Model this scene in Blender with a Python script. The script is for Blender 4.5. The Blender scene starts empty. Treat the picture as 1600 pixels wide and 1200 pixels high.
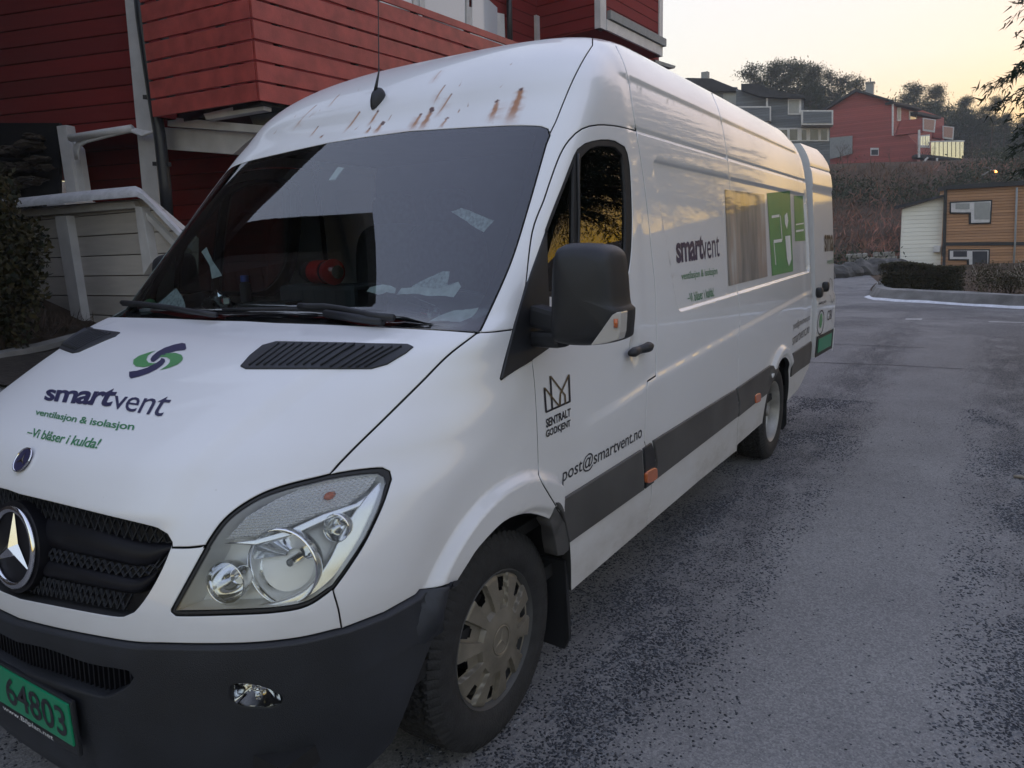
import bpy, bmesh, math, random
import numpy as np
from mathutils import Vector, Matrix, noise as mnoise
from mathutils.geometry import delaunay_2d_cdt
random.seed(7); rng = np.random.default_rng(7)
R_ = math.radians
scene = bpy.context.scene
COL = scene.collection

# ------------------------------------------------------------------ camera
CAM_POS = np.array([1.79688, 2.13909, 1.58007])
YAW, PITCH, ROLL, FPX = -2.57787, -0.182334, 0.031243, 1142.75   # focal length in 1600-px units
def _cam_axes():
    f = np.array([math.cos(PITCH)*math.cos(YAW), math.cos(PITCH)*math.sin(YAW), math.sin(PITCH)])
    r = np.cross(f, [0, 0, 1.0]); r /= np.linalg.norm(r)
    d = np.cross(f, r)
    c, s = math.cos(ROLL), math.sin(ROLL)
    return np.array([c*r + s*d, -s*r + c*d, f])
CAM_R = _cam_axes()
cam_data = bpy.data.cameras.new("camera"); cam = bpy.data.objects.new("camera", cam_data); COL.objects.link(cam)
cam_data.sensor_width = 36.0; cam_data.sensor_fit = 'HORIZONTAL'; cam_data.lens = FPX/1600*36.0
cam_data.clip_start = 0.05; cam_data.clip_end = 3000
m3 = Matrix(((CAM_R[0][0], -CAM_R[1][0], -CAM_R[2][0]),
             (CAM_R[0][1], -CAM_R[1][1], -CAM_R[2][1]),
             (CAM_R[0][2], -CAM_R[1][2], -CAM_R[2][2])))
cam.matrix_world = Matrix.Translation(Vector(CAM_POS)) @ m3.to_4x4()
scene.camera = cam

# ------------------------------------------------------------------ sky, sun, exposure
SUN_EL, SUN_AZ = R_(2.0), math.atan2(0.30, -0.954)      # low sun behind the hill, ahead and to the right of the road
sun_dir = Vector((math.cos(SUN_EL)*math.cos(SUN_AZ), math.cos(SUN_EL)*math.sin(SUN_AZ), math.sin(SUN_EL)))
world = bpy.data.worlds.new("World"); scene.world = world; world.use_nodes = True
wn = world.node_tree.nodes; wl = world.node_tree.links
bg = wn["Background"]; sky = wn.new("ShaderNodeTexSky"); sky.sky_type = 'NISHITA'; sky.sun_disc = False
sky.sun_elevation = SUN_EL; sky.sun_rotation = math.pi/2 - SUN_AZ
sky.air_density = 1.0; sky.dust_density = 1.6; sky.ozone_density = 3.2; sky.altitude = 50
sg = wn.new("ShaderNodeGamma"); sg.inputs[1].default_value = 0.19; wl.new(sky.outputs[0], sg.inputs[0])      # hazy evening: an evened-out sky
stn = wn.new("ShaderNodeMix"); stn.data_type = 'RGBA'; stn.blend_type = 'MULTIPLY'; stn.inputs[0].default_value = 1; tcw = wn.new("ShaderNodeTexCoord"); spw = wn.new("ShaderNodeSeparateXYZ"); wl.new(tcw.outputs["Generated"], spw.inputs[0]); rpw = wn.new("ShaderNodeValToRGB"); rpw.color_ramp.elements[0].position = 0.20; rpw.color_ramp.elements[0].color = (1.0, .90, .80, 1); rpw.color_ramp.elements[1].position = 0.80; rpw.color_ramp.elements[1].color = (1.0, .88, .905, 1); glow = rpw.color_ramp.elements.new(0.07); glow.color = (1.0, .86, .66, 1); wl.new(spw.outputs[2], rpw.inputs[0]); wl.new(rpw.outputs[0], stn.inputs[7])
wl.new(sg.outputs[0], stn.inputs[6]); hs = wn.new("ShaderNodeHueSaturation"); hs.inputs["Saturation"].default_value = 1.85; wl.new(stn.outputs[2], hs.inputs["Color"]); wl.new(hs.outputs[0], bg.inputs[0]); bg.inputs[1].default_value = 0.15
sl = bpy.data.lights.new("sun", 'SUN'); sl.energy = 0.15; sl.angle = R_(1.0); sl.color = (1.0, 0.80, 0.58)
so = bpy.data.objects.new("sun", sl); COL.objects.link(so)
so.rotation_euler = (-sun_dir).to_track_quat('-Z', 'Y').to_euler()
scene.view_settings.view_transform = 'Standard'; scene.view_settings.look = 'None'
scene.view_settings.exposure = 3.05; scene.view_settings.gamma = 1.0
scene.render.engine = 'CYCLES'
try:
    scene.cycles.max_bounces = 8; scene.cycles.transparent_max_bounces = 16
    scene.cycles.use_denoising = True
except Exception: pass

# ------------------------------------------------------------------ helpers
def px_ray(q):
    return np.array([(q[0]-800)/FPX, (q[1]-600)/FPX, 1.0]) @ CAM_R
def at_depth(q, dep):
    """world point seen at photo position q, at the given depth in metres"""
    return Vector(CAM_POS + dep*px_ray(q))
def at_plane(q, p0, n):
    d = px_ray(q); n = np.array(n, float); t = np.dot(np.array(p0, float)-CAM_POS, n)/np.dot(d, n)
    return Vector(CAM_POS + t*d)
def at_z(q, z): return at_plane(q, (0, 0, z), (0, 0, 1))
def at_y(q, y): return at_plane(q, (0, y, 0), (0, 1, 0))
def at_x(q, x): return at_plane(q, (x, 0, 0), (1, 0, 0))
def tag(o, label=None, cat=None, group=None, kind=None):
    if label: o["label"] = label
    if cat: o["category"] = cat
    if group: o["group"] = group
    if kind: o["kind"] = kind
    return o
def empty(name, loc=(0, 0, 0), rz=0.0, label=None, cat=None, group=None):
    o = bpy.data.objects.new(name, None); COL.objects.link(o); o.location = loc; o.rotation_euler = (0, 0, rz)
    o.empty_display_size = 0.2
    return tag(o, label, cat, group)
def mesh_obj(name, verts, faces, mat=None, parent=None, smooth=False, normals=None, midx=None, sharp=None):
    me = bpy.data.meshes.new(name)
    me.from_pydata([tuple(v) for v in verts], [], [tuple(int(i) for i in f) for f in faces]); me.update()
    mats = mat if isinstance(mat, (list, tuple)) else [mat]
    for m in mats:
        if m: me.materials.append(m)
    if midx is not None: me.polygons.foreach_set("material_index", np.array(midx, np.int32))
    if smooth: me.polygons.foreach_set("use_smooth", np.ones(len(me.polygons), bool))
    if sharp is not None: me.set_sharp_from_angle(angle=R_(sharp))
    if normals is not None: me.normals_split_custom_set_from_vertices([tuple(n) for n in normals])
    o = bpy.data.objects.new(name, me); COL.objects.link(o)
    if parent: o.parent = parent
    return o
class MB:
    """collects boxes, bars, tubes and polygons into one mesh"""
    def __init__(s): s.v = []; s.f = []; s.mi = []
    def add(s, v, f, mi=0):
        b = len(s.v); s.v += [tuple(p) for p in v]; s.f += [tuple(i+b for i in q) for q in f]; s.mi += [mi]*len(f)
    def box(s, c, size, M=None, mi=0):
        x, y, z = [d/2 for d in size]; c = Vector(c)
        vs = [Vector((a*x, b*y, d*z)) for a in (-1, 1) for b in (-1, 1) for d in (-1, 1)]
        if M is not None: vs = [M @ p for p in vs]
        s.add([p+c for p in vs], [(0,1,3,2),(4,6,7,5),(0,4,5,1),(2,3,7,6),(0,2,6,4),(1,5,7,3)], mi)
    def bar(s, a, b, w, h, up=(0, 0, 1), mi=0):
        """rectangular bar from a to b, w across, h along up"""
        a = Vector(a); b = Vector(b); d = (b-a).normalized(); u = Vector(up); r = d.cross(u).normalized(); u = r.cross(d)
        vs = [p + r*(i*w/2) + u*(j*h/2) for p in (a, b) for i in (-1, 1) for j in (-1, 1)]
        s.add(vs, [(0,1,3,2),(4,6,7,5),(0,4,5,1),(2,3,7,6),(0,2,6,4),(1,5,7,3)], mi)
    def tube(s, pts, r, n=10, mi=0, caps=True):
        pts = [Vector(p) for p in pts]; k = len(pts); rs = r if isinstance(r, (list, tuple)) else [r]*k
        rings = []; up = Vector((0, 0, 1)); prev = None
        for i, p in enumerate(pts):
            d = (pts[min(i+1, k-1)]-pts[max(i-1, 0)]).normalized()
            if prev is None:
                a = d.cross(up)
                if a.length < 1e-3: a = d.cross(Vector((1, 0, 0)))
                a.normalize()
            else:
                a = prev - d*prev.dot(d); a.normalize()
            prev = a; b = d.cross(a)
            rings.append([p + (a*math.cos(2*math.pi*j/n) + b*math.sin(2*math.pi*j/n))*rs[i] for j in range(n)])
        vs = [q for rg in rings for q in rg]
        fs = [(i*n+j, i*n+(j+1) % n, (i+1)*n+(j+1) % n, (i+1)*n+j) for i in range(k-1) for j in range(n)]
        if caps: fs += [tuple(range(n-1, -1, -1)), tuple((k-1)*n+j for j in range(n))]
        s.add(vs, fs, mi)
    def prism(s, poly, ext, mi=0):
        """polygon (3D points) extruded by the vector ext"""
        n = len(poly); e = Vector(ext); vs = [Vector(p) for p in poly] + [Vector(p)+e for p in poly]
        s.add(vs, [tuple(range(n-1, -1, -1)), tuple(range(n, 2*n))] + [(i, (i+1) % n, n+(i+1) % n, n+i) for i in range(n)], mi)
    def build(s, name, mat, parent=None, smooth=False, sharp=None, bevel=0, seg=2):
        o = mesh_obj(name, s.v, s.f, mat, parent, smooth, midx=s.mi, sharp=sharp)
        bm = bmesh.new(); bm.from_mesh(o.data); bmesh.ops.recalc_face_normals(bm, faces=bm.faces)
        if bevel:
            bmesh.ops.bevel(bm, geom=[e for e in bm.edges if e.is_manifold and e.calc_face_angle(0) > 0.5], offset=bevel, segments=seg, affect='EDGES', profile=0.6)
        bm.to_mesh(o.data); bm.free()
        if sharp is not None: o.data.set_sharp_from_angle(angle=R_(sharp))
        return o
def copy_tree(o, parent=None):
    c = o.copy(); COL.objects.link(c); c.parent = parent
    for ch in list(o.children): copy_tree(ch, c)
    return c
def lathe(profile, n, axis='Y'):
    """profile [(axial, radius)] -> verts, faces about the Y axis"""
    vs = []; fs = []; k = len(profile)
    for i in range(n):
        t = 2*math.pi*i/n
        for a, r in profile: vs.append((r*math.cos(t), a, r*math.sin(t)))
    for i in range(n):
        for j in range(k-1):
            a = i*k+j; b = ((i+1) % n)*k+j; fs.append((a, b, b+1, a+1))
    return vs, fs

# ------------------------------------------------------------------ materials
def new_mat(name):
    m = bpy.data.materials.new(name); m.use_nodes = True; nt = m.node_tree
    return m, nt, nt.nodes["Principled BSDF"]
def N(nt, typ, **kw):
    n = nt.nodes.new(typ)
    for k, v in kw.items():
        if k in n.inputs.keys() if isinstance(k, str) else False: n.inputs[k].default_value = v
        else: setattr(n, k, v)
    return n
def simple(name, col, rough=0.5, metal=0.0, var=0.12, scale=8.0, coat=0.0, bump=0.0, bscale=60.0, spec=0.5, coat_rough=0.05, detail=4):
    m, nt, p = new_mat(name); L = nt.links
    tc = N(nt, "ShaderNodeTexCoord"); nz = N(nt, "ShaderNodeTexNoise"); nz.inputs["Scale"].default_value = scale; nz.inputs["Detail"].default_value = detail
    L.new(tc.outputs["Object"], nz.inputs["Vector"])
    rp = N(nt, "ShaderNodeValToRGB"); rp.color_ramp.elements[0].position = 0.3; rp.color_ramp.elements[1].position = 0.7
    rp.color_ramp.elements[0].color = tuple(max(0, c*(1-var)) for c in col)+(1,); rp.color_ramp.elements[1].color = tuple(min(1, c*(1+var)) for c in col)+(1,)
    L.new(nz.outputs[0], rp.inputs[0]); L.new(rp.outputs[0], p.inputs["Base Color"])
    p.inputs["Roughness"].default_value = rough; p.inputs["Metallic"].default_value = metal
    p.inputs["Coat Weight"].default_value = coat; p.inputs["Coat Roughness"].default_value = coat_rough; p.inputs["Specular IOR Level"].default_value = spec
    if bump:
        n2 = N(nt, "ShaderNodeTexNoise"); n2.inputs["Scale"].default_value = bscale; n2.inputs["Detail"].default_value = 5
        L.new(tc.outputs["Object"], n2.inputs["Vector"])
        b = N(nt, "ShaderNodeBump"); b.inputs["Strength"].default_value = bump; b.inputs["Distance"].default_value = 0.02
        L.new(n2.outputs[0], b.inputs["Height"]); L.new(b.outputs[0], p.inputs["Normal"])
    return m
def glass_mat(name, tint=(0.86, 0.93, 0.91), rough=0.0, refl=1.0):
    """thin glass: sees through, reflects by Fresnel"""
    m, nt, p = new_mat(name); L = nt.links; nt.nodes.remove(p)
    out = nt.nodes["Material Output"]
    tr = N(nt, "ShaderNodeBsdfTransparent"); tr.inputs[0].default_value = tint+(1,)
    gl = N(nt, "ShaderNodeBsdfGlossy"); gl.inputs["Roughness"].default_value = rough; gl.inputs[0].default_value = (1, 1, 1, 1)
    fr = N(nt, "ShaderNodeFresnel"); fr.inputs["IOR"].default_value = 1.52*refl
    mx = N(nt, "ShaderNodeMixShader"); L.new(fr.outputs[0], mx.inputs[0]); L.new(tr.outputs[0], mx.inputs[1]); L.new(gl.outputs[0], mx.inputs[2])
    L.new(mx.outputs[0], out.inputs[0])
    return m
def car_paint(name, col=(0.77, 0.77, 0.775), dirt=0.7, rust=False, coat=1.0):
    """white lacquer, clear-coated, with road dirt towards the sill and speckled grime"""
    m, nt, p = new_mat(name); L = nt.links
    tc = N(nt, "ShaderNodeTexCoord"); sep = N(nt, "ShaderNodeSeparateXYZ"); L.new(tc.outputs["Object"], sep.inputs[0])
    nz = N(nt, "ShaderNodeTexNoise"); nz.inputs["Scale"].default_value = 3.0; nz.inputs["Detail"].default_value = 8; nz.inputs["Roughness"].default_value = 0.7
    mp = N(nt, "ShaderNodeMapping"); mp.inputs["Scale"].default_value = (1.2, 1.2, 2.5); L.new(tc.outputs["Object"], mp.inputs[0]); L.new(mp.outputs[0], nz.inputs["Vector"])
    zr = N(nt, "ShaderNodeMapRange"); zr.inputs["From Min"].default_value = 1.0; zr.inputs["From Max"].default_value = 0.2; L.new(sep.outputs[2], zr.inputs[0])
    mu = N(nt, "ShaderNodeMath", operation='MULTIPLY'); L.new(zr.outputs[0], mu.inputs[0]); L.new(nz.outputs[0], mu.inputs[1])
    mu2 = N(nt, "ShaderNodeMath", operation='MULTIPLY'); mu2.inputs[1].default_value = dirt*1.5; L.new(mu.outputs[0], mu2.inputs[0]); mu2.use_clamp = True
    n2 = N(nt, "ShaderNodeTexNoise"); n2.inputs["Scale"].default_value = 1.4; n2.inputs["Detail"].default_value = 6; L.new(tc.outputs["Object"], n2.inputs["Vector"])
    r2 = N(nt, "ShaderNodeMapRange"); r2.inputs["From Min"].default_value = 0.42; r2.inputs["From Max"].default_value = 0.75; r2.inputs["To Max"].default_value = 0.15; L.new(n2.outputs[0], r2.inputs[0])
    n3 = N(nt, "ShaderNodeTexVoronoi"); n3.inputs["Scale"].default_value = 16; L.new(tc.outputs["Object"], n3.inputs["Vector"])
    r3 = N(nt, "ShaderNodeMapRange"); r3.inputs["From Min"].default_value = 0.045; r3.inputs["From Max"].default_value = 0.02; r3.inputs["To Max"].default_value = 0.28; L.new(n3.outputs["Distance"], r3.inputs[0])
    wn_ = N(nt, "ShaderNodeTexWhiteNoise"); L.new(n3.outputs["Position"], wn_.inputs["Vector"])
    gt = N(nt, "ShaderNodeMath", operation='GREATER_THAN'); gt.inputs[1].default_value = 0.80; L.new(wn_.outputs["Value"], gt.inputs[0])
    m3_ = N(nt, "ShaderNodeMath", operation='MULTIPLY'); L.new(r3.outputs[0], m3_.inputs[0]); L.new(gt.outputs[0], m3_.inputs[1])
    ad = N(nt, "ShaderNodeMath", operation='ADD'); L.new(mu2.outputs[0], ad.inputs[0]); L.new(r2.outputs[0], ad.inputs[1])
    ad2 = N(nt, "ShaderNodeMath", operation='ADD', use_clamp=True); L.new(ad.outputs[0], ad2.inputs[0]); L.new(m3_.outputs[0], ad2.inputs[1])
    mx = N(nt, "ShaderNodeMix", data_type='RGBA'); mx.inputs[6].default_value = col+(1,); mx.inputs[7].default_value = (0.20, 0.165, 0.125, 1)
    L.new(ad2.outputs[0], mx.inputs[0])
    at = N(nt, "ShaderNodeAttribute"); at.attribute_name = "rust"
    mr = N(nt, "ShaderNodeMix", data_type='RGBA'); L.new(at.outputs["Color"], mr.inputs[7]); L.new(mx.outputs[2], mr.inputs[6]); L.new(at.outputs["Alpha"], mr.inputs[0])
    # objects without the attribute give alpha 0
    L.new((mr if rust else mx).outputs[2], p.inputs["Base Color"])
    rr = N(nt, "ShaderNodeMapRange"); rr.inputs["To Min"].default_value = 0.30; rr.inputs["To Max"].default_value = 0.65; L.new(ad2.outputs[0], rr.inputs[0]); L.new(rr.outputs[0], p.inputs["Roughness"])
    cw = N(nt, "ShaderNodeMapRange"); cw.inputs["To Min"].default_value = coat; cw.inputs["To Max"].default_value = 0.0; cw.inputs["From Max"].default_value = 0.45; L.new(ad2.outputs[0], cw.inputs[0]); 
    if rust:
        iv = N(nt, "ShaderNodeMath", operation='SUBTRACT', use_clamp=True); iv.inputs[0].default_value = 1; L.new(at.outputs["Alpha"], iv.inputs[1]); cm = N(nt, "ShaderNodeMath", operation='MULTIPLY'); L.new(cw.outputs[0], cm.inputs[0]); L.new(iv.outputs[0], cm.inputs[1]); L.new(cm.outputs[0], p.inputs["Coat Weight"])
    else: L.new(cw.outputs[0], p.inputs["Coat Weight"])
    p.inputs["Coat Roughness"].default_value = 0.035
    nb = N(nt, "ShaderNodeTexNoise"); nb.inputs["Scale"].default_value = 2.2; nb.inputs["Detail"].default_value = 2; L.new(tc.outputs["Object"], nb.inputs["Vector"])
    bp = N(nt, "ShaderNodeBump"); bp.inputs["Strength"].default_value = 0.012; bp.inputs["Distance"].default_value = 0.03; L.new(nb.outputs[0], bp.inputs["Height"]); L.new(bp.outputs[0], p.inputs["Coat Normal"])
    return m
M = {}
M['paint'] = car_paint('white_paint'); M['rustpaint'] = car_paint('rusty_white_paint', rust=True, coat=.5); M['hoodpaint'] = car_paint('dull_white_paint', coat=.30)
M['mirrorglass'] = simple('reflecting_glass', (.75, .76, .74), .08, metal=.9, var=.05)
M['black_plastic'] = simple('black_plastic', (0.016, 0.017, 0.020), 0.5, var=0.3, scale=5, bump=0.12, bscale=500)
M['bumper'] = simple('bumper_plastic', (0.016, 0.018, 0.023), 0.5, var=0.55, scale=3, bump=0.25, bscale=420, detail=9)
M['trim'] = simple('grey_trim', (0.065, 0.063, 0.062), 0.6, var=0.3, scale=3, bump=0.1, bscale=400)
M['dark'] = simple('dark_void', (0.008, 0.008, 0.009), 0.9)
M['rubber'] = simple('rubber', (0.016, 0.016, 0.017), 0.75, var=0.35, scale=30, bump=0.2, bscale=150)
M['glossblack'] = simple('gloss_black', (0.006, 0.006, 0.007), 0.12, coat=0.5)
M['grille'] = simple('grille_black', (0.006, 0.006, 0.009), 0.45, var=0.2, spec=0.3)
M['chrome'] = simple('chrome', (0.82, 0.82, 0.83), 0.10, metal=1.0, var=0.04)
M['reflector'] = simple('reflector', (0.78, 0.79, 0.80), 0.07, metal=1.0, var=0.05, scale=20)
M['satin'] = simple('satin_bezel', (0.80, 0.80, 0.79), 0.3, metal=0.2, var=0.06)
M['cover'] = simple('wheel_cover_silver', (0.20, 0.178, 0.140), 0.42, metal=0.35, var=0.22, scale=14, bump=0.04, detail=8)
M['rim'] = simple('rim_steel', (0.33, 0.32, 0.30), 0.5, metal=0.4, var=0.3, scale=9)
M['dark_rim'] = simple('rim_dark', (0.05, 0.05, 0.05), 0.6, var=0.3)
M['navy'] = simple('decal_navy', (0.035, 0.033, 0.085), 0.35, var=0.08)
M['green'] = simple('decal_green', (0.085, 0.27, 0.10), 0.35, var=0.08)
M['dgreen'] = simple('decal_dark_green', (0.05, 0.20, 0.085), 0.35, var=0.08)
M['ink'] = simple('decal_ink', (0.018, 0.016, 0.02), 0.4)
M['gold'] = simple('decal_bronze', (0.14, 0.10, 0.05), 0.35, metal=0.3)
M['plate'] = simple('plate_green', (0.008, 0.23, 0.105), 0.3, var=0.05)
M['white'] = simple('decal_white', (0.72, 0.73, 0.72), 0.4, var=0.05)
M['orange'] = simple('amber_lens', (0.50, 0.13, 0.04), 0.25, var=0.1, coat=0.5)
M['glass'] = glass_mat('windscreen_glass', (0.80, 0.90, 0.87), refl=1.27)
M['sideglass'] = glass_mat('door_glass', (0.16, 0.19, 0.18), refl=1.0)
M['lens'] = glass_mat('lamp_lens', (0.95, 0.96, 0.96))
M['picture'] = None; M['interior'] = simple('interior_plastic', (0.035, 0.036, 0.04), 0.7, var=0.2)
M['seat'] = simple('seat_fabric', (0.03, 0.032, 0.036), 0.9, var=0.3, scale=40)
M['seam'] = simple('window_seal', (0.012, 0.012, 0.013), 0.6)  # seal rubber; also paints the shade on panel hems
# ------------------------------------------------------------------ setting: terrain, road, houses, trees
VPH = lambda x: 389-(x-800)*0.03126
def hdir(x):
    d = px_ray((x, VPH(x))); d = np.array([d[0], d[1], 0]); return d/np.linalg.norm(d)
FWD = CAM_R[2][:2]/np.linalg.norm(CAM_R[2][:2])
def terrain(x, y):
    x = np.asarray(x, float); y = np.asarray(y, float)
    lsl = np.clip((-1.7-y)*0.15, 0, 0.66)+np.clip((-6.1-y)*0.25, 0, 0.5); l = lsl*np.clip((x+17)/6, 0, 1)
    d = (x-CAM_POS[0])*FWD[0]+(y-CAM_POS[1])*FWD[1]-38      # the hill climbs away beyond the bend
    hill = np.where(d > 0, np.minimum(d, 20)*0.345+np.clip(d-20, 0, 70)*0.115, 0)
    rr = np.clip(y-14, 0, 90)*0.095
    dip = -1.2*np.clip((-x-24.5)/4, 0, 1)*np.clip((y+1.5+0.0*x)/1.5, 0, 1)*(d < 2)
    return np.maximum(np.maximum(l, hill)+dip*(l <= 0), rr)
gx = np.unique(np.concatenate([np.linspace(-320, -90, 24), np.linspace(-90, -26, 65), np.linspace(-26, 16, 85), np.linspace(16, 120, 14)]))
gy = np.unique(np.concatenate([np.linspace(-160, -30, 14), np.linspace(-30, -9, 22), np.linspace(-9, 8, 69), np.linspace(8, 60, 53), np.linspace(60, 220, 16)]))
GX, GY = np.meshgrid(gx, gy, indexing='ij'); GZ = terrain(GX, GY)-0.012
for i in range(GX.shape[0]):
    for j in range(GX.shape[1]):
        if GX[i, j] < -38 and GX[i, j] > -140: GZ[i, j] += 0.35*mnoise.noise(Vector((GX[i, j]*.15, GY[i, j]*.15, 0)))
ny = len(gy); gv_s = np.stack([GX.ravel(), GY.ravel(), GZ.ravel()], -1); gf = [(i*ny+j, (i+1)*ny+j, (i+1)*ny+j+1, i*ny+j+1) for i in range(len(gx)-1) for j in range(ny-1)]
m, nt, p = new_mat('heath_ground'); L = nt.links
tc = N(nt, "ShaderNodeTexCoord"); nz = N(nt, "ShaderNodeTexNoise"); nz.inputs["Scale"].default_value = 0.35; nz.inputs["Detail"].default_value = 12; nz.inputs["Roughness"].default_value = 0.75; L.new(tc.outputs["Object"], nz.inputs["Vector"])
rp = N(nt, "ShaderNodeValToRGB"); cr_ = rp.color_ramp; cr_.elements[0].position = .3; cr_.elements[0].color = (.05, .042, .026, 1); cr_.elements[1].position = .7; cr_.elements[1].color = (.16, .11, .075, 1); e = cr_.elements.new(.5); e.color = (.10, .07, .05, 1)
L.new(nz.outputs[0], rp.inputs[0]); L.new(rp.outputs[0], p.inputs["Base Color"]); p.inputs["Roughness"].default_value = 0.95; p.inputs["Specular IOR Level"].default_value = 0.1
bp = N(nt, "ShaderNodeBump"); bp.inputs["Strength"].default_value = 1; bp.inputs["Distance"].default_value = .5; L.new(nz.outputs[0], bp.inputs["Height"]); L.new(bp.outputs[0], p.inputs["Normal"]); M['heath'] = m
ground = mesh_obj("ground", gv_s, gf, M['heath'], smooth=True); tag(ground, kind="structure")
# asphalt with loose grit: bands either side of the wheel tracks
def asphalt(name):
    m, nt, p = new_mat(name); L = nt.links
    tc = N(nt, "ShaderNodeTexCoord"); sep = N(nt, "ShaderNodeSeparateXYZ"); L.new(tc.outputs["Object"], sep.inputs[0])
    def noise(sc, det, rough=.6, vec=None, dist=0):
        n = N(nt, "ShaderNodeTexNoise"); n.inputs["Scale"].default_value = sc; n.inputs["Detail"].default_value = det; n.inputs["Roughness"].default_value = rough; n.inputs["Distortion"].default_value = dist; L.new(vec or tc.outputs["Object"], n.inputs["Vector"]); return n.outputs[0]
    def mr(v, a, b, c=0., d=1.):
        n = N(nt, "ShaderNodeMapRange"); n.inputs[1].default_value = a; n.inputs[2].default_value = b; n.inputs[3].default_value = c; n.inputs[4].default_value = d; L.new(v, n.inputs[0]); return n.outputs[0]
    def ma(op, a, b, cl=False):
        n = N(nt, "ShaderNodeMath", operation=op, use_clamp=cl)
        for i, q in enumerate((a, b)):
            if isinstance(q, (int, float)): n.inputs[i].default_value = q
            else: L.new(q, n.inputs[i])
        return n.outputs[0]
    y = ma('ADD', sep.outputs[1], ma('MULTIPLY', ma('SUBTRACT', noise(0.55, 4), .5), 0.55))
    bandA = ma('MULTIPLY', mr(y, .66, 1.0), mr(y, 1.55, 1.22)); bandB = mr(y, 2.08, 2.45); left = mr(y, -0.2, -1.2, 0, .8)
    band = ma('MAXIMUM', ma('MAXIMUM', bandA, bandB), left)
    mp = N(nt, "ShaderNodeMapping"); mp.inputs["Scale"].default_value = (0.55, 1.3, 1); L.new(tc.outputs["Object"], mp.inputs[0])
    patch = noise(3.2, 6, .65, mp.outputs[0])
    far = mr(sep.outputs[0], -9, -14)
    dens = ma('MULTIPLY', band, mr(patch, .33, .56), True); dens = ma('MAXIMUM', ma('MULTIPLY', dens, mr(far, 0, 1, 1, .6)), ma('MULTIPLY', far, mr(noise(.28, 5, .6), .46, .58)))
    dens = ma('ADD', ma('MULTIPLY', dens, .80), .007)
    vo = N(nt, "ShaderNodeTexVoronoi"); vo.inputs["Scale"].default_value = 95; vo.inputs["Randomness"].default_value = 1; L.new(tc.outputs["Object"], vo.inputs["Vector"])
    wnz = N(nt, "ShaderNodeTexWhiteNoise"); L.new(vo.outputs["Position"], wnz.inputs["Vector"])
    chip = ma('MULTIPLY', ma('LESS_THAN', wnz.outputs["Value"], dens), ma('LESS_THAN', vo.outputs["Distance"], 0.50))
    base = N(nt, "ShaderNodeValToRGB"); e = base.color_ramp.elements; e[0].position = .25; e[0].color = (.205, .20, .198, 1); e[1].position = .75; e[1].color = (.315, .31, .30, 1); L.new(noise(1.1, 10, .7), base.inputs[0])
    gr = N(nt, "ShaderNodeMix", data_type='RGBA', blend_type='MULTIPLY'); gr.inputs[0].default_value = .55; L.new(base.outputs[0], gr.inputs[6]); sp = N(nt, "ShaderNodeValToRGB"); sp.color_ramp.elements[0].position = .36; sp.color_ramp.elements[0].color = (.38, .38, .38, 1); sp.color_ramp.elements[1].position = .6; L.new(noise(140, 3, .8), sp.inputs[0]); L.new(sp.outputs[0], gr.inputs[7])
    vs_ = N(nt, "ShaderNodeTexVoronoi"); vs_.inputs["Scale"].default_value = 120; L.new(tc.outputs["Object"], vs_.inputs["Vector"]); ws_ = N(nt, "ShaderNodeTexWhiteNoise"); L.new(vs_.outputs["Position"], ws_.inputs["Vector"]); gs = N(nt, "ShaderNodeMix", data_type='RGBA', blend_type='MULTIPLY'); gs.inputs[0].default_value = 1; L.new(gr.outputs[2], gs.inputs[6]); rs_ = N(nt, "ShaderNodeValToRGB"); rs_.color_ramp.elements[0].color = (.76, .76, .78, 1); rs_.color_ramp.elements[1].color = (1.22, 1.21, 1.2, 1); L.new(ws_.outputs["Value"], rs_.inputs[0]); L.new(rs_.outputs[0], gs.inputs[7]); gr = gs
    cc = N(nt, "ShaderNodeValToRGB"); e = cc.color_ramp.elements; e[0].color = (.016, .019, .026, 1); e[1].color = (.060, .065, .078, 1); e[1].position = .8; e2 = cc.color_ramp.elements.new(.93); e2.color = (.16, .165, .18, 1)
    sc2 = N(nt, "ShaderNodeSeparateColor"); L.new(wnz.outputs["Color"], sc2.inputs[0]); L.new(sc2.outputs[1], cc.inputs[0])
    fdark = N(nt, "ShaderNodeMix", data_type='RGBA'); L.new(ma('MULTIPLY', dens, .45), fdark.inputs[0]); L.new(gr.outputs[2], fdark.inputs[6]); fdark.inputs[7].default_value = (.035, .038, .048, 1)
    mx = N(nt, "ShaderNodeMix", data_type='RGBA'); L.new(chip, mx.inputs[0]); L.new(fdark.outputs[2], mx.inputs[6]); L.new(cc.outputs[0], mx.inputs[7]); L.new(mx.outputs[2], p.inputs["Base Color"])
    p.inputs["Roughness"].default_value = .82; p.inputs["Specular IOR Level"].default_value = .35
    hgt = ma('ADD', ma('MULTIPLY', chip, mr(vo.outputs["Distance"], .5, .1)), ma('MULTIPLY', noise(170, 3), .35))
    b = N(nt, "ShaderNodeBump"); b.inputs["Strength"].default_value = .8; b.inputs["Distance"].default_value = .012; L.new(hgt, b.inputs["Height"]); L.new(b.outputs[0], p.inputs["Normal"]); return m
M['asphalt'] = asphalt('gritty_asphalt')
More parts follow.
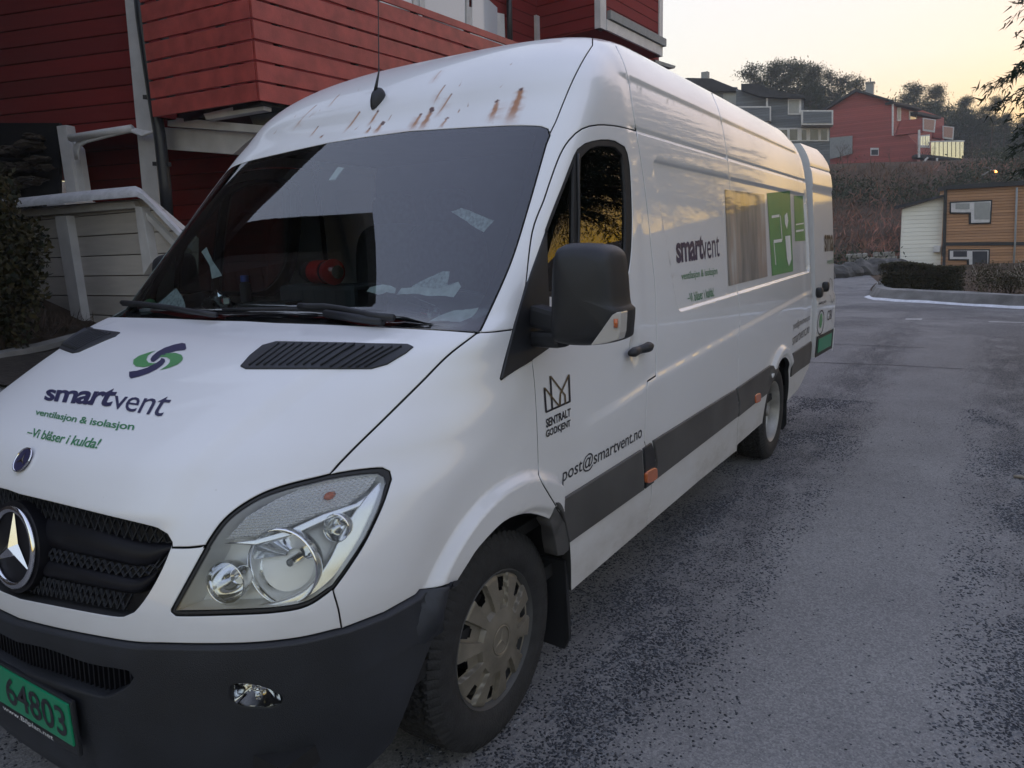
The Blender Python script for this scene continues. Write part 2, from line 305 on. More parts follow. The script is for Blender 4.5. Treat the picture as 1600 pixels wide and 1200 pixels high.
# the road: a sheet over the terrain from behind the camera to the bend
rx = np.linspace(-36, 30, 90); vs = []; fs = []
NYR = 40
for x in rx:
    y0, y1 = (-6.0, 13.0); bend = max(0, -x-14)
    y1e = 13 if x > -18.2 else 13-(-x-18.2)*9; y1e = max(y1e, 0.45-0.16*max(0, -x-20)); 
    for y in np.linspace(y0-bend*0.5, y1e, NYR): vs.append((x, y, float(terrain(x, y))*(1 if y < 0 else 0)+0.0))
fs = [(i*NYR+j, (i+1)*NYR+j, (i+1)*NYR+j+1, i*NYR+j+1) for i in range(len(rx)-1) for j in range(NYR-1)]
road = mesh_obj("road", vs, fs, M['asphalt'], smooth=True); tag(road, kind="structure")
# loose chips near the van
nch = 72000; vs = []; fs = []
k = 0
while k < nch:
    x = 1.2-7.2*rng.random()**1.25; y = rng.uniform(0.3, 3.9) if rng.random() < 0.93 else rng.uniform(-3, .3)
    pa = mnoise.noise(Vector((x*1.3, y*3.0, 4)))+0.5*mnoise.noise(Vector((x*4, y*6, 9)))
    yy = y+0.12*mnoise.noise(Vector((x*.8, 0, 2)))
    band = max(float(np.interp(yy, [.5, .85, 1.2, 1.5], [0.25, 1, 1, .0])), float(np.interp(yy, [2.1, 2.4], [0, 1])), 0.55 if yy < 0.4 else 0)
    pr_ = band*np.clip(0.36+pa*2.1, 0.02, 1)+0.005
    if rng.random() > pr_: k += 0.08; continue
    s = rng.uniform(.0028, .0062); a = rng.uniform(0, 6.28); c, sn = math.cos(a), math.sin(a); b = len(vs)
    l, w, h = s*rng.uniform(1.0, 1.7), s*rng.uniform(.55, .9), s*rng.uniform(.5, .9)
    z0 = float(terrain(x, y))
    for (u, v_, z) in ((-l, -w, 0), (l, -w*.6, 0), (l*.7, w, 0), (-l*.8, w*.8, 0), (-l*.45, -w*.2, h), (l*.5, w*.1, h*.8)): vs.append((x+c*u-sn*v_, y+sn*u+c*v_, z0+z))
    fs += [(b, b+1, b+5, b+4), (b+1, b+2, b+5), (b+2, b+3, b+4, b+5), (b+3, b, b+4)]; k += 1
m, nt, p = new_mat('grit'); L = nt.links; ge = N(nt, "ShaderNodeNewGeometry"); rp = N(nt, "ShaderNodeValToRGB"); e = rp.color_ramp.elements; e[0].color = (.012, .014, .02, 1); e[1].color = (.055, .06, .072, 1); e[1].position = .8; x_ = e.new(.95); x_.color = (.17, .175, .19, 1)
L.new(ge.outputs["Random Per Island"], rp.inputs[0]); L.new(rp.outputs[0], p.inputs["Base Color"]); p.inputs["Roughness"].default_value = .6; M['grit'] = m
tag(mesh_obj("loose_grit", vs, fs, M['grit']), "dark loose grit scattered in bands on the asphalt", "grit", kind="stuff")
# joints across the road, worn paint
M['joint'] = simple('sealed_joint', (.075, .075, .082), .8); M['paintmark'] = simple('worn_paint', (.45, .45, .44), .8, var=.3, scale=6)
def strip_on_road(name, pts, w, mat):
    vs = []; fs = []
    for i, (x, y) in enumerate(pts): j = w*(.6+.8*rng.random()); vs += [(x-j/2, y, .005), (x+j/2, y, .005)]
    fs = [(2*i, 2*i+1, 2*i+3, 2*i+2) for i in range(len(pts)-1)]; tag(mesh_obj(name, vs, fs, mat), kind="structure")
strip_on_road("road_joint", [(-8.3-.09*t+.03*math.sin(t*7), -.2+t*2.3/1.0) for t in np.linspace(0, 1.0, 24)], .028, M['joint'])
strip_on_road("road_joint", [(-10.15-.05*t+.03*math.sin(t*9), -.4+t*2.0) for t in np.linspace(0, 1, 20)], .028, M['joint'])
strip_on_road("road_marking", [(-14.33, 1.06), (-14.34, 1.15), (-14.36, 1.34)], .22, M['paintmark'])
strip_on_road("road_marking", [(-14.16, 2.42+t*.55) for t in np.linspace(0, 1, 6)], .10, M['paintmark'])
# kerb wall round the island, snow along its foot
M['concrete'] = simple('kerb_concrete', (.20, .195, .185), .85, var=.35, scale=2.5, bump=.5, bscale=25)
M['snow'] = simple('old_snow', (.72, .73, .76), .7, var=.12, scale=9, bump=.6, bscale=30)
kl = [(-24.5, -0.55), (-22.0, -0.42), (-20.3, -0.25), (-19.3, 0.1), (-18.9, .55), (-18.5, 1.24), (-17.8, 2.2), (-17.2, 3.1), (-16.2, 5.0), (-15.2, 7.5), (-14.4, 10), (-13.8, 13.5)]
def sweep(name, line, prof, mat, closed=False):
    line = smooth_line_xy(line, .25); vs = []; fs = []; k = len(prof)
    for i, q in enumerate(line):
        d = line[min(i+1, len(line)-1)]-line[max(i-1, 0)]; d /= np.linalg.norm(d); n = np.array([-d[1], d[0]])
        for (o, z) in prof: vs.append((q[0]+n[0]*o, q[1]+n[1]*o, z+.02*mnoise.noise(Vector((q[0]*1.7, q[1]*1.7, o*3+z)))))
    fs = [(i*k+j, i*k+j+1, (i+1)*k+j+1, (i+1)*k+j) for i in range(len(line)-1) for j in range(k-1)]
    o = mesh_obj(name, vs, fs, mat, smooth=True, sharp=35); bm = bmesh.new(); bm.from_mesh(o.data); bmesh.ops.recalc_face_normals(bm, faces=bm.faces); bm.to_mesh(o.data); bm.free(); return o
def smooth_line_xy(pts, step):
    p = np.array(pts, float); out = []; e = np.vstack([2*p[0]-p[1], p, 2*p[-1]-p[-2]])
    for i in range(len(p)-1):
        a, b, c, d = e[i:i+4]; n = max(1, int(np.linalg.norm(c-b)/step))
        for t in np.arange(n)/n: out.append(0.5*((2*b)+(c-a)*t+(2*a-5*b+4*c-d)*t*t+(3*b-a-3*c+d)*t**3))
    out.append(p[-1]); return np.array(out)
tag(sweep("kerb_wall", kl, [(-.0, -.05), (.0, .03), (.16, .26), (.36, .285), (.40, .1), (.4, -.1)], M['concrete']), "low sloping concrete kerb wall curving round the hedge", "kerb")
tag(sweep("snow_strip", kl[2:], [(-.13, .0), (-.06, .03), (.0, .045), (.035, .05)], M['snow']), kind="structure")
# lawn / soil on the island
isl = smooth_line_xy(kl, .5); vs = [(q[0], q[1], .14) for q in isl]+[(-24.0, 13.5, .14), (-26.0, 0.5, .14)]; vs = [(x-.35, y+.0, z) for x, y, z in vs]
tag(mesh_obj("planting_bed", vs, [tuple(range(len(vs)))], M['heath']), kind="structure")

# ------------------------------------------------------------------ foliage
def leaf_mesh(centers, sizes, shape='leaf', aspect=.45, up=.3, droop=0.0):
    """many small leaf faces; centers (n,3), sizes (n)"""
    n = len(centers); d = rng.normal(size=(n, 3)); d[:, 2] += up; d /= np.linalg.norm(d, axis=1, keepdims=True)
    t = rng.normal(size=(n, 3)); w = np.cross(d, t); w /= np.maximum(np.linalg.norm(w, axis=1, keepdims=True), 1e-6); s = sizes[:, None]
    a = centers; b = centers+d*s*.5+w*s*aspect*.5; c = centers+d*s; e = centers+d*s*.5-w*s*aspect*.5
    V = np.stack([a, b, c, e], 1).reshape(-1, 3); F = np.arange(4*n).reshape(-1, 4); return V, F
def foliage_mat(name, a, b, c=None, rough=.7):
    m, nt, p = new_mat(name); L = nt.links; ge = N(nt, "ShaderNodeNewGeometry"); rp = N(nt, "ShaderNodeValToRGB"); e = rp.color_ramp.elements; e[0].color = a+(1,); e[1].color = b+(1,)
    if c: x = e.new(.9); x.color = c+(1,); e[1].position = .85
    L.new(ge.outputs["Random Per Island"], rp.inputs[0]); L.new(rp.outputs[0], p.inputs["Base Color"]); p.inputs["Roughness"].default_value = rough; p.inputs["Specular IOR Level"].default_value = .25
    return m
M['pine'] = foliage_mat('pine_needles', (.018, .028, .012), (.045, .055, .022)); M['spruce'] = foliage_mat('spruce_needles', (.012, .024, .014), (.032, .050, .026))
M['bark'] = simple('bark', (.07, .048, .032), .9, var=.4, scale=14, bump=.6, bscale=30); M['twig'] = foliage_mat('bare_twigs', (.045, .033, .026), (.12, .085, .065)); M['hedge'] = foliage_mat('hedge_leaves', (.010, .018, .008), (.032, .045, .018), (.075, .06, .025)); M['bushleaf'] = foliage_mat('bush_leaves', (.007, .012, .006), (.022, .030, .012), (.055, .042, .014))
M['brushred'] = foliage_mat('red_brown_twigs', (.09, .055, .042), (.26, .15, .11)); M['palewood'] = simple('pale_bark', (.33, .29, .23), .8, var=.3, scale=12)
def join_vf(parts):
    V = []; F = []; b = 0
    for v, f in parts: V.append(np.asarray(v)); F += [tuple(int(i)+b for i in q) for q in f]; b += len(v)
    return np.vstack(V), F
def pine_tree(h, seed, spread=.32, crown0=.4):
    rs = np.random.default_rng(seed); root = empty("pine_tree"); mb = MB(); lean = rs.normal(0, .02, 2)*h
    tr_ = [Vector((lean[0]*t*t+.1*rs.normal()*t, lean[1]*t*t, h*t)) for t in np.linspace(0, 1, 8)]; mb.tube([Vector((0, 0, -.8))]+tr_, [h*.018]+list(np.linspace(h*.016, h*.003, 8)), 7)
    cen = []; sz = []
    for i in range(int(26)):
        t = crown0+(1-crown0)*rs.random()**.8; a = rs.uniform(0, 6.28); r = h*spread*(1.05-t)**.5*rs.uniform(.35, 1); bz = h*t; p0 = Vector((lean[0]*t*t, lean[1]*t*t, bz)); p1 = p0+Vector((math.cos(a)*r, math.sin(a)*r, r*rs.uniform(-.05, .4)))
        mb.tube([p0, p0.lerp(p1, .5)+Vector((0, 0, -.03*h*.3)), p1], [h*.006, h*.004, h*.0015], 5, caps=False)
        for q in range(5):
            c = p0.lerp(p1, rs.uniform(.45, 1.05)); n = int(36); R = h*.050*rs.uniform(.6, 1.3)
            pts = rs.normal(size=(n, 3))*[R, R, R*.5]+np.array(c); cen.append(pts); sz.append(np.full(n, h*.030)*rs.uniform(.6, 1.2, n))
    for q in range(4): pts = rs.normal(size=(40, 3))*[h*.035, h*.035, h*.03]+np.array(tr_[-1])-[0, 0, h*.03*q]; cen.append(pts); sz.append(np.full(40, h*.03))
    mb.build("trunk", M['bark'], root, True); V, F = leaf_mesh(np.vstack(cen), np.concatenate(sz), aspect=.30, up=.4); mesh_obj("crown", V, F, M['pine'], root); return root
def bare_tree(h, seed):
    rs = np.random.default_rng(seed); root = empty("bare_tree"); mb = MB()
    def grow(p, d, l, r, dep):
        p1 = p+d*l; mb.tube([p, p.lerp(p1, .5)+Vector(rs.normal(0, .03*l, 3)), p1], [r, r*.8, r*.62], 5 if dep < 2 else 3, caps=False)
        if dep >= 5: return
        for k in range(rs.integers(2, 4)): nd = (d+Vector(rs.normal(0, .38, 3))+Vector((0, 0, .16))).normalized(); grow(p1 if k else p.lerp(p1, .8), nd, l*rs.uniform(.6, .85), r*.58, dep+1)
    grow(Vector((0, 0, -.5)), Vector((0, 0, 1)), h*.28, h*.013, 0); mb.build("branches", M['twig'], root); return root
def place(src, loc, rz, sc, label, group, first):
    o = src if first else copy_tree(src); o.location = loc; o.rotation_euler = (0, 0, rz); o.scale = (sc,)*3; o["label"] = label; o["category"] = "tree"; o["group"] = group; return o
def tz(p): return float(terrain(p[0], p[1]))
protos = [pine_tree(6.5, 3), pine_tree(7.5, 11, .28, .5), pine_tree(6.0, 23, .38, .3)]; used = [True]*3
treespots = [ # photo x of the stem, photo y of the top, depth, kind, label
 (1176, 117, 100, 0, "small pine on the ridge left of the tall pines behind the grey house"), (1203, 112, 96, 1, "bushy pine rising behind the ridge of the grey house roof"), (1222, 110, 98, 0, "tallest pine above the grey house"), (1240, 116, 95, 2, "broad pine over the right end of the grey roof"), (1256, 118, 92, 1, "slim pine standing just right of the grey roof"), (1282, 128, 96, 2, "dense rounded pine between the grey and the red house"), (1304, 134, 94, 2, "low dense pine left of the red roof ridge"), (1270, 135, 90, 0, "dark pine in front of the dense trees between the two houses"),
 (1324, 136, 98, 0, "pine top behind the left slope of the red roof"), (1403, 142, 104, 0, "pine behind the red roof, right of its chimney"), (1420, 150, 106, 2, "low pine behind the red roof's right eave"), (1445, 146, 104, 1, "pine rising above the far eave of the red house"), (1493, 161, 96, 1, "tall slender pine right of the red balconies"), (1536, 160, 88, 0, "large dark pine with flat layered top against the glow"), (1521, 176, 90, 2, "bushy pine left of the large layered pine"), (1556, 185, 90, 1, "pine right of the large layered pine"), (1580, 190, 96, 0, "open pine in front of the brightest sky"), (1600, 200, 88, 2, "dark pine at the right edge of the skyline"), (1508, 185, 92, 0, "pine behind the yellow glass railing"), (1630, 195, 90, 1, "pine outside"), (1680, 200, 95, 0, "pine outside"), (1760, 215, 95, 2, "pine outside"), (1850, 225, 90, 1, "pine outside"), (1930, 230, 92, 0, "pine outside"), (2050, 240, 95, 2, "pine outside")]
ph = [6.5, 7.5, 6.0]
for i, (x, ytop, dep, kd, lab) in enumerate(treespots):
    b = at_depth((x, VPH(x)), dep); z0 = tz(b); top = at_depth((x, ytop), dep).z; hgt = max(3.0, top-z0); first = used[kd]; used[kd] = False
    if lab == "pine outside": lab = "dark pine on the skyline right of the picture"
    place(protos[kd], (b.x, b.y, z0), i*1.7, hgt/ph[kd], lab, "pines on the ridge", first)
bt_ = bare_tree(7, 5); bt2 = bare_tree(7, 8); bf = [True, True]
for i, (x, ytop, dep, k, lab) in enumerate([(1462, 150, 100, 0, "bare tree with fine upright twigs above the far balcony"), (1478, 152, 98, 1, "bare thin tree between the far balcony and the slender pine"), (1515, 168, 97, 0, "bare tree between the slender pine and the layered pine"), (1545, 200, 86, 1, "bare sapling below the layered pine"), (1590, 215, 84, 0, "bare tree in front of the bright sky by the picture edge"), (1310, 240, 52, 1, "leafless sapling on the slope under the grey house")]+[(rng.uniform(1300, 1700), None, d_, int(rng.integers(0, 2)), 'leafless sapling among the brush on the hillside') for d_ in np.linspace(41, 64, 34)]):
    b = at_depth((x, VPH(x)), dep); z0 = tz(b); top = at_depth((x, ytop), dep).z if ytop else z0+rng.uniform(2.2, 3.8); place([bt_, bt2][k], (b.x, b.y, z0), i*2.1, max(2.5, top-z0)/9.0, lab, "bare trees on the ridge" if ytop else "saplings on the hillside", bf[k]); bf[k] = False
# the far wood along the ridge (reads as one mass behind the single pines)
cen = []; sz = []
for i in range(900):
    x = rng.uniform(1165, 2900); dep = rng.uniform(93, 118); b = at_depth((x, VPH(x)), dep); z = tz(b)
    top = float(np.interp(x, [1165, 1230, 1290, 1340, 1400, 1460, 1520, 1600, 1900, 2300, 2900], [170, 152, 160, 172, 170, 178, 194, 212, 225, 235, 235])); zt_ = at_depth((x, top), dep).z+rng.normal(0, .45)
    for k in range(int(max(1, (zt_-z)/.8))):
        n = 60; R = rng.uniform(.7, 1.5); zz = z+.6+k*.8+rng.uniform(-.3, .3); cen.append(np.array([b.x, b.y, min(zz, zt_-.4)])+rng.normal(size=(n, 3))*[R, R, .45]); sz.append(rng.uniform(.25, .6, n))
V, F = leaf_mesh(np.vstack(cen), np.concatenate(sz), aspect=.32, up=.5)
tag(mesh_obj("far_wood", V, F, M['pine']), "dark wood covering the ridge behind the houses and single pines", "wood", kind="stuff")
# brush over the hillside (uncountable)
cen = []; sz = []; nb = 15000
for i in range(nb):
    x = rng.uniform(1150, 1900); dep = 37.5+52*rng.random()**1.5; b = at_depth((x, VPH(x)), dep); z = tz(b)
    if z < .15 and dep < 40: continue
    if rng.random() < .5*(mnoise.noise(Vector((b.x*.16, b.y*.16, 3)))+.2)+.35:
        n = 5; hh = rng.uniform(.3, .95)*(1 if dep < 56 else .35); cen.append(np.array([b.x, b.y, z-.1])+rng.normal(size=(n, 3))*[.4, .4, 0]+[0, 0, 1]*rng.uniform(0, hh*.5, (n, 1))); sz.append(rng.uniform(.5, 1.0, n)*hh)
V, F = leaf_mesh(np.vstack(cen), np.concatenate(sz), aspect=.10, up=1.6)
m = M['brushred']; nt = m.node_tree; L = nt.links; p = nt.nodes['Principled BSDF']; src_ = p.inputs['Base Color'].links[0].from_socket; tc = N(nt, 'ShaderNodeTexCoord'); nz = N(nt, 'ShaderNodeTexNoise'); nz.inputs['Scale'].default_value = .22; nz.inputs['Detail'].default_value = 6; L.new(tc.outputs['Object'], nz.inputs['Vector']); rp = N(nt, 'ShaderNodeValToRGB'); e = rp.color_ramp.elements; e[0].position = .38; e[0].color = (.55, .62, .50, 1); e[1].position = .62; e[1].color = (1.5, 1.2, 1.15, 1); mx = N(nt, 'ShaderNodeMix', data_type='RGBA', blend_type='MULTIPLY'); mx.inputs[0].default_value = 1; L.new(src_, mx.inputs[6]); L.new(nz.outputs[0], rp.inputs[0]); L.new(rp.outputs[0], mx.inputs[7]); L.new(mx.outputs[2], p.inputs['Base Color'])
tag(mesh_obj("hillside_brush", V, F, M['brushred']), "reddish brown leafless brush covering the hillside under the houses", "brush", kind="stuff")
cen = []; sz = []
for i in range(4200):
    x = rng.uniform(1180, 1900); dep = rng.uniform(36, 92); b = at_depth((x, VPH(x)), dep); z = tz(b)
    if mnoise.noise(Vector((b.x*.1, b.y*.1, 8))) < .05 or (55 < dep < 74 and x < 1540): continue
    n = 30; cen.append(np.array([b.x, b.y, z+.35])+rng.normal(size=(n, 3))*[.55, .55, .35]); sz.append(rng.uniform(.12, .32, n))
V, F = leaf_mesh(np.vstack(cen), np.concatenate(sz), aspect=.4, up=.4)
tag(mesh_obj("evergreen_scrub", V, F, M['pine']), "dark green scrub patches scattered on the hillside", "scrub", kind="stuff")
# hedge and shrubs on the island
def hedge_thing(name, line, w, h, n, mat, label, cat, ls=.06):
    cen = []; line = smooth_line_xy(line, .2)
    for q in line:
        m = max(1, int(n/len(line))); r = rng.uniform(-1, 1, (m, 3)); side = rng.random(m); r[:, 2] = np.where(side < .45, rng.uniform(.85, 1.0, m), r[:, 2]*.5+.5); r[:, 1] = np.where(side > .45, np.sign(r[:, 1])*rng.uniform(.82, 1, m), r[:, 1])
        p = np.stack([q[0]+r[:, 1]*w/2*.8+r[:, 0]*.12, q[1]+r[:, 0]*.18, .14+h*r[:, 2]*(1+.08*math.sin(q[1]*3.1))], -1); cen.append(p)
    c = np.vstack(cen); V, F = leaf_mesh(c, rng.uniform(.5, 1.2, len(c))*ls, aspect=.6, up=.3); root = empty(name, label=label, cat=cat); mesh_obj("foliage", V, F, mat, root)
    mb = MB(); 
    for a, b in zip(line[:-1], line[1:]): mb.bar((a[0], a[1], .14+h*.35), (b[0], b[1], .14+h*.35), w*.45, h*.6)
    mb.build("branches", M['hedge'], root); return root
hedge_thing("hedge", [(-21.6, .05), (-20.9, 1.0), (-20.3, 1.75)], .85, .68, 17000, M['hedge'], "clipped dark green hedge behind the kerb wall", "hedge")
def shrub(name, c, r, h, n, mat, label, cat, stems=5, ls=.07, pale=False, group=None):
    root = empty(name, (0, 0, 0), label=label, cat=cat, group=group); mb = MB(); c = np.array(c)
    cen = []
    for i in range(stems):
        a = rng.uniform(0, 6.28); tip = Vector(c+[math.cos(a)*r*.7, math.sin(a)*r*.7, h*rng.uniform(.7, 1)]); b = Vector(c+[math.cos(a)*r*.15, math.sin(a)*r*.15, -.1]); mid = b.lerp(tip, .5)+Vector((0, 0, .1*h)); mb.tube([b, mid, tip], [.022, .014, .005], 5)
        for k in range(3): t2 = mid+Vector(rng.normal(0, .35*r, 3)); mb.tube([mid, t2], [.008, .003], 4)
    q = rng.normal(size=(n, 3)); q /= np.linalg.norm(q, axis=1, keepdims=True); q *= (rng.random((n, 1))**.4)*(1+.25*np.sin(q[:, :1]*7+q[:, 2:]*5)); cen = c+q*[r, r, h*.5]+[0, 0, h*.5]
    mb.build("stems", M['palewood'] if pale else M['bark'], root, True); V, F = leaf_mesh(cen, rng.uniform(.5, 1.3, n)*ls, aspect=.5, up=.3); mesh_obj("foliage", V, F, mat, root); return root
M['drybush'] = foliage_mat('dry_bush', (.05, .032, .014), (.10, .065, .028), (.05, .055, .02))
for (x, y, r, h, n, mt, lab, pl) in ((-19.9, 2.45, .55, .75, 1500, 'drybush', "brown withered shrub with pale forked stems beside the hedge", True), (-19.3, 3.3, .6, .85, 1300, 'drybush', "reddish brown shrub with long pale stems under the downpipe", True), (-18.9, 4.2, .55, .6, 1500, 'hedge', "low dark green shrub at the right end of the kerb wall", False), (-20.1, 2.9, .4, .5, 700, 'hedge', "small green shrub between the two withered shrubs", False), (-18.2, 5.6, .7, .8, 1500, 'hedge', "dark shrub outside the right edge of the picture", False)):
    shrub("shrub", (x, y, .14), r, h, n, M[mt], lab, "shrub", pale=pl, ls=.055)
# big spruce leaning over the road on the right
def spruce(loc, h, R, z0, label):
    root = empty("spruce_tree", label=label, cat="tree"); mb = MB(); mb.tube([Vector(loc)+Vector((0, 0, -.3)), Vector(loc)+Vector((0, 0, h*.5)), Vector(loc)+Vector((0, 0, h))], [.24, .15, .02], 10); cen = []; dirs = []; sz = []
    nl = 34
    for i in range(nl):
        t = i/(nl-1); z = z0+(h-z0-.3)*t; rad = R*(1-t)**.62*min(1, .80+t*1.6)+.2; nbr = int(9+10*(1-t))
        for k in range(nbr):
            a = 2*math.pi*(k+rng.random()*.8)/nbr+i*1.3; rr = rad*rng.uniform(.84, 1.02); p0 = Vector(loc)+Vector((0, 0, z)); pts = [p0+Vector((math.cos(a)*rr*s, math.sin(a)*rr*s, -.34*rr*s*s+.16*rr*s)) for s in np.linspace(0, 1, 7)]
            mb.tube(pts, list(np.linspace(.035, .006, 7)), 4, caps=False)
            for s in np.linspace(.22, 1, 14):
                c = p0+Vector((math.cos(a)*rr*s, math.sin(a)*rr*s, -.34*rr*s*s+.16*rr*s)); L_ = .55*(1.12-s)*rr*.55+.22
                for sd in (-1, 1):
                    aa = .7+.35*rng.random(); d = Vector((math.cos(a+sd*aa), math.sin(a+sd*aa), -.25-.4*rng.random())).normalized(); nn = 22
                    for q in range(nn): f = q/nn; pp = c+d*(L_*f); cen.append(np.array(pp)+rng.normal(0, .018, 3)); dd = np.array(d)+rng.normal(0, .55, 3)+[0, 0, -.25]; dirs.append(dd/np.linalg.norm(dd)); sz.append(rng.uniform(.06, .12))
    cen = np.array(cen); d = np.array(dirs); s = np.array(sz)[:, None]; t = rng.normal(size=cen.shape); w = np.cross(d, t); w /= np.linalg.norm(w, axis=1, keepdims=True)
    V = np.stack([cen-w*s*.11, cen+w*s*.11, cen+d*s*1.1], 1).reshape(-1, 3); F = np.arange(len(V)).reshape(-1, 3)
    mb.build("trunk", M['bark'], root, True); mesh_obj("crown", V, F, M['spruce'], root); return root
spruce((-8.9, 6.35, 0), 12.0, 4.3, 3.05, "dark spruce with drooping boughs at the upper right edge")
# ------------------------------------------------------------------ the delivery van's outer skin: one smooth surface S(u, v)
# u = 0 on the centre line of the front, 1 where the side begins, then metres back along the side; v runs up the body.
#   z, nose x, half width, corner depth, corner exponent
ROWS = np.array([
(.20,.965,.955,.60,2.6),
(.34,.985,.965,.60,2.6),
(.50,1.0,.978,.60,2.6),
(.66,.995,.986,.60,2.6),
(.75,.985,.989,.60,2.6),
(.845,.965,.991,.63,2.55),
(.97,.932,.992,.74,2.5),
(1.068,.880,.991,.90,2.5),
(1.16,.735,.989,.90,2.65),
(1.25,.535,.986,.78,3.0),
(1.31,.365,.983,.62,3.6),
(1.36,.14,.980,.43,5.2),
(1.385,.055,.978,.37,6.2),
(1.395,.0458,.9775,.37,6.25),
(1.60,-.145,.965,.36,6.6),
(1.85,-.37,.947,.36,6.6),
(2.05,-.548,.928,.37,6.2),
(2.12,-.61,.918,.38,5.8),
(2.20,-.665,.900,.40,5.2),
(2.29,-.76,.866,.42,4.6),
(2.37,-.885,.815,.44,4.1),
(2.43,-1.02,.760,.45,3.8),
(2.49,-1.22,.68,.5,3.3),
(2.545,-1.42,.56,.5,3.),
(2.58,-1.62,.42,.45,3.),
(2.605,-1.82,.24,.35,3.),
(2.615,-2.0,.0,.3,3.)
])
def pchip(x, y, q):
    h = np.diff(x); d = np.diff(y)/h; m = np.zeros(len(x))
    for i in range(1, len(x)-1):
        if d[i-1]*d[i] > 0:
            w1 = 2*h[i]+h[i-1]; w2 = h[i]+2*h[i-1]; m[i] = (w1+w2)/(w1/d[i-1]+w2/d[i])
    m[0] = d[0]; m[-1] = d[-1]
    i = np.clip(np.searchsorted(x, q)-1, 0, len(h)-1); t = (q-x[i])/h[i]
    return (1+2*t)*(1-t)**2*y[i]+t*(1-t)**2*h[i]*m[i]+t*t*(3-2*t)*y[i+1]+t*t*(t-1)*h[i]*m[i+1]
VV = np.concatenate([[0], np.cumsum(np.maximum(np.hypot(np.diff(ROWS[:, 0]), np.maximum(0.7*np.abs(np.diff(ROWS[:, 1])), np.abs(np.diff(ROWS[:, 2])))), 1e-3))])
def rowsat(v):
    v = np.clip(v, 0, VV[-1]); return [pchip(VV, ROWS[:, k], v) for k in range(5)]
def P0(u, v):
    u, v = np.broadcast_arrays(np.asarray(u, float), np.asarray(v, float))
    z, xn, b, c, n = rowsat(v)
    a = np.abs(u); ph = np.clip(a, 0, 1)*math.pi/2; cs, sn = np.maximum(np.cos(ph), 0), np.sin(ph)
    Ln = (cs**n+sn**n)**(1/n)
    yy = b*sn/Ln; xx = xn-c*(1-cs/Ln)
    return np.stack([np.where(a > 1, (xn-c)-(a-1), xx), np.where(a > 1, b, yy)*np.where(u < 0, -WIDE, 1.0), z], -1)
WIDE = 1.04
def sm(t): t = np.clip(t, 0, 1); return t*t*(3-2*t)
def SW(x): return np.interp(-x, [0.408, 0.561, 0.885, 1.163, 2.468, 4.6], [0.945, 0.973, 0.994, 1.026, 1.081, 1.166])   # swage line height
AF = (0.02, 0.345); AR = (-3.665, 0.345)
def D0(p):
    """pressed-in features of the skin: swage, blanked windows, rain gutter, roof grooves, wheel-arch flares, bonnet bulge"""
    x, y, z = p[..., 0], np.abs(p[..., 1]), p[..., 2]
    d = 0.010*sm((SW(x)-z+0.01)/0.045)*sm((-0.35-x)/0.5)
    side = sm((0.2-x)/0.1)
    zt = 1.945+0.0*x; zb = np.interp(-x, [1.49, 4.76], [1.262, 1.315])
    xf = np.interp(z, [1.26, 1.95], [-1.50, -1.275]); xr = np.interp(z, [1.28, 1.93], [-4.72, -4.62])
    r = 0.06; g = np.minimum(xf-x, x-xr); k = np.minimum(zt-z, z-zb)
    dd = r-np.hypot(np.maximum(r-g, 0), np.maximum(r-k, 0)); dd = np.where((g < 0) | (k < 0), np.minimum(g, k), dd)
    d = d-0.014*sm(dd/0.016)
    back = sm((-1.02-x)/0.12)
    z1 = G1Z+0.0*x
    d = d+back*(0.010*sm((z-z1+0.012)/0.024)-0.004)*sm((x+4.55)/0.15)*sm((2.6-z)/0.2)
    z2 = G2Z+0.0*x
    d = d-0.008*np.exp(-((z-z2)/0.008)**2)*back
    for (ax, az), r0, r1, hgt, xa, xb in ((AF, 0.42, 0.565, 0.034, -0.30, 0.6), (AR, 0.40, 0.50, 0.030, -4.3, -3.0)):
        rr = np.hypot(x-ax, z-az); up = sm((z-0.60)/0.08)
        d = d+hgt*sm((r1-rr)/0.035)*up*sm((x-xa)/0.02)*sm((xb-x)/0.02)*sm((y-0.7)/0.15)-0.012*sm((r0+0.035-rr)/0.03)*up*(rr < r1)*sm((y-0.7)/0.15)*sm((x-xa)/0.02)*sm((xb-x)/0.02)
    # bonnet bulge, narrowing towards the grille
    yr = np.interp(x, [0.1, 0.35, 0.6, 0.8, 0.9], [0.80, 0.72, 0.66, 0.62, 0.60])
    d = d+0.016*sm((yr-y)/0.07)*sm((z-0.93)/0.06)*sm((x-0.12)/0.25)*(z < 1.375)
    # the scoop behind the door handle
    d = d-0.016*sm(1.15*(1-np.hypot((x-HSX)/0.062, (z-HSZ)/0.085)))
    return d
HSX, HSZ = -0.965, 1.165
G1Z, G2Z = 2.255, 2.045
def NS(u, v, e=2e-3, disp=True):
    f = S1 if disp else P0
    du = f(u+e, v)-f(u-e, v); dv = f(u, v+e)-f(u, v-e)
    n = np.cross(du, dv); return n/np.maximum(np.linalg.norm(n, axis=-1, keepdims=True), 1e-12)
def S1(u, v):
    p = P0(u, v)
    e = 2e-3; du = P0(u+e, v)-P0(u-e, v); vv = np.clip(v, e, VV[-1]-e); dv = P0(u, vv+e)-P0(u, vv-e)
    n = np.cross(du, dv); n = n/np.maximum(np.linalg.norm(n, axis=-1, keepdims=True), 1e-12)
    return p+D0(p)[..., None]*n
def S(u, v, off=0.0):
    u, v = np.broadcast_arrays(np.asarray(u, float), np.asarray(v, float))
    if np.all(np.asarray(off) == 0): return S1(u, v)
    return S1(u, v)+np.asarray(off)[..., None]*NS(u, v)
def proj(p):
    q = (np.asarray(p)-CAM_POS) @ CAM_R.T
    return np.stack([800+FPX*q[..., 0]/q[..., 2], 600+FPX*q[..., 1]/q[..., 2]], -1)
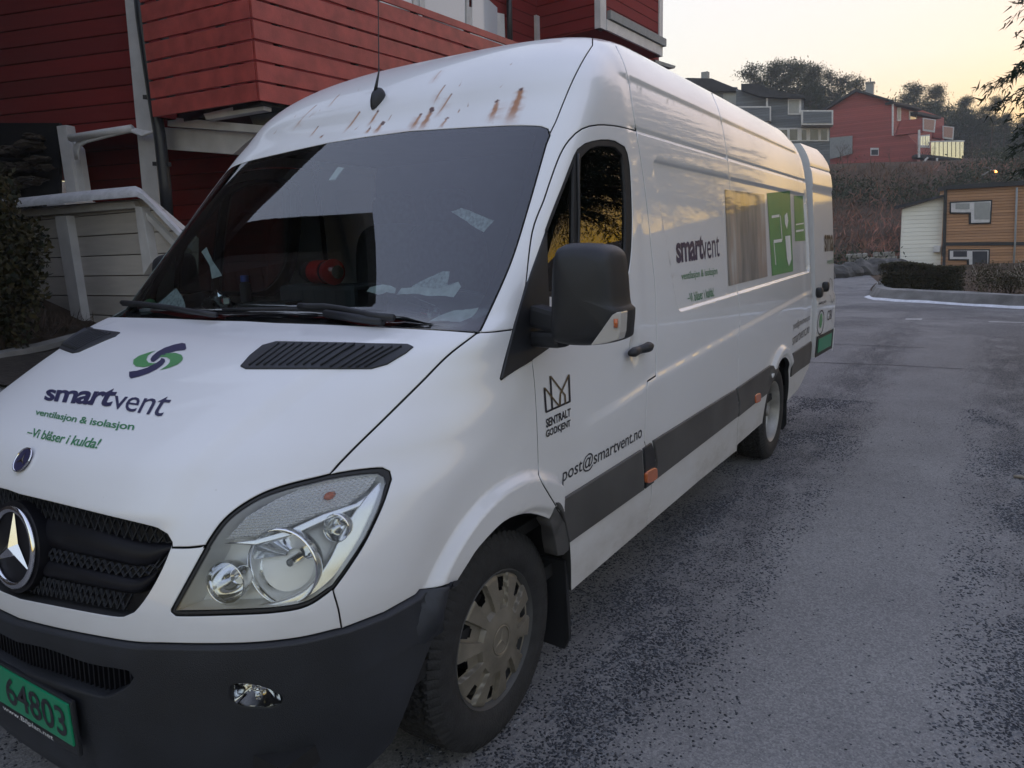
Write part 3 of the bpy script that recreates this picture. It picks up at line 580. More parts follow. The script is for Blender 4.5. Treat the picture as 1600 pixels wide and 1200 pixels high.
_us = np.concatenate([np.linspace(-0.9, 1, 191), 1+np.linspace(0.02, 5.2, 260)]); _vs = np.linspace(0.005, VV[-1]-0.03, 220)
_UG, _VG = [a.ravel() for a in np.meshgrid(_us, _vs, indexing='ij')]
_PG = S1(_UG, _VG); _PX = proj(_PG); _NG = NS(_UG, _VG)
_ok = ((CAM_POS-_PG)*_NG).sum(-1) > 0.02
_UG, _VG, _PX = _UG[_ok], _VG[_ok], _PX[_ok]
def cast(q, off=0.0):
    """photo positions -> (u, v) on the van's skin"""
    q = np.atleast_2d(np.array(q, float)); u = np.empty(len(q)); v = np.empty(len(q))
    for i, a in enumerate(q):
        j = np.argmin(((_PX-a)**2).sum(-1)); u[i] = _UG[j]; v[i] = _VG[j]
    for it in range(10):
        f = proj(S(u, v, off))-q; e = 1e-4
        ju = (proj(S(u+e, v, off))-proj(S(u-e, v, off)))/(2*e); jv = (proj(S(u, v+e, off))-proj(S(u, v-e, off)))/(2*e)
        det = ju[:, 0]*jv[:, 1]-ju[:, 1]*jv[:, 0]; det = np.where(np.abs(det) < 1e-3, 1e-3, det)
        su = (f[:, 0]*jv[:, 1]-f[:, 1]*jv[:, 0])/det; sv = (ju[:, 0]*f[:, 1]-ju[:, 1]*f[:, 0])/det
        u = u-np.clip(su, -0.08, 0.08); v = np.clip(v-np.clip(sv, -0.08, 0.08), 1e-3, VV[-1]-1e-3)
    return np.stack([u, v], -1)
def smooth_line(pts, step):
    """Catmull-Rom through photo points, resampled"""
    p = np.array(pts, float); out = []
    e = np.vstack([2*p[0]-p[1], p, 2*p[-1]-p[-2]])
    for i in range(len(p)-1):
        a, b, c, d = e[i:i+4]; n = max(1, int(np.linalg.norm(c-b)/step))
        for t in np.arange(n)/n:
            out.append(0.5*((2*b)+(c-a)*t+(2*a-5*b+4*c-d)*t*t+(3*b-a-3*c+d)*t**3))
    out.append(p[-1]); return np.array(out)
def straight_line(pts, step):
    p = np.array(pts, float); out = []
    for b, c in zip(p[:-1], p[1:]):
        n = max(1, int(np.linalg.norm(c-b)/step)); out += [b+(c-b)*t for t in np.arange(n)/n]
    out.append(p[-1]); return np.array(out)
def tr(pts, off=0.0, step=9, curve=True):
    """trace in photo positions -> uv polyline"""
    return cast((smooth_line if curve and len(pts) > 2 else straight_line)(pts, step), off)
def zv(z): return float(np.interp(z, ROWS[:, 0], VV)) if False else _zv(z)
_vt = np.linspace(0, VV[-1], 4000); _zt = rowsat(_vt)[0]
def _zv(z): return np.interp(z, _zt, _vt)
def sx(x, z):
    """side position x at height z -> uv (side part, u > 1)"""
    v = _zv(z); r = rowsat(v); return np.stack(np.broadcast_arrays(1+(r[1]-r[3])-x, v), -1)
def uvline(a, b, n): t = np.linspace(0, 1, n)[:, None]; return np.array(a)*(1-t)+np.array(b)*t
def sxline(x0, z0, x1, z1, n=20):
    t = np.linspace(0, 1, n); return sx(x0+(x1-x0)*t, z0+(z1-z0)*t)
WS = 1.45
def dom(uv):
    u = uv[..., 0]; a = np.abs(u); return np.stack([np.sign(u)*np.where(a < 1, a*WS, WS+a-1), uv[..., 1]], -1)
def undom(w):
    x = w[..., 0]; a = np.abs(x); return np.stack([np.sign(x)*np.where(a < WS, a/WS, 1+a-WS), w[..., 1]], -1)
def inpoly(p, poly):
    x, y = p[:, 0], p[:, 1]; c = np.zeros(len(p), bool); n = len(poly)
    for i in range(n):
        x1, y1 = poly[i]; x2, y2 = poly[(i+1) % n]
        if y1 == y2: continue
        h = ((y1 > y) != (y2 > y)); c ^= h & (x < (x2-x1)*(y-y1)/(y2-y1)+x1)
    return c
def bdist(p, poly):
    d = np.full(len(p), 9.0)
    for i in range(len(poly)):
        a = poly[i]; b = poly[(i+1) % len(poly)]; ab = b-a; L2 = max((ab**2).sum(), 1e-12)
        t = np.clip(((p-a) @ ab)/L2, 0, 1); d = np.minimum(d, np.hypot(*(p-a-t[:, None]*ab).T))
    return d
def clean(poly, eps=1.5e-3):
    out = [poly[0]]
    for q in poly[1:]:
        if np.hypot(*(q-out[-1])) > eps: out.append(q)
    while len(out) > 3 and np.hypot(*(out[0]-out[-1])) <= eps: out.pop()
    return np.array(out)
def area(poly): x, y = poly.T; return 0.5*np.sum(x*np.roll(y, -1)-np.roll(x, -1)*y)
def panel(name, loop, mat, parent=None, holes=(), off=0.0, gap=0.003, hem=0.02, rnd=0.0025, h=0.03, mirror=None, sym=False, fine=True, base=None, extra=None, warp=None, attr=None):
    """a sheet-metal panel: the skin cut along a closed uv loop, with folded edges. mirror = parent of a copy on the other side"""
    loops = [np.vstack(loop) if isinstance(loop, (list, tuple)) else loop]+[np.vstack(q) if isinstance(q, (list, tuple)) else q for q in holes]
    if sym:
        a = loops[0]; b = a[::-1].copy(); b[:, 0] *= -1; loops[0] = np.vstack([a, b])
    W = [clean(dom(q)) for q in loops]
    W = [w if (area(w) > 0) == (i == 0) else w[::-1] for i, w in enumerate(W)]
    # interior lattice
    lo = W[0].min(0); hi = W[0].max(0)
    gx, gy = np.meshgrid(np.arange(lo[0], hi[0], h), np.arange(lo[1], hi[1], h)); L = np.stack([gx.ravel(), gy.ravel()], -1)
    L = L+rng.uniform(-0.08, 0.08, L.shape)*h
    if fine:
        k = 4; fx, fy = np.meshgrid(np.arange(lo[0], hi[0], h/k), np.arange(lo[1], hi[1], h/k)); F = np.stack([fx.ravel(), fy.ravel()], -1)
        uf = undom(F); d0 = D0(P0(uf[:, 0], uf[:, 1])).reshape(fx.shape)
        bend = np.zeros_like(d0); bend[:, 1:-1] += np.abs(d0[:, 2:]+d0[:, :-2]-2*d0[:, 1:-1]); bend[1:-1] += np.abs(d0[2:]+d0[:-2]-2*d0[1:-1])
        F = F[(bend > 2.5e-4).ravel()]; L = np.vstack([L, F])
    if extra is not None: L = np.vstack([L, dom(extra)])
    ins = inpoly(L, W[0])
    for w in W[1:]: ins &= ~inpoly(L, w)
    L = L[ins]
    md = np.full(len(L), 9.0)
    for w in W: md = np.minimum(md, bdist(L, w))
    L = L[md > min(0.012, 0.4*h)]
    if fine or extra is not None:      # drop near-duplicates
        key = np.round(L/(0.3*h/4)).astype(int); _, ix = np.unique(key, axis=0, return_index=True); L = L[ix]
    pts = []; edges = []; ring = []
    for w in W:
        s = len(pts); n = len(w); pts += [Vector(q) for q in w.tolist()]; edges += [(s+i, s+(i+1) % n) for i in range(n)]; ring.append((s, n))
    nb = len(pts); pts += [Vector(q) for q in L.tolist()]
    ov, oe, of, oiv, _, _ = delaunay_2d_cdt(pts, edges, [], 0, 1e-7)
    ov = np.array([tuple(q) for q in ov]); tri = np.array([f for f in of if len(f) == 3])
    cen = ov[tri].mean(1); ok = inpoly(cen, W[0])
    for w in W[1:]: ok &= ~inpoly(cen, w)
    tri = tri[ok]
    imap = {}
    for j, src in enumerate(oiv):
        for k_ in src: imap[k_] = j
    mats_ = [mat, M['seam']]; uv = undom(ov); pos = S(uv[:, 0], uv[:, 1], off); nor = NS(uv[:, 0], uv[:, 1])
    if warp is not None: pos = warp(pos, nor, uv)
    pos = pos.copy(); verts = list(pos); norms = list(nor); faces = [tuple(t) for t in tri]; mi_ = [0]*len(faces); hem_shade = mat in (M['paint'], M['rustpaint'], M['hoodpaint'])
    for s, n in ring:
        ids = [imap[s+i] for i in range(n)]
        Pb = pos[ids].copy(); Nb = nor[ids]
        T = np.roll(Pb, -1, 0)-np.roll(Pb, 1, 0); T /= np.maximum(np.linalg.norm(T, axis=1, keepdims=True), 1e-9)
        inw = np.cross(Nb, T); inw /= np.maximum(np.linalg.norm(inw, axis=1, keepdims=True), 1e-9)
        A = Pb+inw*(gap/2+rnd)
        B = Pb+inw*(gap/2)-Nb*rnd; C = B-Nb*hem
        for i, j in enumerate(ids): verts[j] = A[i]
        b0 = len(verts); verts += list(B); norms += list((Nb*0.5-inw)/np.linalg.norm(Nb*0.5-inw, axis=1, keepdims=True))
        c0 = len(verts); verts += list(C); norms += list(-inw)
        for i in range(n):
            j = (i+1) % n
            faces += [(ids[i], b0+i, b0+j, ids[j]), (b0+i, c0+i, c0+j, b0+j)]; mi_ += [0, 1 if hem_shade else 0]  # black hem wall stands in for shade down the panel gap
    V = np.array(verts); NN = np.array(norms); o = mesh_obj(name, V, faces, mats_ if hem_shade else mat, parent, True, NN, midx=mi_ if hem_shade else None)
    # normals face outwards
    if attr is not None:
        uvall = np.full((len(V), 2), np.nan); uvall[:len(uv)] = uv
        ca = o.data.color_attributes.new("rust", 'FLOAT_COLOR', 'POINT'); ca.data.foreach_set("color", attr(V, uvall).astype(np.float32).ravel())
    if mirror is not None:
        V2 = V.copy(); V2[:, 1] *= -WIDE; N2 = NN.copy(); N2[:, 1] *= -1
        o2 = mesh_obj(name, V2, [tuple(reversed(f)) for f in faces], mats_ if hem_shade else mat, mirror, True, N2, midx=mi_ if hem_shade else None)
        return o, o2
    return o
def skin_mesh(name, uvs, faces, mat, parent, off, midx=None):
    """flat artwork laid on the skin"""
    uv = np.array(uvs); p = S(uv[:, 0], uv[:, 1], off); return mesh_obj(name, p, faces, mat, parent, True, NS(uv[:, 0], uv[:, 1]), midx)
# ------------------------------------------------------------------ the white delivery van
van = empty("delivery_van", (0, 0, 0), 0, "white high-roofed delivery van with rust streaks above the windscreen and green lettering", "van")
def U0(uv, first=False, last=False):
    uv = uv.copy()
    if first: uv[0, 0] = 0
    if last: uv[-1, 0] = 0
    return uv
def symloop(h): h = np.vstack(h) if isinstance(h, (list, tuple)) else h; m = h[::-1].copy(); m[:, 0] *= -1; return np.vstack([h, m])
def mir(uv): m = uv[::-1].copy(); m[:, 0] *= -1; return m
def mean_v(uv): return float(uv[:, 1].mean())
# --- traced lines of the panel joints (photo positions laid on the skin)
hood_rear = tr([(430, 504), (520, 507), (600, 511), (680, 515), (742, 519)]); hood_rear = np.vstack([[0, hood_rear[0, 1]+0.004], hood_rear])
seam_hood = tr([(744, 521), (700, 556), (655, 601), (600, 655), (560, 694), (530, 725), (516, 741)])
lamp_top_in = tr([(516, 741), (500, 745), (450, 757), (410, 771), (375, 791), (350, 812), (333, 834), (321, 853)])
nose_seam = tr([(321, 853), (295, 856), (268, 856)])
grille_top = tr([(267, 848), (260, 836), (245, 827), (160, 806), (80, 786), (30, 774)]); grille_top = np.vstack([grille_top, [0, grille_top[-1, 1]+0.002]])
grille_side = tr([(267, 851), (252, 888), (230, 928), (208, 956), (192, 963), (160, 960), (80, 945), (30, 935)]); grille_side = np.vstack([grille_side, [0, grille_side[-1, 1]-0.002]])
lip = tr([(30, 968), (100, 985), (200, 1003), (260, 1006), (330, 1007), (400, 1005), (470, 997), (534, 982)]); lip = np.vstack([[0, lip[0, 1]], lip])
nose_fender = tr([(534, 982), (529, 952), (520, 922)])
lamp_bot = tr([(520, 921), (480, 947), (430, 957), (350, 961), (274, 962), (267, 956)])
lamp_in = tr([(267, 953), (300, 893), (321, 855)])
lamp_top_out = tr([(516, 741), (560, 734), (598, 731), (609, 736), (612, 748)])
lamp_out = tr([(612, 748), (598, 790), (572, 845), (545, 888), (521, 921)])
fender_low1 = tr([(537, 982), (600, 958), (650, 930), (656, 922)], curve=False)
fender_low2 = tr([(656, 922), (690, 917), (716, 908)])
arch_f = tr([(716, 907), (733, 880), (750, 855), (787, 817), (817, 804), (840, 805), (859, 812)])
flare_end = tr([(859, 812), (869, 791)])
door_low_f = tr([(869, 790), (848, 755), (842, 742)])
door_f = tr([(842, 742), (841, 700), (839, 650), (836, 600), (832, 563)])
tri_low = tr([(832, 563), (805, 579), (783, 594)])
tri_f = tr([(782, 592), (790, 560), (802, 516)])
pillar_base = tr([(802, 515), (775, 518), (750, 519)])
door_a = tr([(822, 446), (832, 362), (850, 312), (860, 282), (875, 242), (890, 218), (910, 201), (935, 195), (965, 197), (994, 204)])
door_a0 = tr([(832, 563), (826, 500), (822, 446)])
pil_low = tr([(802, 515), (814, 475), (822, 446)])
bseam_up = tr([(994, 203), (988, 165), (982, 125), (974, 97), (962, 71)])
bseam1 = tr([(994, 205), (1000, 240), (1006, 280), (1012, 330), (1019, 400), (1024, 450), (1026, 520), (1025, 586)])
bseam2 = tr([(1025, 587), (1013, 595)], curve=False)
bseam3 = tr([(1012, 596), (1010, 640), (1007, 690)])
bseam4 = tr([(1008, 692), (1015, 725), (1018, 760), (1017, 785), (1009, 823)])
sill_f = tr([(1009, 824), (950, 875), (893, 924)], curve=False)
door_ff = tr([(893, 923), (892, 870), (887, 830), (869, 791)])
ws_top = tr([(640, 205), (720, 200), (800, 196), (845, 197), (856, 201), (859, 210)]); ws_top = np.vstack([[0, ws_top[0, 1]+0.003], ws_top])
ws_side = tr([(859, 212), (854, 224), (826, 322), (798, 411), (760, 497), (750, 517)])
cap_seam = tr([(860, 206), (868, 190), (880, 160), (895, 125), (912, 92), (926, 70)])
VK = float(_zv(2.49))
capu = cap_seam[-1, 0]; cap_top = uvline(cap_seam[-1], (capu-0.03, VK), 5)
bt = bseam_up[-1]; btop = uvline(bt, (sx(-1.22, 2.49)[0], VK), 5)
seam2 = [tr([(1114, 150), (1125, 180), (1136, 242), (1141, 300), (1145, 345), (1150, 430), (1155, 480), (1157, 508)]), tr([(1156, 510), (1153, 525), (1154, 560), (1152, 605)]), tr([(1152, 606), (1155, 640), (1153, 660), (1151, 704)])]
s2 = np.vstack(seam2); s2top = uvline((s2[0, 0], VK), s2[0], 8)
# --- front
hood = panel("hood", [hood_rear, seam_hood, lamp_top_in, nose_seam, grille_top], M['hoodpaint'], van, sym=True, gap=0.006, h=0.03)
nose = panel("nose_panel", [grille_side[::-1], nose_seam[::-1], lamp_in[::-1], lamp_bot[::-1], nose_fender[::-1], lip[::-1]], M['paint'], van, sym=True, gap=0.004, h=0.03, hem=0.045)
fender, fender_r = panel("fender", [seam_hood, lamp_top_out, lamp_out, nose_fender[::-1], fender_low1, fender_low2, arch_f, flare_end, door_low_f, door_f, tri_low, tri_f, pillar_base], M['paint'], van, gap=0.004, h=0.03, mirror=van, hem=0.03)
pillar, pillar_r = panel("side_frame", [pillar_base[::-1], pil_low, door_a, bseam_up, btop, uvline((btop[-1, 0], VK), (cap_top[-1, 0], VK), 12), cap_top[::-1], cap_seam[::-1], ws_side], M['paint'], van, gap=0.004, h=0.03, mirror=van)
# rust streaks on the roof front: (x, y top, x, y bottom of the run, width px, strength, patch size px)
RUST = [(1158, 440, 1105, 510, 5, .55, 4), (1180, 535, 1115, 640, 8, .7, 8), (1222, 588, 1130, 720, 9, .8, 8), (1098, 688, 1030, 805, 22, .9, 24), (1030, 715, 970, 808, 15, .9, 12), (1195, 738, 1155, 795, 9, .8, 14), (1270, 690, 1262, 706, 4, .6, 6),
 (1508, 630, 1470, 750, 18, .9, 13), (1655, 560, 1585, 760, 26, 1., 16), (790, 770, 745, 830, 16, .9, 20), (762, 695, 705, 780, 10, .8, 11), (648, 700, 560, 815, 9, .7, 10), (710, 805, 690, 832, 12, .8, 13), (375, 660, 250, 790, 8, .7, 8), (522, 590, 460, 660, 6, .6, 6), (385, 795, 340, 850, 7, .7, 7), (412, 850, 400, 862, 9, .9, 10), (845, 722, 825, 755, 4, .5, 5), (1310, 792, 1305, 795, 4, .8, 10), (1750, 772, 1738, 778, 5, .9, 13), (1275, 530, 1268, 540, 3, .4, 5), (1325, 660, 1322, 668, 2, .4, 5), (120, 828, 110, 838, 3, .4, 5), (245, 725, 240, 735, 3, .3, 4), (628, 802, 615, 812, 3, .4, 5), (400, 688, 396, 695, 2, .3, 4), (340, 725, 330, 735, 3, .3, 5), (640, 560, 638, 566, 2, .3, 4), (1530, 542, 1526, 548, 2, .3, 4), (1595, 400, 1590, 405, 3, .5, 5), (1480, 770, 1475, 778, 3, .4, 4)]
_r = np.array(RUST, float); _ra = cast(_r[:, 0:2]/4+[400, 0]); _rb = cast(_r[:, 2:4]/4+[400, 0])
_RA, _RB = S(_ra[:, 0], _ra[:, 1]), S(_rb[:, 0], _rb[:, 1])
def rust_attr(V, uv):
    col = np.zeros((len(V), 4)); col[:, :3] = (0.30, 0.13, 0.045); best = np.zeros(len(V))
    wob = np.array([mnoise.noise(Vector(p)*55) for p in V]); wob2 = np.array([mnoise.noise(Vector(p)*160) for p in V])
    for k in range(len(RUST)):
        a, b = _RA[k], _RB[k]; wdt, stg, pz = _r[k, 4]*.00056, min(1.0, _r[k, 5]*1.35), _r[k, 6]*.00056
        ab = b-a; L = np.linalg.norm(ab); t = ((V-a) @ ab)/L**2; q = V-(a+np.clip(t, -.2, 1.3)[:, None]*ab); dl = np.linalg.norm(q, axis=1)
        w = wdt*(0.7+0.7*np.clip(t, 0, 1))*(1+0.5*wob)
        st = np.minimum(1, 1.5*stg*np.exp(-(dl/np.maximum(w, 1e-5))**2))*sm((t+.02)/.06)*(1-sm((t-.55)/.75))*.95
        da = np.linalg.norm((V-a)*[1, 1, 1], axis=1)*(1+0.55*wob+0.3*wob2); pt = stg*sm((pz*1.15-da)/(pz*.35))
        up = st > best; best = np.maximum(best, st); col[up, :3] = np.array([0.36, 0.135, 0.026])
        dk = pt > 0.4*best; best = np.maximum(best, pt); mixv = (pt*dk)[:, None]; col[:, :3] = col[:, :3]*(1-mixv)+np.array([0.085, 0.03, 0.018])*mixv
    col[:, 3] = np.clip(best, 0, 1); return col
_ex = []
for k in range(len(RUST)):
    n = max(6, int(np.linalg.norm(_RB[k]-_RA[k])*1.6/0.004)); hw = max(_r[k, 4]*.9, _r[k, 6]*1.4)*.0006; m = max(3, int(2*hw/0.004))
    t = np.linspace(-0.25, 1.35, n); d = _rb[k]-_ra[k]; dn = d/np.linalg.norm(d); per = np.array([-dn[1]/WS, dn[0]*WS])
    for o_ in np.linspace(-hw, hw, m): _ex.append(_ra[k]+t[:, None]*d+per*o_)
roof_cap = panel("roof_front", symloop([ws_top, cap_seam, cap_top, uvline((cap_top[-1, 0], VK), (0, VK), 12)]), M['rustpaint'], van, gap=0.004, h=0.03, extra=np.vstack(_ex), attr=rust_attr, fine=False)
roof = panel("roof", symloop([uvline((0, VK), (btop[-1, 0], VK), 20), uvline((btop[-1, 0], VK), (sx(-4.5, 2.49)[0], VK), 30), uvline((sx(-4.5, 2.49)[0], VK), (sx(-4.4, 2.60)[0], VV[-1]-.05), 8), uvline((sx(-4.4, 2.6)[0], VV[-1]-.05), (0, VV[-1]-.05), 30)]), M['paint'], van, gap=-0.002, h=0.09, fine=False, hem=0.01, rnd=0.001)
# --- windscreen
ws_bot = tr([(748, 519), (680, 515), (600, 511), (520, 507), (430, 504)]); ws_bot = np.vstack([ws_bot, [0, ws_bot[-1, 1]+0.004]])
wsl = symloop([ws_top, ws_side, ws_bot])
windscreen = panel("windscreen", wsl, M['glass'], van, gap=0.006, hem=0.004, rnd=0.001, h=0.05, fine=False)
fr_side = tr([(835, 216), (812, 300), (780, 400), (752, 468), (735, 494), (715, 501)]); fr_bot = tr([(700, 502), (600, 493), (500, 486), (430, 482)]); fr_bot = np.vstack([fr_bot, [0, fr_bot[-1, 1]+0.003]])
fr_top = tr([(640, 211), (720, 206), (800, 202), (826, 204), (835, 212)]); fr_top = np.vstack([[0, fr_top[0, 1]+0.003], fr_top])
panel("windscreen_border", wsl, M['glossblack'], windscreen, holes=[symloop([fr_top, fr_side, fr_bot])], off=-0.005, gap=0.004, hem=0.003, rnd=0.0008, h=0.06, fine=False)
# --- doors
hole = tr([(853, 360), (866, 325), (880, 290), (893, 256), (903, 234), (915, 225), (940, 219), (962, 221), (977, 230), (984, 255), (987, 300), (988, 350), (986, 400), (979, 440), (966, 464), (955, 469)])
hole = np.vstack([hole, tr([(955, 469), (905, 466), (856, 462)], curve=False), tr([(855, 460), (853, 362)], curve=False)])
door, door_r = panel("front_door", [door_low_f, door_f, door_a0, door_a, bseam1, bseam2, bseam3, bseam4, sill_f, door_ff], M['paint'], van, holes=[hole], gap=0.005, h=0.03, mirror=van, hem=0.035)
main_g = tr([(910, 246), (925, 231), (945, 227), (964, 230), (974, 241), (979, 300), (980, 350), (978, 395), (970, 432), (957, 456), (945, 460)]); main_g = np.vstack([main_g, tr([(945, 460), (907, 458), (907, 350), (909, 248)], curve=False)])
quart_g = tr([(899, 254), (898, 350), (897, 457), (859, 456), (857, 362), (880, 302), (898, 256)], curve=False)
seal, seal_r = panel("window_seal", hole, M['seam'], door, holes=[main_g, quart_g], off=-0.004, gap=-0.003, hem=0.02, rnd=0.003, h=0.05, fine=False, mirror=door_r)
for lp in (main_g, quart_g): panel("door_window", lp, M['sideglass'], door, off=-0.014, gap=-0.006, hem=0.004, rnd=0.001, h=0.06, fine=False, mirror=door_r)
# bronze-lit guide bar between the panes
gb = tr([(903, 240), (904, 350), (902, 458)]); mb = MB(); mb.tube(S(gb[:, 0], gb[:, 1], 0.0), 0.006, 8); mb.build("window_guide", M['black_plastic'], door, True)
sail = [tr([(783, 593), (833, 562)], curve=False), tr([(834, 561), (857, 545)], curve=False), tr([(857, 545), (858, 462)], curve=False), tr([(857, 462), (853, 360)], curve=False), tr([(852, 361), (838, 400), (822, 446), (802, 516), (783, 592)])]
panel("mirror_base", sail, M['black_plastic'], door, off=0.004, gap=0.0, hem=0.02, rnd=0.004, h=0.04, fine=False, mirror=door_r)
# --- sides
dropt = uvline((btop[-1, 0], VK), (s2[0, 0], VK), 16)
side1, side1_r = panel("side_panel", [bseam4[::-1], bseam3[::-1], bseam2[::-1], bseam1[::-1], bseam_up, btop, dropt, s2top, *seam2, tr([(1151, 705), (1094, 751), (1009, 824)], curve=False)], M['paint'], van, gap=0.007, h=0.04, mirror=van, hem=0.03)
RE = [(-4.35, 2.49), (-4.55, 2.36), (-4.62, 2.22), (-4.655, 2.0), (-4.70, 1.7), (-4.75, 1.35), (-4.785, 1.0), (-4.80, 0.8), (-4.80, 0.50)]
rear_edge = np.vstack([sxline(*a, *b, n=8) for a, b in zip(RE[:-1], RE[1:])])
th = np.linspace(math.pi-0.02, 0.0, 40); arch_r = sx(AR[0]+0.40*np.cos(th), AR[1]+0.40*np.sin(th)+0.0)
side2, side2_r = panel("rear_side_panel", [s2top, *seam2, sxline(s2[-1, 0]*0-2.54, 0.345, -3.262, 0.345, 14), arch_r[::-1], sxline(-4.07, 0.345, -4.45, 0.37, 6), sxline(-4.45, 0.37, -4.80, 0.50, 6), rear_edge[::-1], uvline((rear_edge[0, 0], VK), (s2top[0, 0], VK), 16)], M['paint'], van, gap=0.007, h=0.04, mirror=van, hem=0.03)
# rubbing strips, cab-step cap, wheel-arch trim
def strip(loop, mat='trim', off=0.012, **k): return panel("rubbing_strip", [tr(a, off, curve=False) for a in loop], M[mat], van, off=off, gap=0.001, hem=0.016, rnd=0.004, h=0.05, fine=False, mirror=van, **k)
strip([[(873, 786), (1004, 703)], [(1004, 703), (1006, 735), (1007, 766)], [(1007, 766), (891, 849)], [(891, 849), (884, 815), (873, 786)]])
strip([[(1007, 701), (1019, 692)], [(1019, 692), (1024, 708), (1025, 735), (1022, 755), (1010, 764), (1009, 735), (1007, 701)]], 'black_plastic', 0.010)
strip([[(1023, 689), (1150, 609)], [(1150, 609), (1153, 620), (1155, 640), (1153, 652), (1026, 750), (1028, 720), (1023, 689)]])
_t = np.linspace(0.78, 0.52, 8)
st4, st4r = panel("rubbing_strip", [tr([(1152.5, 607.5), (1205, 571)], 0.012, curve=False), sx(AR[0]+0.41*np.cos(np.linspace(1.15, 0.57, 8)), AR[1]+0.41*np.sin(np.linspace(1.15, 0.57, 8))), tr([(1199, 616), (1155, 651.5)], 0.012, curve=False), tr([(1155, 651.5), (1157, 630), (1152.5, 607.5)], 0.012, curve=False)], M['trim'], van, off=0.012, gap=0.001, hem=0.016, rnd=0.004, h=0.05, fine=False, mirror=van)
st5 = panel("rubbing_strip", [sxline(-4.04, 0.725, -4.76, 0.735, 8), sxline(-4.79, 0.70, -4.79, 0.58, 4), sxline(-4.76, 0.545, -4.045, 0.545, 8)], M['trim'], van, off=0.012, gap=0.001, hem=0.016, rnd=0.004, h=0.05, fine=False, mirror=van)
panel("arch_trim", [tr([(869, 793), (884, 818), (890, 847), (889, 860), (882, 867)], 0.006), tr([(882, 867), (872, 869), (868, 845), (860, 815), (869, 793)], 0.006, curve=False)], M['trim'], van, off=0.006, gap=0.0, hem=0.05, rnd=0.004, h=0.04, fine=False, mirror=van)
# --- bumper
OB = 0.022
b_top = [np.vstack([[0, lip[0, 1]], lip[1:]]), fender_low1, fender_low2]
b_side = tr([(714, 913), (702, 943), (684, 985), (664, 1033), (640, 1098), (614, 1163)], OB)
b_bot = uvline(b_side[-1], (0, 0.01), 30); b_bot[:, 1] = np.maximum(0.003, b_side[-1, 1]*(1-np.linspace(0, 1, 30))**3+0.004)
int_half = tr([(30, 1003), (75, 1014), (140, 1036), (205, 1048), (213, 1056), (200, 1070), (170, 1084), (150, 1086), (75, 1060), (30, 1046)], OB); int_half = np.vstack([[0, int_half[0, 1]], int_half, [0, int_half[-1, 1]]])
fog = tr([(366, 1068), (372, 1065), (395, 1065), (425, 1072), (437, 1085), (437, 1098), (420, 1103), (385, 1102), (368, 1095), (366, 1068)], OB, step=5)
def bump_warp(pos, nor, uv):
    """the bumper's upper ledge, the deep middle and the flat chin"""
    z = pos[:, 2]; zt = np.interp(np.abs(uv[:, 0]), [0, .3, .6, .8, 1.0, 1.1], [.655, .675, .70, .715, .70, .68]); d = 0.024*np.clip((zt-z)/0.085, 0, 1)-0.022*sm((zt-0.085-z)/0.03)-0.03*sm((0.32-z)/0.10)
    side = sm((np.abs(uv[:, 0])-0.62)/0.1); d = d-side*0.010*sm((z-0.60)/0.03)*sm((uv[:, 0]-0.9)/0.1)
    return pos+nor*d[:, None]
bumper = panel("bumper", symloop(b_top+[b_side, b_bot]), M['bumper'], van, holes=[symloop(int_half), fog, mir(fog)], off=OB, gap=0.002, hem=0.04, rnd=0.006, h=0.022, fine=False, warp=bump_warp)
intake = panel("air_intake", symloop(int_half), M['grille'], bumper, off=OB-0.045, gap=-0.01, hem=0.002, rnd=0.001, h=0.06, fine=False)
mb = MB()
hu = symloop(int_half); lo_u, hi_u = hu[:, 0].min(), hu[:, 0].max()
for k in range(64):
    u = lo_u+(hi_u-lo_u)*(k+.5)/64; vt = np.interp(abs(u), int_half[1:5, 0], int_half[1:5, 1]); vb = np.interp(abs(u), int_half[:5:-1, 0][:6], int_half[:5:-1, 1][:6])
    pp = S(np.array([u, u]), np.array([vb, vt]), OB-0.03); mb.bar(pp[0], pp[1], 0.006, 0.01, (1, 0, 0))
mb.build("intake_louvre", M['grille'], bumper)
for f in (fog, mir(fog)):
    fl = panel("fog_lamp", f, M['lens'], bumper, off=OB+0.006, gap=0.002, hem=0.01, rnd=0.003, h=0.012, fine=False)
    c = f.mean(0); base = S(c[0], c[1], OB-0.035); nn = NS(c[0], c[1])
    q = S(f[:, 0], f[:, 1], OB+0.003); q2 = base+(S(f[:, 0], f[:, 1], OB)-S(c[0], c[1], OB))*0.35
    k = len(q); vs = list(q)+list(q2)+[base]; fs = [(i, (i+1) % k, k+(i+1) % k, k+i) for i in range(k)]+[(k+i, k+(i+1) % k, 2*k) for i in range(k)]
    o = mesh_obj("fog_reflector", vs, fs, M['reflector'], fl, True, sharp=25)
    mb = MB(); mb.tube([base, base+nn*0.02], [0.008, 0.008], 10); mb.build("fog_bulb", M['chrome'], fl, True)
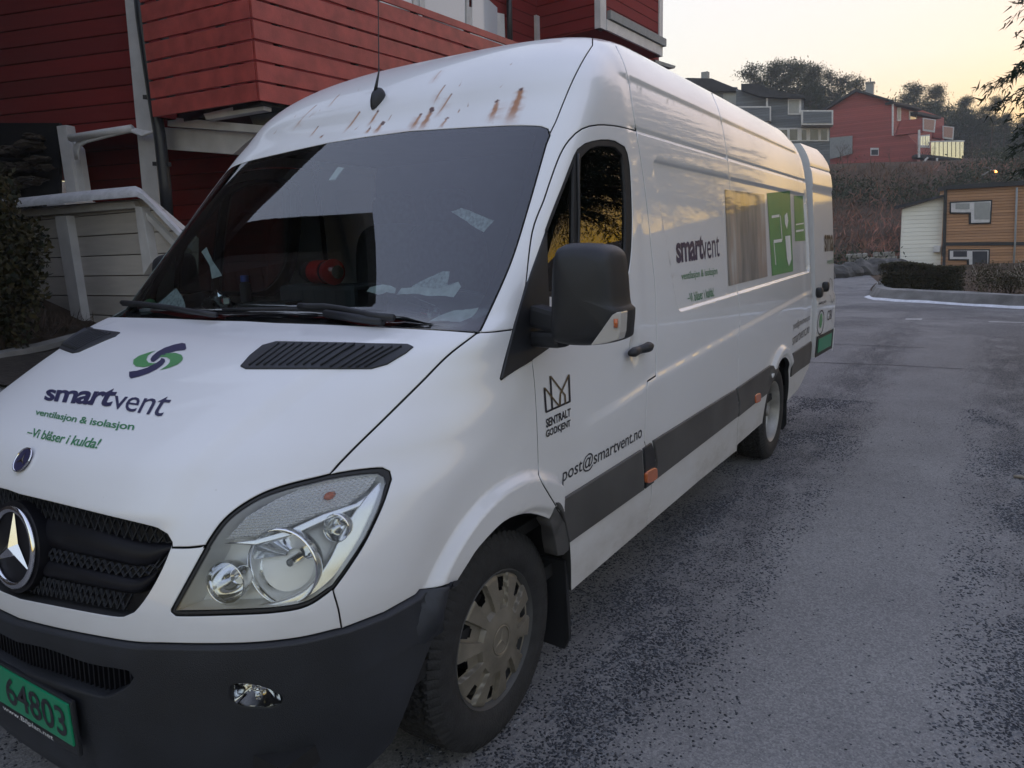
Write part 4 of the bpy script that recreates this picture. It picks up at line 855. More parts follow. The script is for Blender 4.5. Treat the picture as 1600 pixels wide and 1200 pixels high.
# --- number plate
pr = at_x((109, 1107), 1.030); pb = at_x((120.5, 1161), 1.030)
PW, PH = 0.52, 0.112
tiltv = (Vector(pr)-Vector(pb)).normalized(); tiltv.y = 0; tiltv.normalize()
pc = Vector((1.032, pr.y-PW/2, (pr.z+pb.z)/2))
mb = MB(); mb.box(pc-Vector((0.008, 0, 0.012)), (0.012, PW+0.016, PH+0.036)); frame = mb.build("plate_holder", M['black_plastic'], bumper, bevel=0.004)
mb = MB(); mb.box(pc, (0.006, PW, PH)); plate = mb.build("number_plate", M['plate'], bumper, bevel=0.002)
def text_mesh(s, bold=0.0, shear=0.0, space=1.0):
    cu = bpy.data.curves.new("lettering", 'FONT'); cu.body = s; cu.size = 1; cu.offset = bold; cu.shear = shear; cu.space_character = space; cu.resolution_u = 3; cu.fill_mode = 'FRONT' if hasattr(cu, 'fill_mode') and False else cu.fill_mode
    ob = bpy.data.objects.new("lettering", cu); COL.objects.link(ob); dg = bpy.context.evaluated_depsgraph_get(); dg.update()
    me = bpy.data.meshes.new_from_object(ob.evaluated_get(dg)); V = np.array([v.co[:] for v in me.vertices]); F = [tuple(p.vertices) for p in me.polygons]
    bpy.data.objects.remove(ob); bpy.data.curves.remove(cu); bpy.data.meshes.remove(me)
    return V, F
def text_flat(name, s, origin, xdir, ydir, w, hgt, mat, parent, bold=0.0, shear=0.0, space=1.0, n=None):
    """lettering on a flat face: fills w by hgt from the lower left corner"""
    V, F = text_mesh(s, bold, shear, space); lo = V.min(0); sz = V.max(0)-lo
    xdir = Vector(xdir); ydir = Vector(ydir); pts = [Vector(origin)+xdir*((v[0]-lo[0])/sz[0]*w)+ydir*((v[1]-lo[1])/sz[1]*hgt) for v in V]
    return mesh_obj(name, pts, F, mat, parent)
def text_skin(name, s, tl, trr, br, bl, mat, parent, bold=0.0, shear=0.0, space=1.0, off=0.0015):
    """lettering laid on the van's skin between four photo corners"""
    V, F = text_mesh(s, bold, shear, space); lo = V.min(0); sz = V.max(0)-lo
    a = (V[:, :2]-lo[:2])/sz[:2]; c = cast([tl, trr, br, bl]); s_, t_ = a[:, :1], a[:, 1:2]
    uv = (c[3]*(1-s_)+c[2]*s_)*(1-t_)+(c[0]*(1-s_)+c[1]*s_)*t_
    return skin_mesh(name, uv, F, mat, parent, off)
def poly_skin(name, polys, mat, parent, off=0.0015, curve=False, step=6):
    vs = []; fs = []
    for pg in polys:
        p = np.array(pg, float); q = smooth_line(np.vstack([p, p[:1]]), step)[:-1] if curve else straight_line(np.vstack([p, p[:1]]), step)[:-1]
        uv = cast(q); w = clean(dom(uv))
        n = len(w); lo_, hi_ = w.min(0), w.max(0); gx_, gy_ = np.meshgrid(np.arange(lo_[0]+.02, hi_[0], .045), np.arange(lo_[1]+.02, hi_[1], .045)); lat = np.stack([gx_.ravel(), gy_.ravel()], -1)
        if len(lat): lat = lat[inpoly(lat, w)]; lat = lat[bdist(lat, w) > .012] if len(lat) else lat
        ov, oe, of, oi, _, _ = delaunay_2d_cdt([Vector(a) for a in w.tolist()]+[Vector(a) for a in lat.tolist()], [(i, (i+1) % n) for i in range(n)], [], 0, 1e-7)
        ov = np.array([tuple(a) for a in ov]); t = np.array([f for f in of]); ok = inpoly(ov[t].mean(1), w); b = len(vs)
        vs += list(undom(ov)); fs += [tuple(int(i)+b for i in f) for f in t[ok]]
    return skin_mesh(name, np.array(vs), fs, mat, parent, off)
d0 = at_x((12, 1093), 1.036)
text_flat("plate_digits", "64803", (1.0365, at_x((13, 1099), 1.036).y, pc.z-PH*0.36), (0, 1, 0), (0, 0, 1), pr.y-0.018-at_x((13, 1099), 1.036).y, PH*0.72, M['ink'], plate, bold=0.012)
text_flat("holder_lettering", "www.Bilplan.net", (1.0345, pr.y-0.36, pc.z-PH/2-0.024), (0, 1, 0), (0, 0, 1), 0.26, 0.018, M['white'], frame)
# --- grille with emblem
gl = symloop([grille_top[::-1], grille_side]); gtop = np.vstack([grille_top[::-1]]); gbot = grille_side[::-1]
grille = panel("grille", gl, M['grille'], van, off=-0.045, gap=-0.01, hem=0.002, rnd=0.001, h=0.05, fine=False)
us_ = np.linspace(-1, 1, 41); 
def gv(u, f):
    a = np.abs(u); side = gbot
    k = np.argsort(gtop[:, 0]); vt = np.interp(a, gtop[k, 0], gtop[k, 1]); k2 = np.argsort(gbot[:, 0]); vb = np.interp(a, gbot[k2, 0], gbot[k2, 1]); return vb+(vt-vb)*f
umax = grille_side[:, 0].max()
def gridbar(f0, f1, uend, off, bulge):
    u = np.linspace(-uend, uend, 61); n = 9; vs = []; fs = []
    for j in range(n):
        t = j/(n-1); v = gv(u, f0+(f1-f0)*t); vs += list(S(u, v, np.full_like(u, off)+bulge*math.sin(math.pi*t)**0.6))
    fs = [(j*61+i, j*61+i+1, (j+1)*61+i+1, (j+1)*61+i) for j in range(n-1) for i in range(60)]
    return mesh_obj("grille_bar", vs, fs, M['grille'], grille, True)
gridbar(0.52, 0.80, umax*0.985, -0.034, 0.014); gridbar(0.22, 0.40, umax*0.93, -0.034, 0.014)
for f0, f1, ue in ((0.80, 0.99, 0.97), (0.40, 0.52, 0.95), (0.03, 0.22, 0.80)):
    k = 46; mb = MB()
    for i in range(k):
        for sgn in (-1, 1):
            ua = -umax*ue+2*umax*ue*(i+.5)/k; ub = ua+sgn*2*umax*ue/k
            q = S(np.array([ua, ub]), np.array([gv(ua, f0), gv(ub, f1)]), -0.028); mb.bar(q[0], q[1], 0.003, 0.006, (1, 0, 0))
    mb.build("grille_mesh", M['bumper'], grille)
ec = cast([(22, 857)])[0]; E0 = S(0.03, ec[1], 0.0)+np.array([0.002, 0, 0.004]); en = Vector((0.985, 0.03, 0.17)).normalized(); ey = Vector((0, 0, 1)).cross(en).normalized(); ez = en.cross(ey)
RE_ = 0.108
def ring_pts(r, k=48): return [Vector(E0)+ey*(r*math.cos(2*math.pi*i/k))+ez*(r*math.sin(2*math.pi*i/k)) for i in range(k)]
mb = MB(); mb.prism([p-en*0.05 for p in ring_pts(RE_*1.12)], en*0.045); mb.build("emblem_backing", M['grille'], grille, True, sharp=40)
mb = MB(); k = 48; vs = []; fs = []
for i, p in enumerate(ring_pts(RE_*0.93)):
    rd = (p-Vector(E0)).normalized()
    for j in range(10): a = 2*math.pi*j/10; vs.append(p+rd*(0.0095*math.cos(a))+en*(0.007*math.sin(a)))
for i in range(k):
    for j in range(10): fs.append((i*10+j, ((i+1) % k)*10+j, ((i+1) % k)*10+(j+1) % 10, i*10+(j+1) % 10))
star = mesh_obj("star_emblem", vs, fs, M['chrome'], grille, True)
mb = MB(); sv = []
for j in range(3):
    a = math.pi/2+j*2*math.pi/3+0.0; dn = ey*math.cos(a)+ez*math.sin(a); ds = ey*-math.sin(a)+ez*math.cos(a); tip = Vector(E0)+dn*RE_*0.90; b0 = Vector(E0)+en*0.012
    l = Vector(E0)+dn*0.012+ds*0.021-en*0.002; r = Vector(E0)+dn*0.012-ds*0.021-en*0.002
    mb.add([b0, l, tip, r, Vector(E0)-en*0.004], [(0, 2, 1), (0, 3, 2), (1, 2, 4), (2, 3, 4)])
mb.build("star_points", M['chrome'], star)
# round bonnet badge
bc = cast([(53, 723)])[0]; bc[0] = 0.02; B0 = Vector(S(bc[0], bc[1], 0.002)); bn = Vector(NS(bc[0], bc[1])); by = Vector((0, 0, 1)).cross(bn).normalized(); bz = bn.cross(by)
mb = MB(); mb.prism([B0+by*(0.033*math.cos(t))+bz*(0.033*math.sin(t)) for t in np.linspace(0, 2*math.pi, 33)[:-1]], bn*0.004); badge = mb.build("hood_badge", M['navy'], hood, True, sharp=40)
mb = MB(); mb.tube([B0+bn*0.004+by*(0.033*math.cos(t))+bz*(0.033*math.sin(t)) for t in np.linspace(0, 2*math.pi, 33)], 0.0022, 6)
for a in (math.pi/2, math.pi*7/6, -math.pi/6):
    dn = by*math.cos(a)+bz*math.sin(a); ds = by*-math.sin(a)+bz*math.cos(a); c0 = B0+bn*0.005
    mb.add([c0+bn*0.001, c0+ds*0.004+dn*0.002, c0+dn*0.024, c0-ds*0.004+dn*0.002], [(0, 2, 1), (0, 3, 2)])
mb.build("badge_ring", M['chrome'], badge, True, sharp=40)
# --- headlamps
lampl = np.vstack([lamp_top_in[::-1], lamp_top_out[1:], lamp_out[1:], lamp_bot[1:], lamp_in[1:]])
lc = lampl.mean(0)
def shrink(uv, d):
    w = dom(uv); w = clean(w); T = np.roll(w, -1, 0)-np.roll(w, 1, 0); T /= np.linalg.norm(T, axis=1, keepdims=True); s = 1 if area(w) > 0 else -1
    return undom(w+s*np.stack([-T[:, 1], T[:, 0]], -1)*d)
lamp_inner = shrink(lampl, 0.012)
def make_lamp(sgn):
    f = (lambda a: a) if sgn > 0 else mir
    fx = lambda p: p if sgn > 0 else p*np.array([1, -WIDE, 1])
    bez = panel("headlamp_seal", f(lampl), M['seam'], van, holes=[f(lamp_inner)], off=0.0, gap=0.003, hem=0.02, rnd=0.003, h=0.05, fine=False)
    bez.name = "headlamp"
    panel("lamp_lens", f(lamp_inner), M['lens'], bez, off=0.003, gap=-0.001, hem=0.004, rnd=0.002, h=0.03, fine=False)
    # housing: side walls and a stepped floor
    li = lamp_inner; q0 = S(li[:, 0], li[:, 1], -0.004); cc = S(lc[0], lc[1], -0.09); q1 = cc+(S(li[:, 0], li[:, 1], -0.09)-cc)*0.93; k = len(li)
    vs = list(q0)+list(q1); fs = [(i, (i+1) % k, k+(i+1) % k, k+i) for i in range(k)]
    mesh_obj("lamp_housing", [fx(p) for p in vs], fs, M['satin'], bez, True)
    panel("lamp_back", f(shrink(lampl, 0.02)), M['satin'], bez, off=-0.085, gap=0.0, hem=0.002, rnd=0.001, h=0.05, fine=False)
    # reflector bowls: photo centre, radius in px, depth of rim below the lens
    for (cx, cy, rp, dep, dp) in ((445, 884, 58, 0.026, 0.085), (357, 908, 32, 0.028, 0.06), (529, 823, 21, 0.018, 0.04)):
        c = cast([(cx, cy)], -dep)[0]; base = S(c[0], c[1], -dep); dist = (base-CAM_POS) @ CAM_R[2]; r = rp*dist/FPX
        ax = Vector((0.93, 0.30, 0.10)).normalized(); s1 = Vector((0, 0, 1)).cross(ax).normalized(); s2_ = ax.cross(s1); n = 40; vs = []; fs = []
        prof = [(1.06, 0.012), (1.03, 0.016), (1.0, 0.012)]+[(math.cos(a)**0.8 if a < 1.5 else 0.02, -dp*math.sin(a)) for a in np.linspace(0.05, 1.5, 12)]
        for (rr, zz) in prof:
            for j in range(n): t = 2*math.pi*j/n; vs.append(np.array(Vector(base)+s1*(r*rr*math.cos(t))+s2_*(r*rr*math.sin(t))+ax*zz))
        fs = [(i*n+j, i*n+(j+1) % n, (i+1)*n+(j+1) % n, (i+1)*n+j) for i in range(len(prof)-1) for j in range(n)]
        rf = mesh_obj("lamp_reflector", [fx(p) for p in vs], fs, M['reflector'], bez, True)
        mb = MB(); mb.tube([fx(np.array(Vector(base)-ax*dp*0.95)), fx(np.array(Vector(base)-ax*dp*0.25))], [r*0.14, r*0.11], 14); mb.build("lamp_bulb", M['chrome'], rf, True, sharp=40)
        if rp > 40:   # the shield across the main bowl
            vs = []; fs = []
            for i in range(13):
                t = math.pi*i/12; 
                for (rr, zz) in ((0.98, -0.004), (0.25, -dp*0.55)): vs.append(np.array(Vector(base)+s1*(r*rr*math.cos(t))+s2_*(r*rr*math.sin(t)*0.9+0.1*r)+ax*zz))
            fs = [(2*i, 2*i+1, 2*i+3, 2*i+2) for i in range(12)]; mesh_obj("reflector_shell", [fx(p) for p in vs], fs, M['reflector'], rf, True)
    # ribbed indicator lens along the top
    ind = tr([(352, 842), (385, 806), (430, 779), (480, 757), (525, 746), (560, 741), (596, 737), (578, 762), (540, 790), (500, 800), (450, 822), (400, 838), (352, 842)], -0.01, curve=False)
    ui = ind[:-1]
    ip = panel("indicator_lens", f(ui), M['ribbed'], bez, off=-0.012, gap=0.001, hem=0.03, rnd=0.003, h=0.02, fine=False)
    c = cast([(516, 776)], -0.02)[0]; p = Vector(fx(S(c[0], c[1], -0.012))); mb = MB(); mb.tube([p-Vector((0.012, 0, 0)), p, p+Vector((0.012, 0, 0)), p+Vector((0.02, 0, 0))], [0.007, 0.010, 0.009, 0.003], 14); mb.build("indicator_bulb", M['orange'], bez, True)
    st_ = tr([(350, 849), (400, 843), (455, 826), (505, 803), (556, 786), (574, 774), (562, 792), (512, 812), (460, 836), (400, 852), (350, 849)], -0.015, curve=False)[:-1]; panel('lamp_trim', f(st_), M['chrome_soft'], bez, off=-0.012, gap=0.0, hem=0.03, rnd=0.003, h=0.03, fine=False)
    # bright sweep along the outer edge
    sw = tr([(605, 742), (600, 770), (578, 822), (548, 872), (515, 910), (480, 935), (440, 947), (400, 950)], -0.02); swi = tr([(400, 946), (440, 938), (478, 920), (510, 880), (535, 830), (560, 790), (590, 755), (602, 742)], -0.03)
    panel("lamp_trim", f(np.vstack([sw, swi])), M['chrome_soft'], bez, off=-0.022, gap=0.0, hem=0.05, rnd=0.004, h=0.03, fine=False)
m_, nt_, p_ = new_mat('ribbed_lens'); L_ = nt_.links
p_.inputs["Base Color"].default_value = (0.90, 0.90, 0.89, 1); p_.inputs["Roughness"].default_value = 0.15; p_.inputs["Metallic"].default_value = 0.15
tc_ = N(nt_, "ShaderNodeTexCoord"); w1 = N(nt_, "ShaderNodeTexWave"); w1.inputs["Scale"].default_value = 42; w1.bands_direction = 'Y'; w2 = N(nt_, "ShaderNodeTexWave"); w2.inputs["Scale"].default_value = 55; w2.bands_direction = 'Z'
L_.new(tc_.outputs["Object"], w1.inputs["Vector"]); L_.new(tc_.outputs["Object"], w2.inputs["Vector"]); ma_ = N(nt_, "ShaderNodeMath", operation='ADD'); L_.new(w1.outputs["Fac"], ma_.inputs[0]); L_.new(w2.outputs["Fac"], ma_.inputs[1])
bp_ = N(nt_, "ShaderNodeBump"); bp_.inputs["Strength"].default_value = 0.9; bp_.inputs["Distance"].default_value = 0.004; L_.new(ma_.outputs[0], bp_.inputs["Height"]); L_.new(bp_.outputs[0], p_.inputs["Normal"]); M['ribbed'] = m_
M['chrome_soft'] = simple('lamp_trim_silver', (0.72, 0.73, 0.74), 0.2, metal=0.85, var=0.04)
make_lamp(1); make_lamp(-1)
# --- bonnet air vents
def bilin(c, s, t): s = np.asarray(s)[..., None]; t = np.asarray(t)[..., None]; return (c[3]*(1-s)+c[2]*s)*(1-t)+(c[0]*(1-s)+c[1]*s)*t
vent_px = [(376, 573), (390, 557), (410, 541), (432, 535), (540, 537), (638, 539), (646, 543), (635, 552), (605, 570), (580, 577), (480, 577), (384, 577), (376, 573)]
vuv = tr(vent_px, curve=False)[:-1]; vc = cast([(424, 537), (640, 541), (588, 575), (384, 574)])
for sgn in (1, -1):
    lp = vuv if sgn > 0 else mir(vuv)
    vp = panel("hood_vent", lp, M['black_plastic'], hood, off=0.005, gap=0.0, hem=0.006, rnd=0.002, h=0.03, fine=False)
    mb = MB()
    for k in range(15):
        s = 0.03+0.94*(k+.5)/15; tt = np.linspace(0.02, 0.93, 7); ss = s+0.035*np.sin(tt*math.pi*0.5)*1.5-0.03; uv = bilin(vc, np.clip(ss, 0, 1), tt)
        if sgn < 0: uv = uv*[-1, 1]
        q = S(uv[:, 0], uv[:, 1], 0.007); mb.tube(q, 0.003, 6)
    mb.build("vent_slat", M['bumper'], vp, True)
# --- wipers and washer cowl
def on_skin(pts, off, step=25): uv = tr(pts, 0.0, step=step); return S(uv[:, 0], uv[:, 1], off)
mb = MB(); mb.tube(on_skin([(618, 514), (585, 510), (540, 499), (490, 489), (478, 487)], 0.035), [0.013, 0.012, 0.010, 0.008, 0.007][:1]*1 and 0.011, 8); mb.tube(on_skin([(352, 492), (420, 491), (490, 492), (540, 499), (575, 508)], 0.02), 0.007, 6)
mb.build("wiper", M['black_plastic'], van, True)
mb = MB(); pts = on_skin([(600, 513), (560, 508), (512, 500)], 0.022); mb.tube(pts, 0.014, 8); mb.build("wiper_arm", M['bumper'], van, True)
mb = MB(); q = on_skin([(340, 505), (310, 500), (270, 492), (225, 484), (200, 480)], 0.03); mb.tube(q, 0.010, 8); q = on_skin([(195, 481), (250, 487), (305, 497)], 0.018); mb.tube(q, 0.007, 6); mb.build("wiper", M['black_plastic'], van, True)
# --- roof aerial
ac = cast([(590, 158)])[0]; A0 = Vector(S(ac[0], ac[1], 0)); an = Vector(NS(ac[0], ac[1])); tl_ = Vector(S(ac[0], ac[1]+0.05, 0)-S(ac[0], ac[1]-0.05, 0)).normalized(); rt_ = tl_.cross(an)
vs = []; fs = []; n = 20; prof = [(1.0, 0.0), (0.98, 0.010), (0.85, 0.022), (0.6, 0.032), (0.25, 0.038)]
for (rr, zz) in prof:
    for j in range(n):
        t = 2*math.pi*j/n; a = math.cos(t); wd = 0.030*(1.0+0.25*a) if True else 0; vs.append(A0+tl_*(0.052*a*rr+0.018*zz/0.038)+rt_*(wd*math.sin(t)*rr)+an*zz)
fs = [(i*n+j, i*n+(j+1) % n, (i+1)*n+(j+1) % n, (i+1)*n+j) for i in range(len(prof)-1) for j in range(n)]+[tuple((len(prof)-1)*n+j for j in range(n))]
aer = mesh_obj("aerial", vs, fs, M['black_plastic'], van, True)
a1 = A0+an*0.034+tl_*0.022; dep = (np.array(a1)-CAM_POS) @ CAM_R[2]; tip = at_depth((590, -95), dep); mid = at_depth((592, 112), dep)
mb = MB(); mb.tube([a1, a1.lerp(mid, .5), mid, mid.lerp(tip, .1), mid.lerp(tip, .5), tip], [0.008, 0.006, 0.0035, 0.0025, 0.0022, 0.002], 8); mb.build("aerial_rod", M['black_plastic'], aer, True)
# --- door mirror
def superbox(c, hx, hy, hz, e=0.35, nu=28, nv=18, warp=None):
    vs = []; fs = []; s_ = lambda a, p: math.copysign(abs(a)**p, a)
    for i in range(nv+1):
        f = -math.pi/2+math.pi*i/nv
        for j in range(nu):
            t = 2*math.pi*j/nu; p = Vector((s_(math.cos(f), e)*s_(math.cos(t), e)*hx, s_(math.cos(f), e)*s_(math.sin(t), e)*hy, s_(math.sin(f), e)*hz)); p = warp(p) if warp else p; vs.append(Vector(c)+p)
    fs = [(i*nu+j, i*nu+(j+1) % nu, (i+1)*nu+(j+1) % nu, (i+1)*nu+j) for i in range(nv) for j in range(nu)]
    return vs, fs
def mirror_px(pts, x): return [at_x(q, x) for q in pts]
def make_mirror(sgn, parent):
    fx = lambda p: Vector((p[0], p[1], p[2])) if sgn > 0 else Vector((p[0]-.20, -(p[1]-.07), p[2]+.02))
    # the shell: photo outline of its front, rounded over a depth of 13 cm
    out = smooth_line([(869, 520), (869, 480), (870, 430), (873, 396), (880, 384), (895, 380), (915, 380), (935, 382), (948, 388), (956, 400), (960, 430), (963, 470), (966, 481), (971, 486), (969, 520), (966, 532), (950, 537), (925, 540), (905, 540), (885, 538), (872, 533), (869, 520)], 4)[:-1]
    c = out.mean(0); vs = []; fs = []; k = len(out)
    levels = [(0.45, 0.012), (0.72, 0.010), (0.88, 0.0), (0.955, -0.018), (1.0, -0.05), (1.0, -0.10), (0.985, -0.135), (0.93, -0.145), (0.0, -0.145)]
    X0 = -0.075
    base = [np.array(at_x(q, X0-0.05)) for q in out]; cc = np.mean(base, 0)
    for (sc_, dx) in levels:
        for p in base: q = cc+(p-cc)*sc_; q[0] = X0+dx-0.06*max(0, (q[1]-1.12))*2; vs.append(fx(q))
    fs = [(i*k+j, i*k+(j+1) % k, (i+1)*k+(j+1) % k, (i+1)*k+j) for i in range(len(levels)-1) for j in range(k)]
    cidx = len(vs); vs.append(fx(cc+np.array([0.06+0.014-0.0+X0-cc[0]-0.06, 0, 0]))); fs += [(cidx, (j+1) % k, j) for j in range(k)]
    sh = mesh_obj("door_mirror", vs, fs, M['black_plastic'], parent, True)
    bm = bmesh.new(); bm.from_mesh(sh.data); bmesh.ops.recalc_face_normals(bm, faces=bm.faces); bm.to_mesh(sh.data); bm.free()
    # clear indicator in the lower outer corner
    ip = [(922, 540), (940, 515), (956, 492), (963, 488), (970, 487), (968, 520), (965, 531), (948, 536)]
    mb = MB(); fr = [fx(np.array(at_x(q, X0+0.012-0.0))) for q in straight_line(ip+[ip[0]], 6)[:-1]]; mb.prism(fr, Vector((-0.05, 0, 0))); mb.build("mirror_indicator", M['indic'], sh, bevel=0.004)
    mb = MB(); q = at_x((962, 505), X0+0.016); mb.tube([fx(q-Vector((0, 0, .012))), fx(q+Vector((0, 0, .012)))], 0.006, 10); mb.build("mirror_bulb", M['orange'], sh, True)
    # arms
    mb = MB()
    for (za, zb_, ya) in ((505, 484, 0), (530, 521, 0)):
        a = np.array(at_x((868, za), X0-0.06)); b = np.array(at_y((836, zb_+8), 0.985)); a2 = a+np.array([0, 0.03, 0]); mb.bar(fx(b), fx(a2), 0.06, 0.07 if za < 520 else 0.05)
    mb.build("mirror_arm", M['black_plastic'], sh, bevel=0.015)
    # reflecting glass on the back
    gq = [fx(cc+(p-cc)*0.88+np.array([0, 0, 0.0])) for p in base]; 
    for p in gq: p.x = X0-0.1465-0.12*max(0, (abs(p.y)-1.12))-(0 if sgn > 0 else .20)
    mesh_obj("mirror_glass", gq, [tuple(range(k))], M['chrome'], sh)
m_, nt_, p_ = new_mat('clear_indicator'); p_.inputs["Base Color"].default_value = (0.50, 0.47, 0.43, 1); p_.inputs["Roughness"].default_value = 0.12; p_.inputs["Coat Weight"].default_value = 0.8; M['indic'] = m_
make_mirror(1, door); make_mirror(-1, door_r)
# --- door handle with its scoop
def handle_set(sgn, parent):
    fx = lambda p: Vector((p[0], p[1] if sgn > 0 else -WIDE*p[1], p[2]))
    q = on_skin([(974, 552), (980, 550), (995, 545), (1007, 540)], 0.03, step=4); r = np.interp(np.linspace(0, 1, len(q)), [0, .12, .5, .85, 1], [0.012, 0.02, 0.016, 0.022, 0.012])
    mb = MB(); mb.tube([fx(p) for p in q], list(r), 10); h = mb.build("door_handle", M['black_plastic'], parent, True)
handle_set(1, door); handle_set(-1, door_r)
# side marker lamps
for q, r in (((1018, 743), (8, 10)), ((1184, 622), (4, 7))):
    pg = [(q[0]+r[0]*math.copysign(abs(math.cos(t))**.5, math.cos(t)), q[1]+r[1]*math.copysign(abs(math.sin(t))**.5, math.sin(t))-0.5*r[0]*math.copysign(abs(math.cos(t))**.5, math.cos(t))) for t in np.linspace(0, 2*math.pi, 25)[:-1]]
    panel("side_marker", cast(pg, 0.014), M['orange'], van, off=0.02, gap=0.0, hem=0.012, rnd=0.003, h=0.02, fine=False, mirror=van)
# --- lettering and marks
m_, nt_, p_ = new_mat('printed_picture'); L_ = nt_.links; tc_ = N(nt_, "ShaderNodeTexCoord"); mp_ = N(nt_, "ShaderNodeMapping"); mp_.inputs["Scale"].default_value = (5, 1, 1.1); L_.new(tc_.outputs["Object"], mp_.inputs[0])
nz_ = N(nt_, "ShaderNodeTexNoise"); nz_.inputs["Scale"].default_value = 1.6; nz_.inputs["Detail"].default_value = 7; L_.new(mp_.outputs[0], nz_.inputs["Vector"]); rp_ = N(nt_, "ShaderNodeValToRGB"); e_ = rp_.color_ramp.elements; e_[0].position = .3; e_[0].color = (.13, .13, .125, 1); e_[1].position = .7; e_[1].color = (.50, .50, .48, 1); x_ = e_.new(.48); x_.color = (.30, .28, .255, 1); x_ = e_.new(.56); x_.color = (.38, .30, .25, 1)
L_.new(nz_.outputs[0], rp_.inputs[0]); L_.new(rp_.outputs[0], p_.inputs["Base Color"]); p_.inputs["Roughness"].default_value = .3; p_.inputs["Coat Weight"].default_value = .8; M['picture'] = m_
hd = lambda x, y: (x/4, y/4+500)
text_skin("hood_lettering", "smart", hd(300, 418), hd(752, 430), hd(690, 545), hd(275, 503), M['navy'], hood, bold=0.028, shear=0.0, space=0.92)
text_skin("hood_lettering", "vent", hd(725, 460), hd(1092, 482), hd(1010, 606), hd(700, 552), M['navy'], hood, space=0.95)
text_skin("hood_lettering", "ventilasjon & isolasjon", hd(232, 556), hd(848, 645), hd(832, 705), hd(214, 604), M['dgreen'], hood, bold=0.012, space=0.95)
text_skin("hood_lettering", "\u2013Vi bl\u00e5ser i kulda!", hd(186, 672), hd(642, 745), hd(606, 806), hd(166, 724), M['dgreen'], hood, bold=0.012, space=0.95)
poly_skin("hood_logo", [[hd(*p) for p in pg] for pg in ([(1160, 150), (1165, 180), (1155, 190), (1100, 195), (1040, 215), (1000, 235), (975, 255), (960, 265), (945, 260), (942, 245), (955, 225), (985, 200), (1030, 175), (1090, 155), (1140, 145)], [(1010, 240), (1030, 245), (1033, 262), (1015, 285), (980, 310), (930, 335), (870, 355), (820, 368), (808, 355), (808, 325), (860, 318), (920, 300), (970, 275), (1000, 255)])], M['navy'], hood)
poly_skin("hood_logo", [[hd(*p) for p in pg] for pg in ([(975, 193), (930, 205), (870, 225), (835, 250), (833, 275), (850, 292), (900, 297), (950, 285), (985, 268), (960, 273), (930, 268), (915, 250), (925, 225), (950, 205)], [(1000, 315), (1060, 300), (1110, 280), (1140, 255), (1145, 240), (1135, 220), (1100, 208), (1040, 210), (1010, 222), (985, 238), (1010, 232), (1045, 235), (1065, 250), (1060, 270), (1040, 290)])], M['green'], hood)
text_skin("side_lettering", "smart", (1055, 372), (1098, 367), (1099, 405), (1057, 412), M['navy'], side1, bold=0.03, space=0.92)
text_skin("side_lettering", "vent", (1096, 374), (1123, 368), (1124, 401), (1098, 406), M['navy'], side1)
text_skin("side_lettering", "ventilasjon & isolasjon", (1064, 426), (1120, 417), (1121, 432), (1065, 441), M['dgreen'], side1, bold=0.008)
text_skin("side_lettering", "\u2013Vi bl\u00e5ser i kulda!", (1073, 459), (1114, 449), (1116, 463), (1075, 473), M['dgreen'], side1, bold=0.008)
text_skin("door_lettering", "post@smartvent.no", (880, 730), (1003, 662), (1003, 689), (878, 760), M['ink'], door, bold=0.006)
text_skin("door_lettering", "SENTRALT", (852, 655), (891, 637), (891, 650), (853, 669), M['ink'], door, bold=0.032)
text_skin("door_lettering", "GODKJENT", (853, 672), (891, 655), (892, 668), (854, 687), M['ink'], door, bold=0.032)
cr = lambda x, y: (x/4+750, y/4+550)
def stroke(a, b, w=3.0):
    a = np.array(cr(*a)); b = np.array(cr(*b)); d = b-a; n = np.array([-d[1], d[0]])/np.linalg.norm(d)*w/2; return [a+n, b+n, b-n, a-n]
poly_skin("door_emblem", [stroke(*s) for s in (((400, 222), (412, 378)), ((410, 376), (562, 308)), ((560, 310), (553, 140)), ((437, 150), (450, 358)))], M['ink'], door)
poly_skin("door_emblem", [stroke(*s, w=2.6) for s in (((437, 150), (528, 268)), ((402, 225), (490, 335)), ((500, 262), (553, 142)), ((528, 265), (532, 322)), ((500, 262), (497, 335)))], M['gold'], door, off=0.002)
text_skin("side_lettering", "post@smartvent.no", (1239, 504), (1266, 489), (1265, 503), (1240, 518), M['trim'], side2)
text_skin("side_lettering", "smartvent.no", (1238, 526), (1265, 507), (1264, 520), (1238, 540), M['trim'], side2)
poly_skin("printed_picture", [[(1132, 296), (1138, 447), (1199, 432), (1194, 304)]], M['picture'], side2, off=0.002, step=8) if 'picture' in M else None
poly_skin("green_sticker", [[(1198, 302), (1206, 431), (1239, 424), (1234, 298)], [(1240, 306), (1242, 377), (1258, 376), (1254, 306)]], M['green'], side2, off=0.002, step=8)
for pg_ in [[(1205, 337), (1217, 335), (1217, 339), (1205, 341)], [(1208, 375), (1221, 373), (1221, 378), (1208, 380)], [(1208, 380), (1211, 414), (1212, 414), (1209, 380)], [(1226, 369), (1234, 368), (1236, 405), (1232, 416), (1229, 405)], [(1225, 337), (1229, 332), (1231, 345), (1229, 358), (1226, 350)], [(1218, 337), (1221, 375), (1222, 375), (1219, 337)], [(1243, 350), (1255, 348), (1255, 350), (1243, 352)], [(1243, 360), (1255, 358), (1255, 361), (1243, 363)]]: poly_skin("sticker_drawing", [pg_], M['white'], side2, off=0.0035)
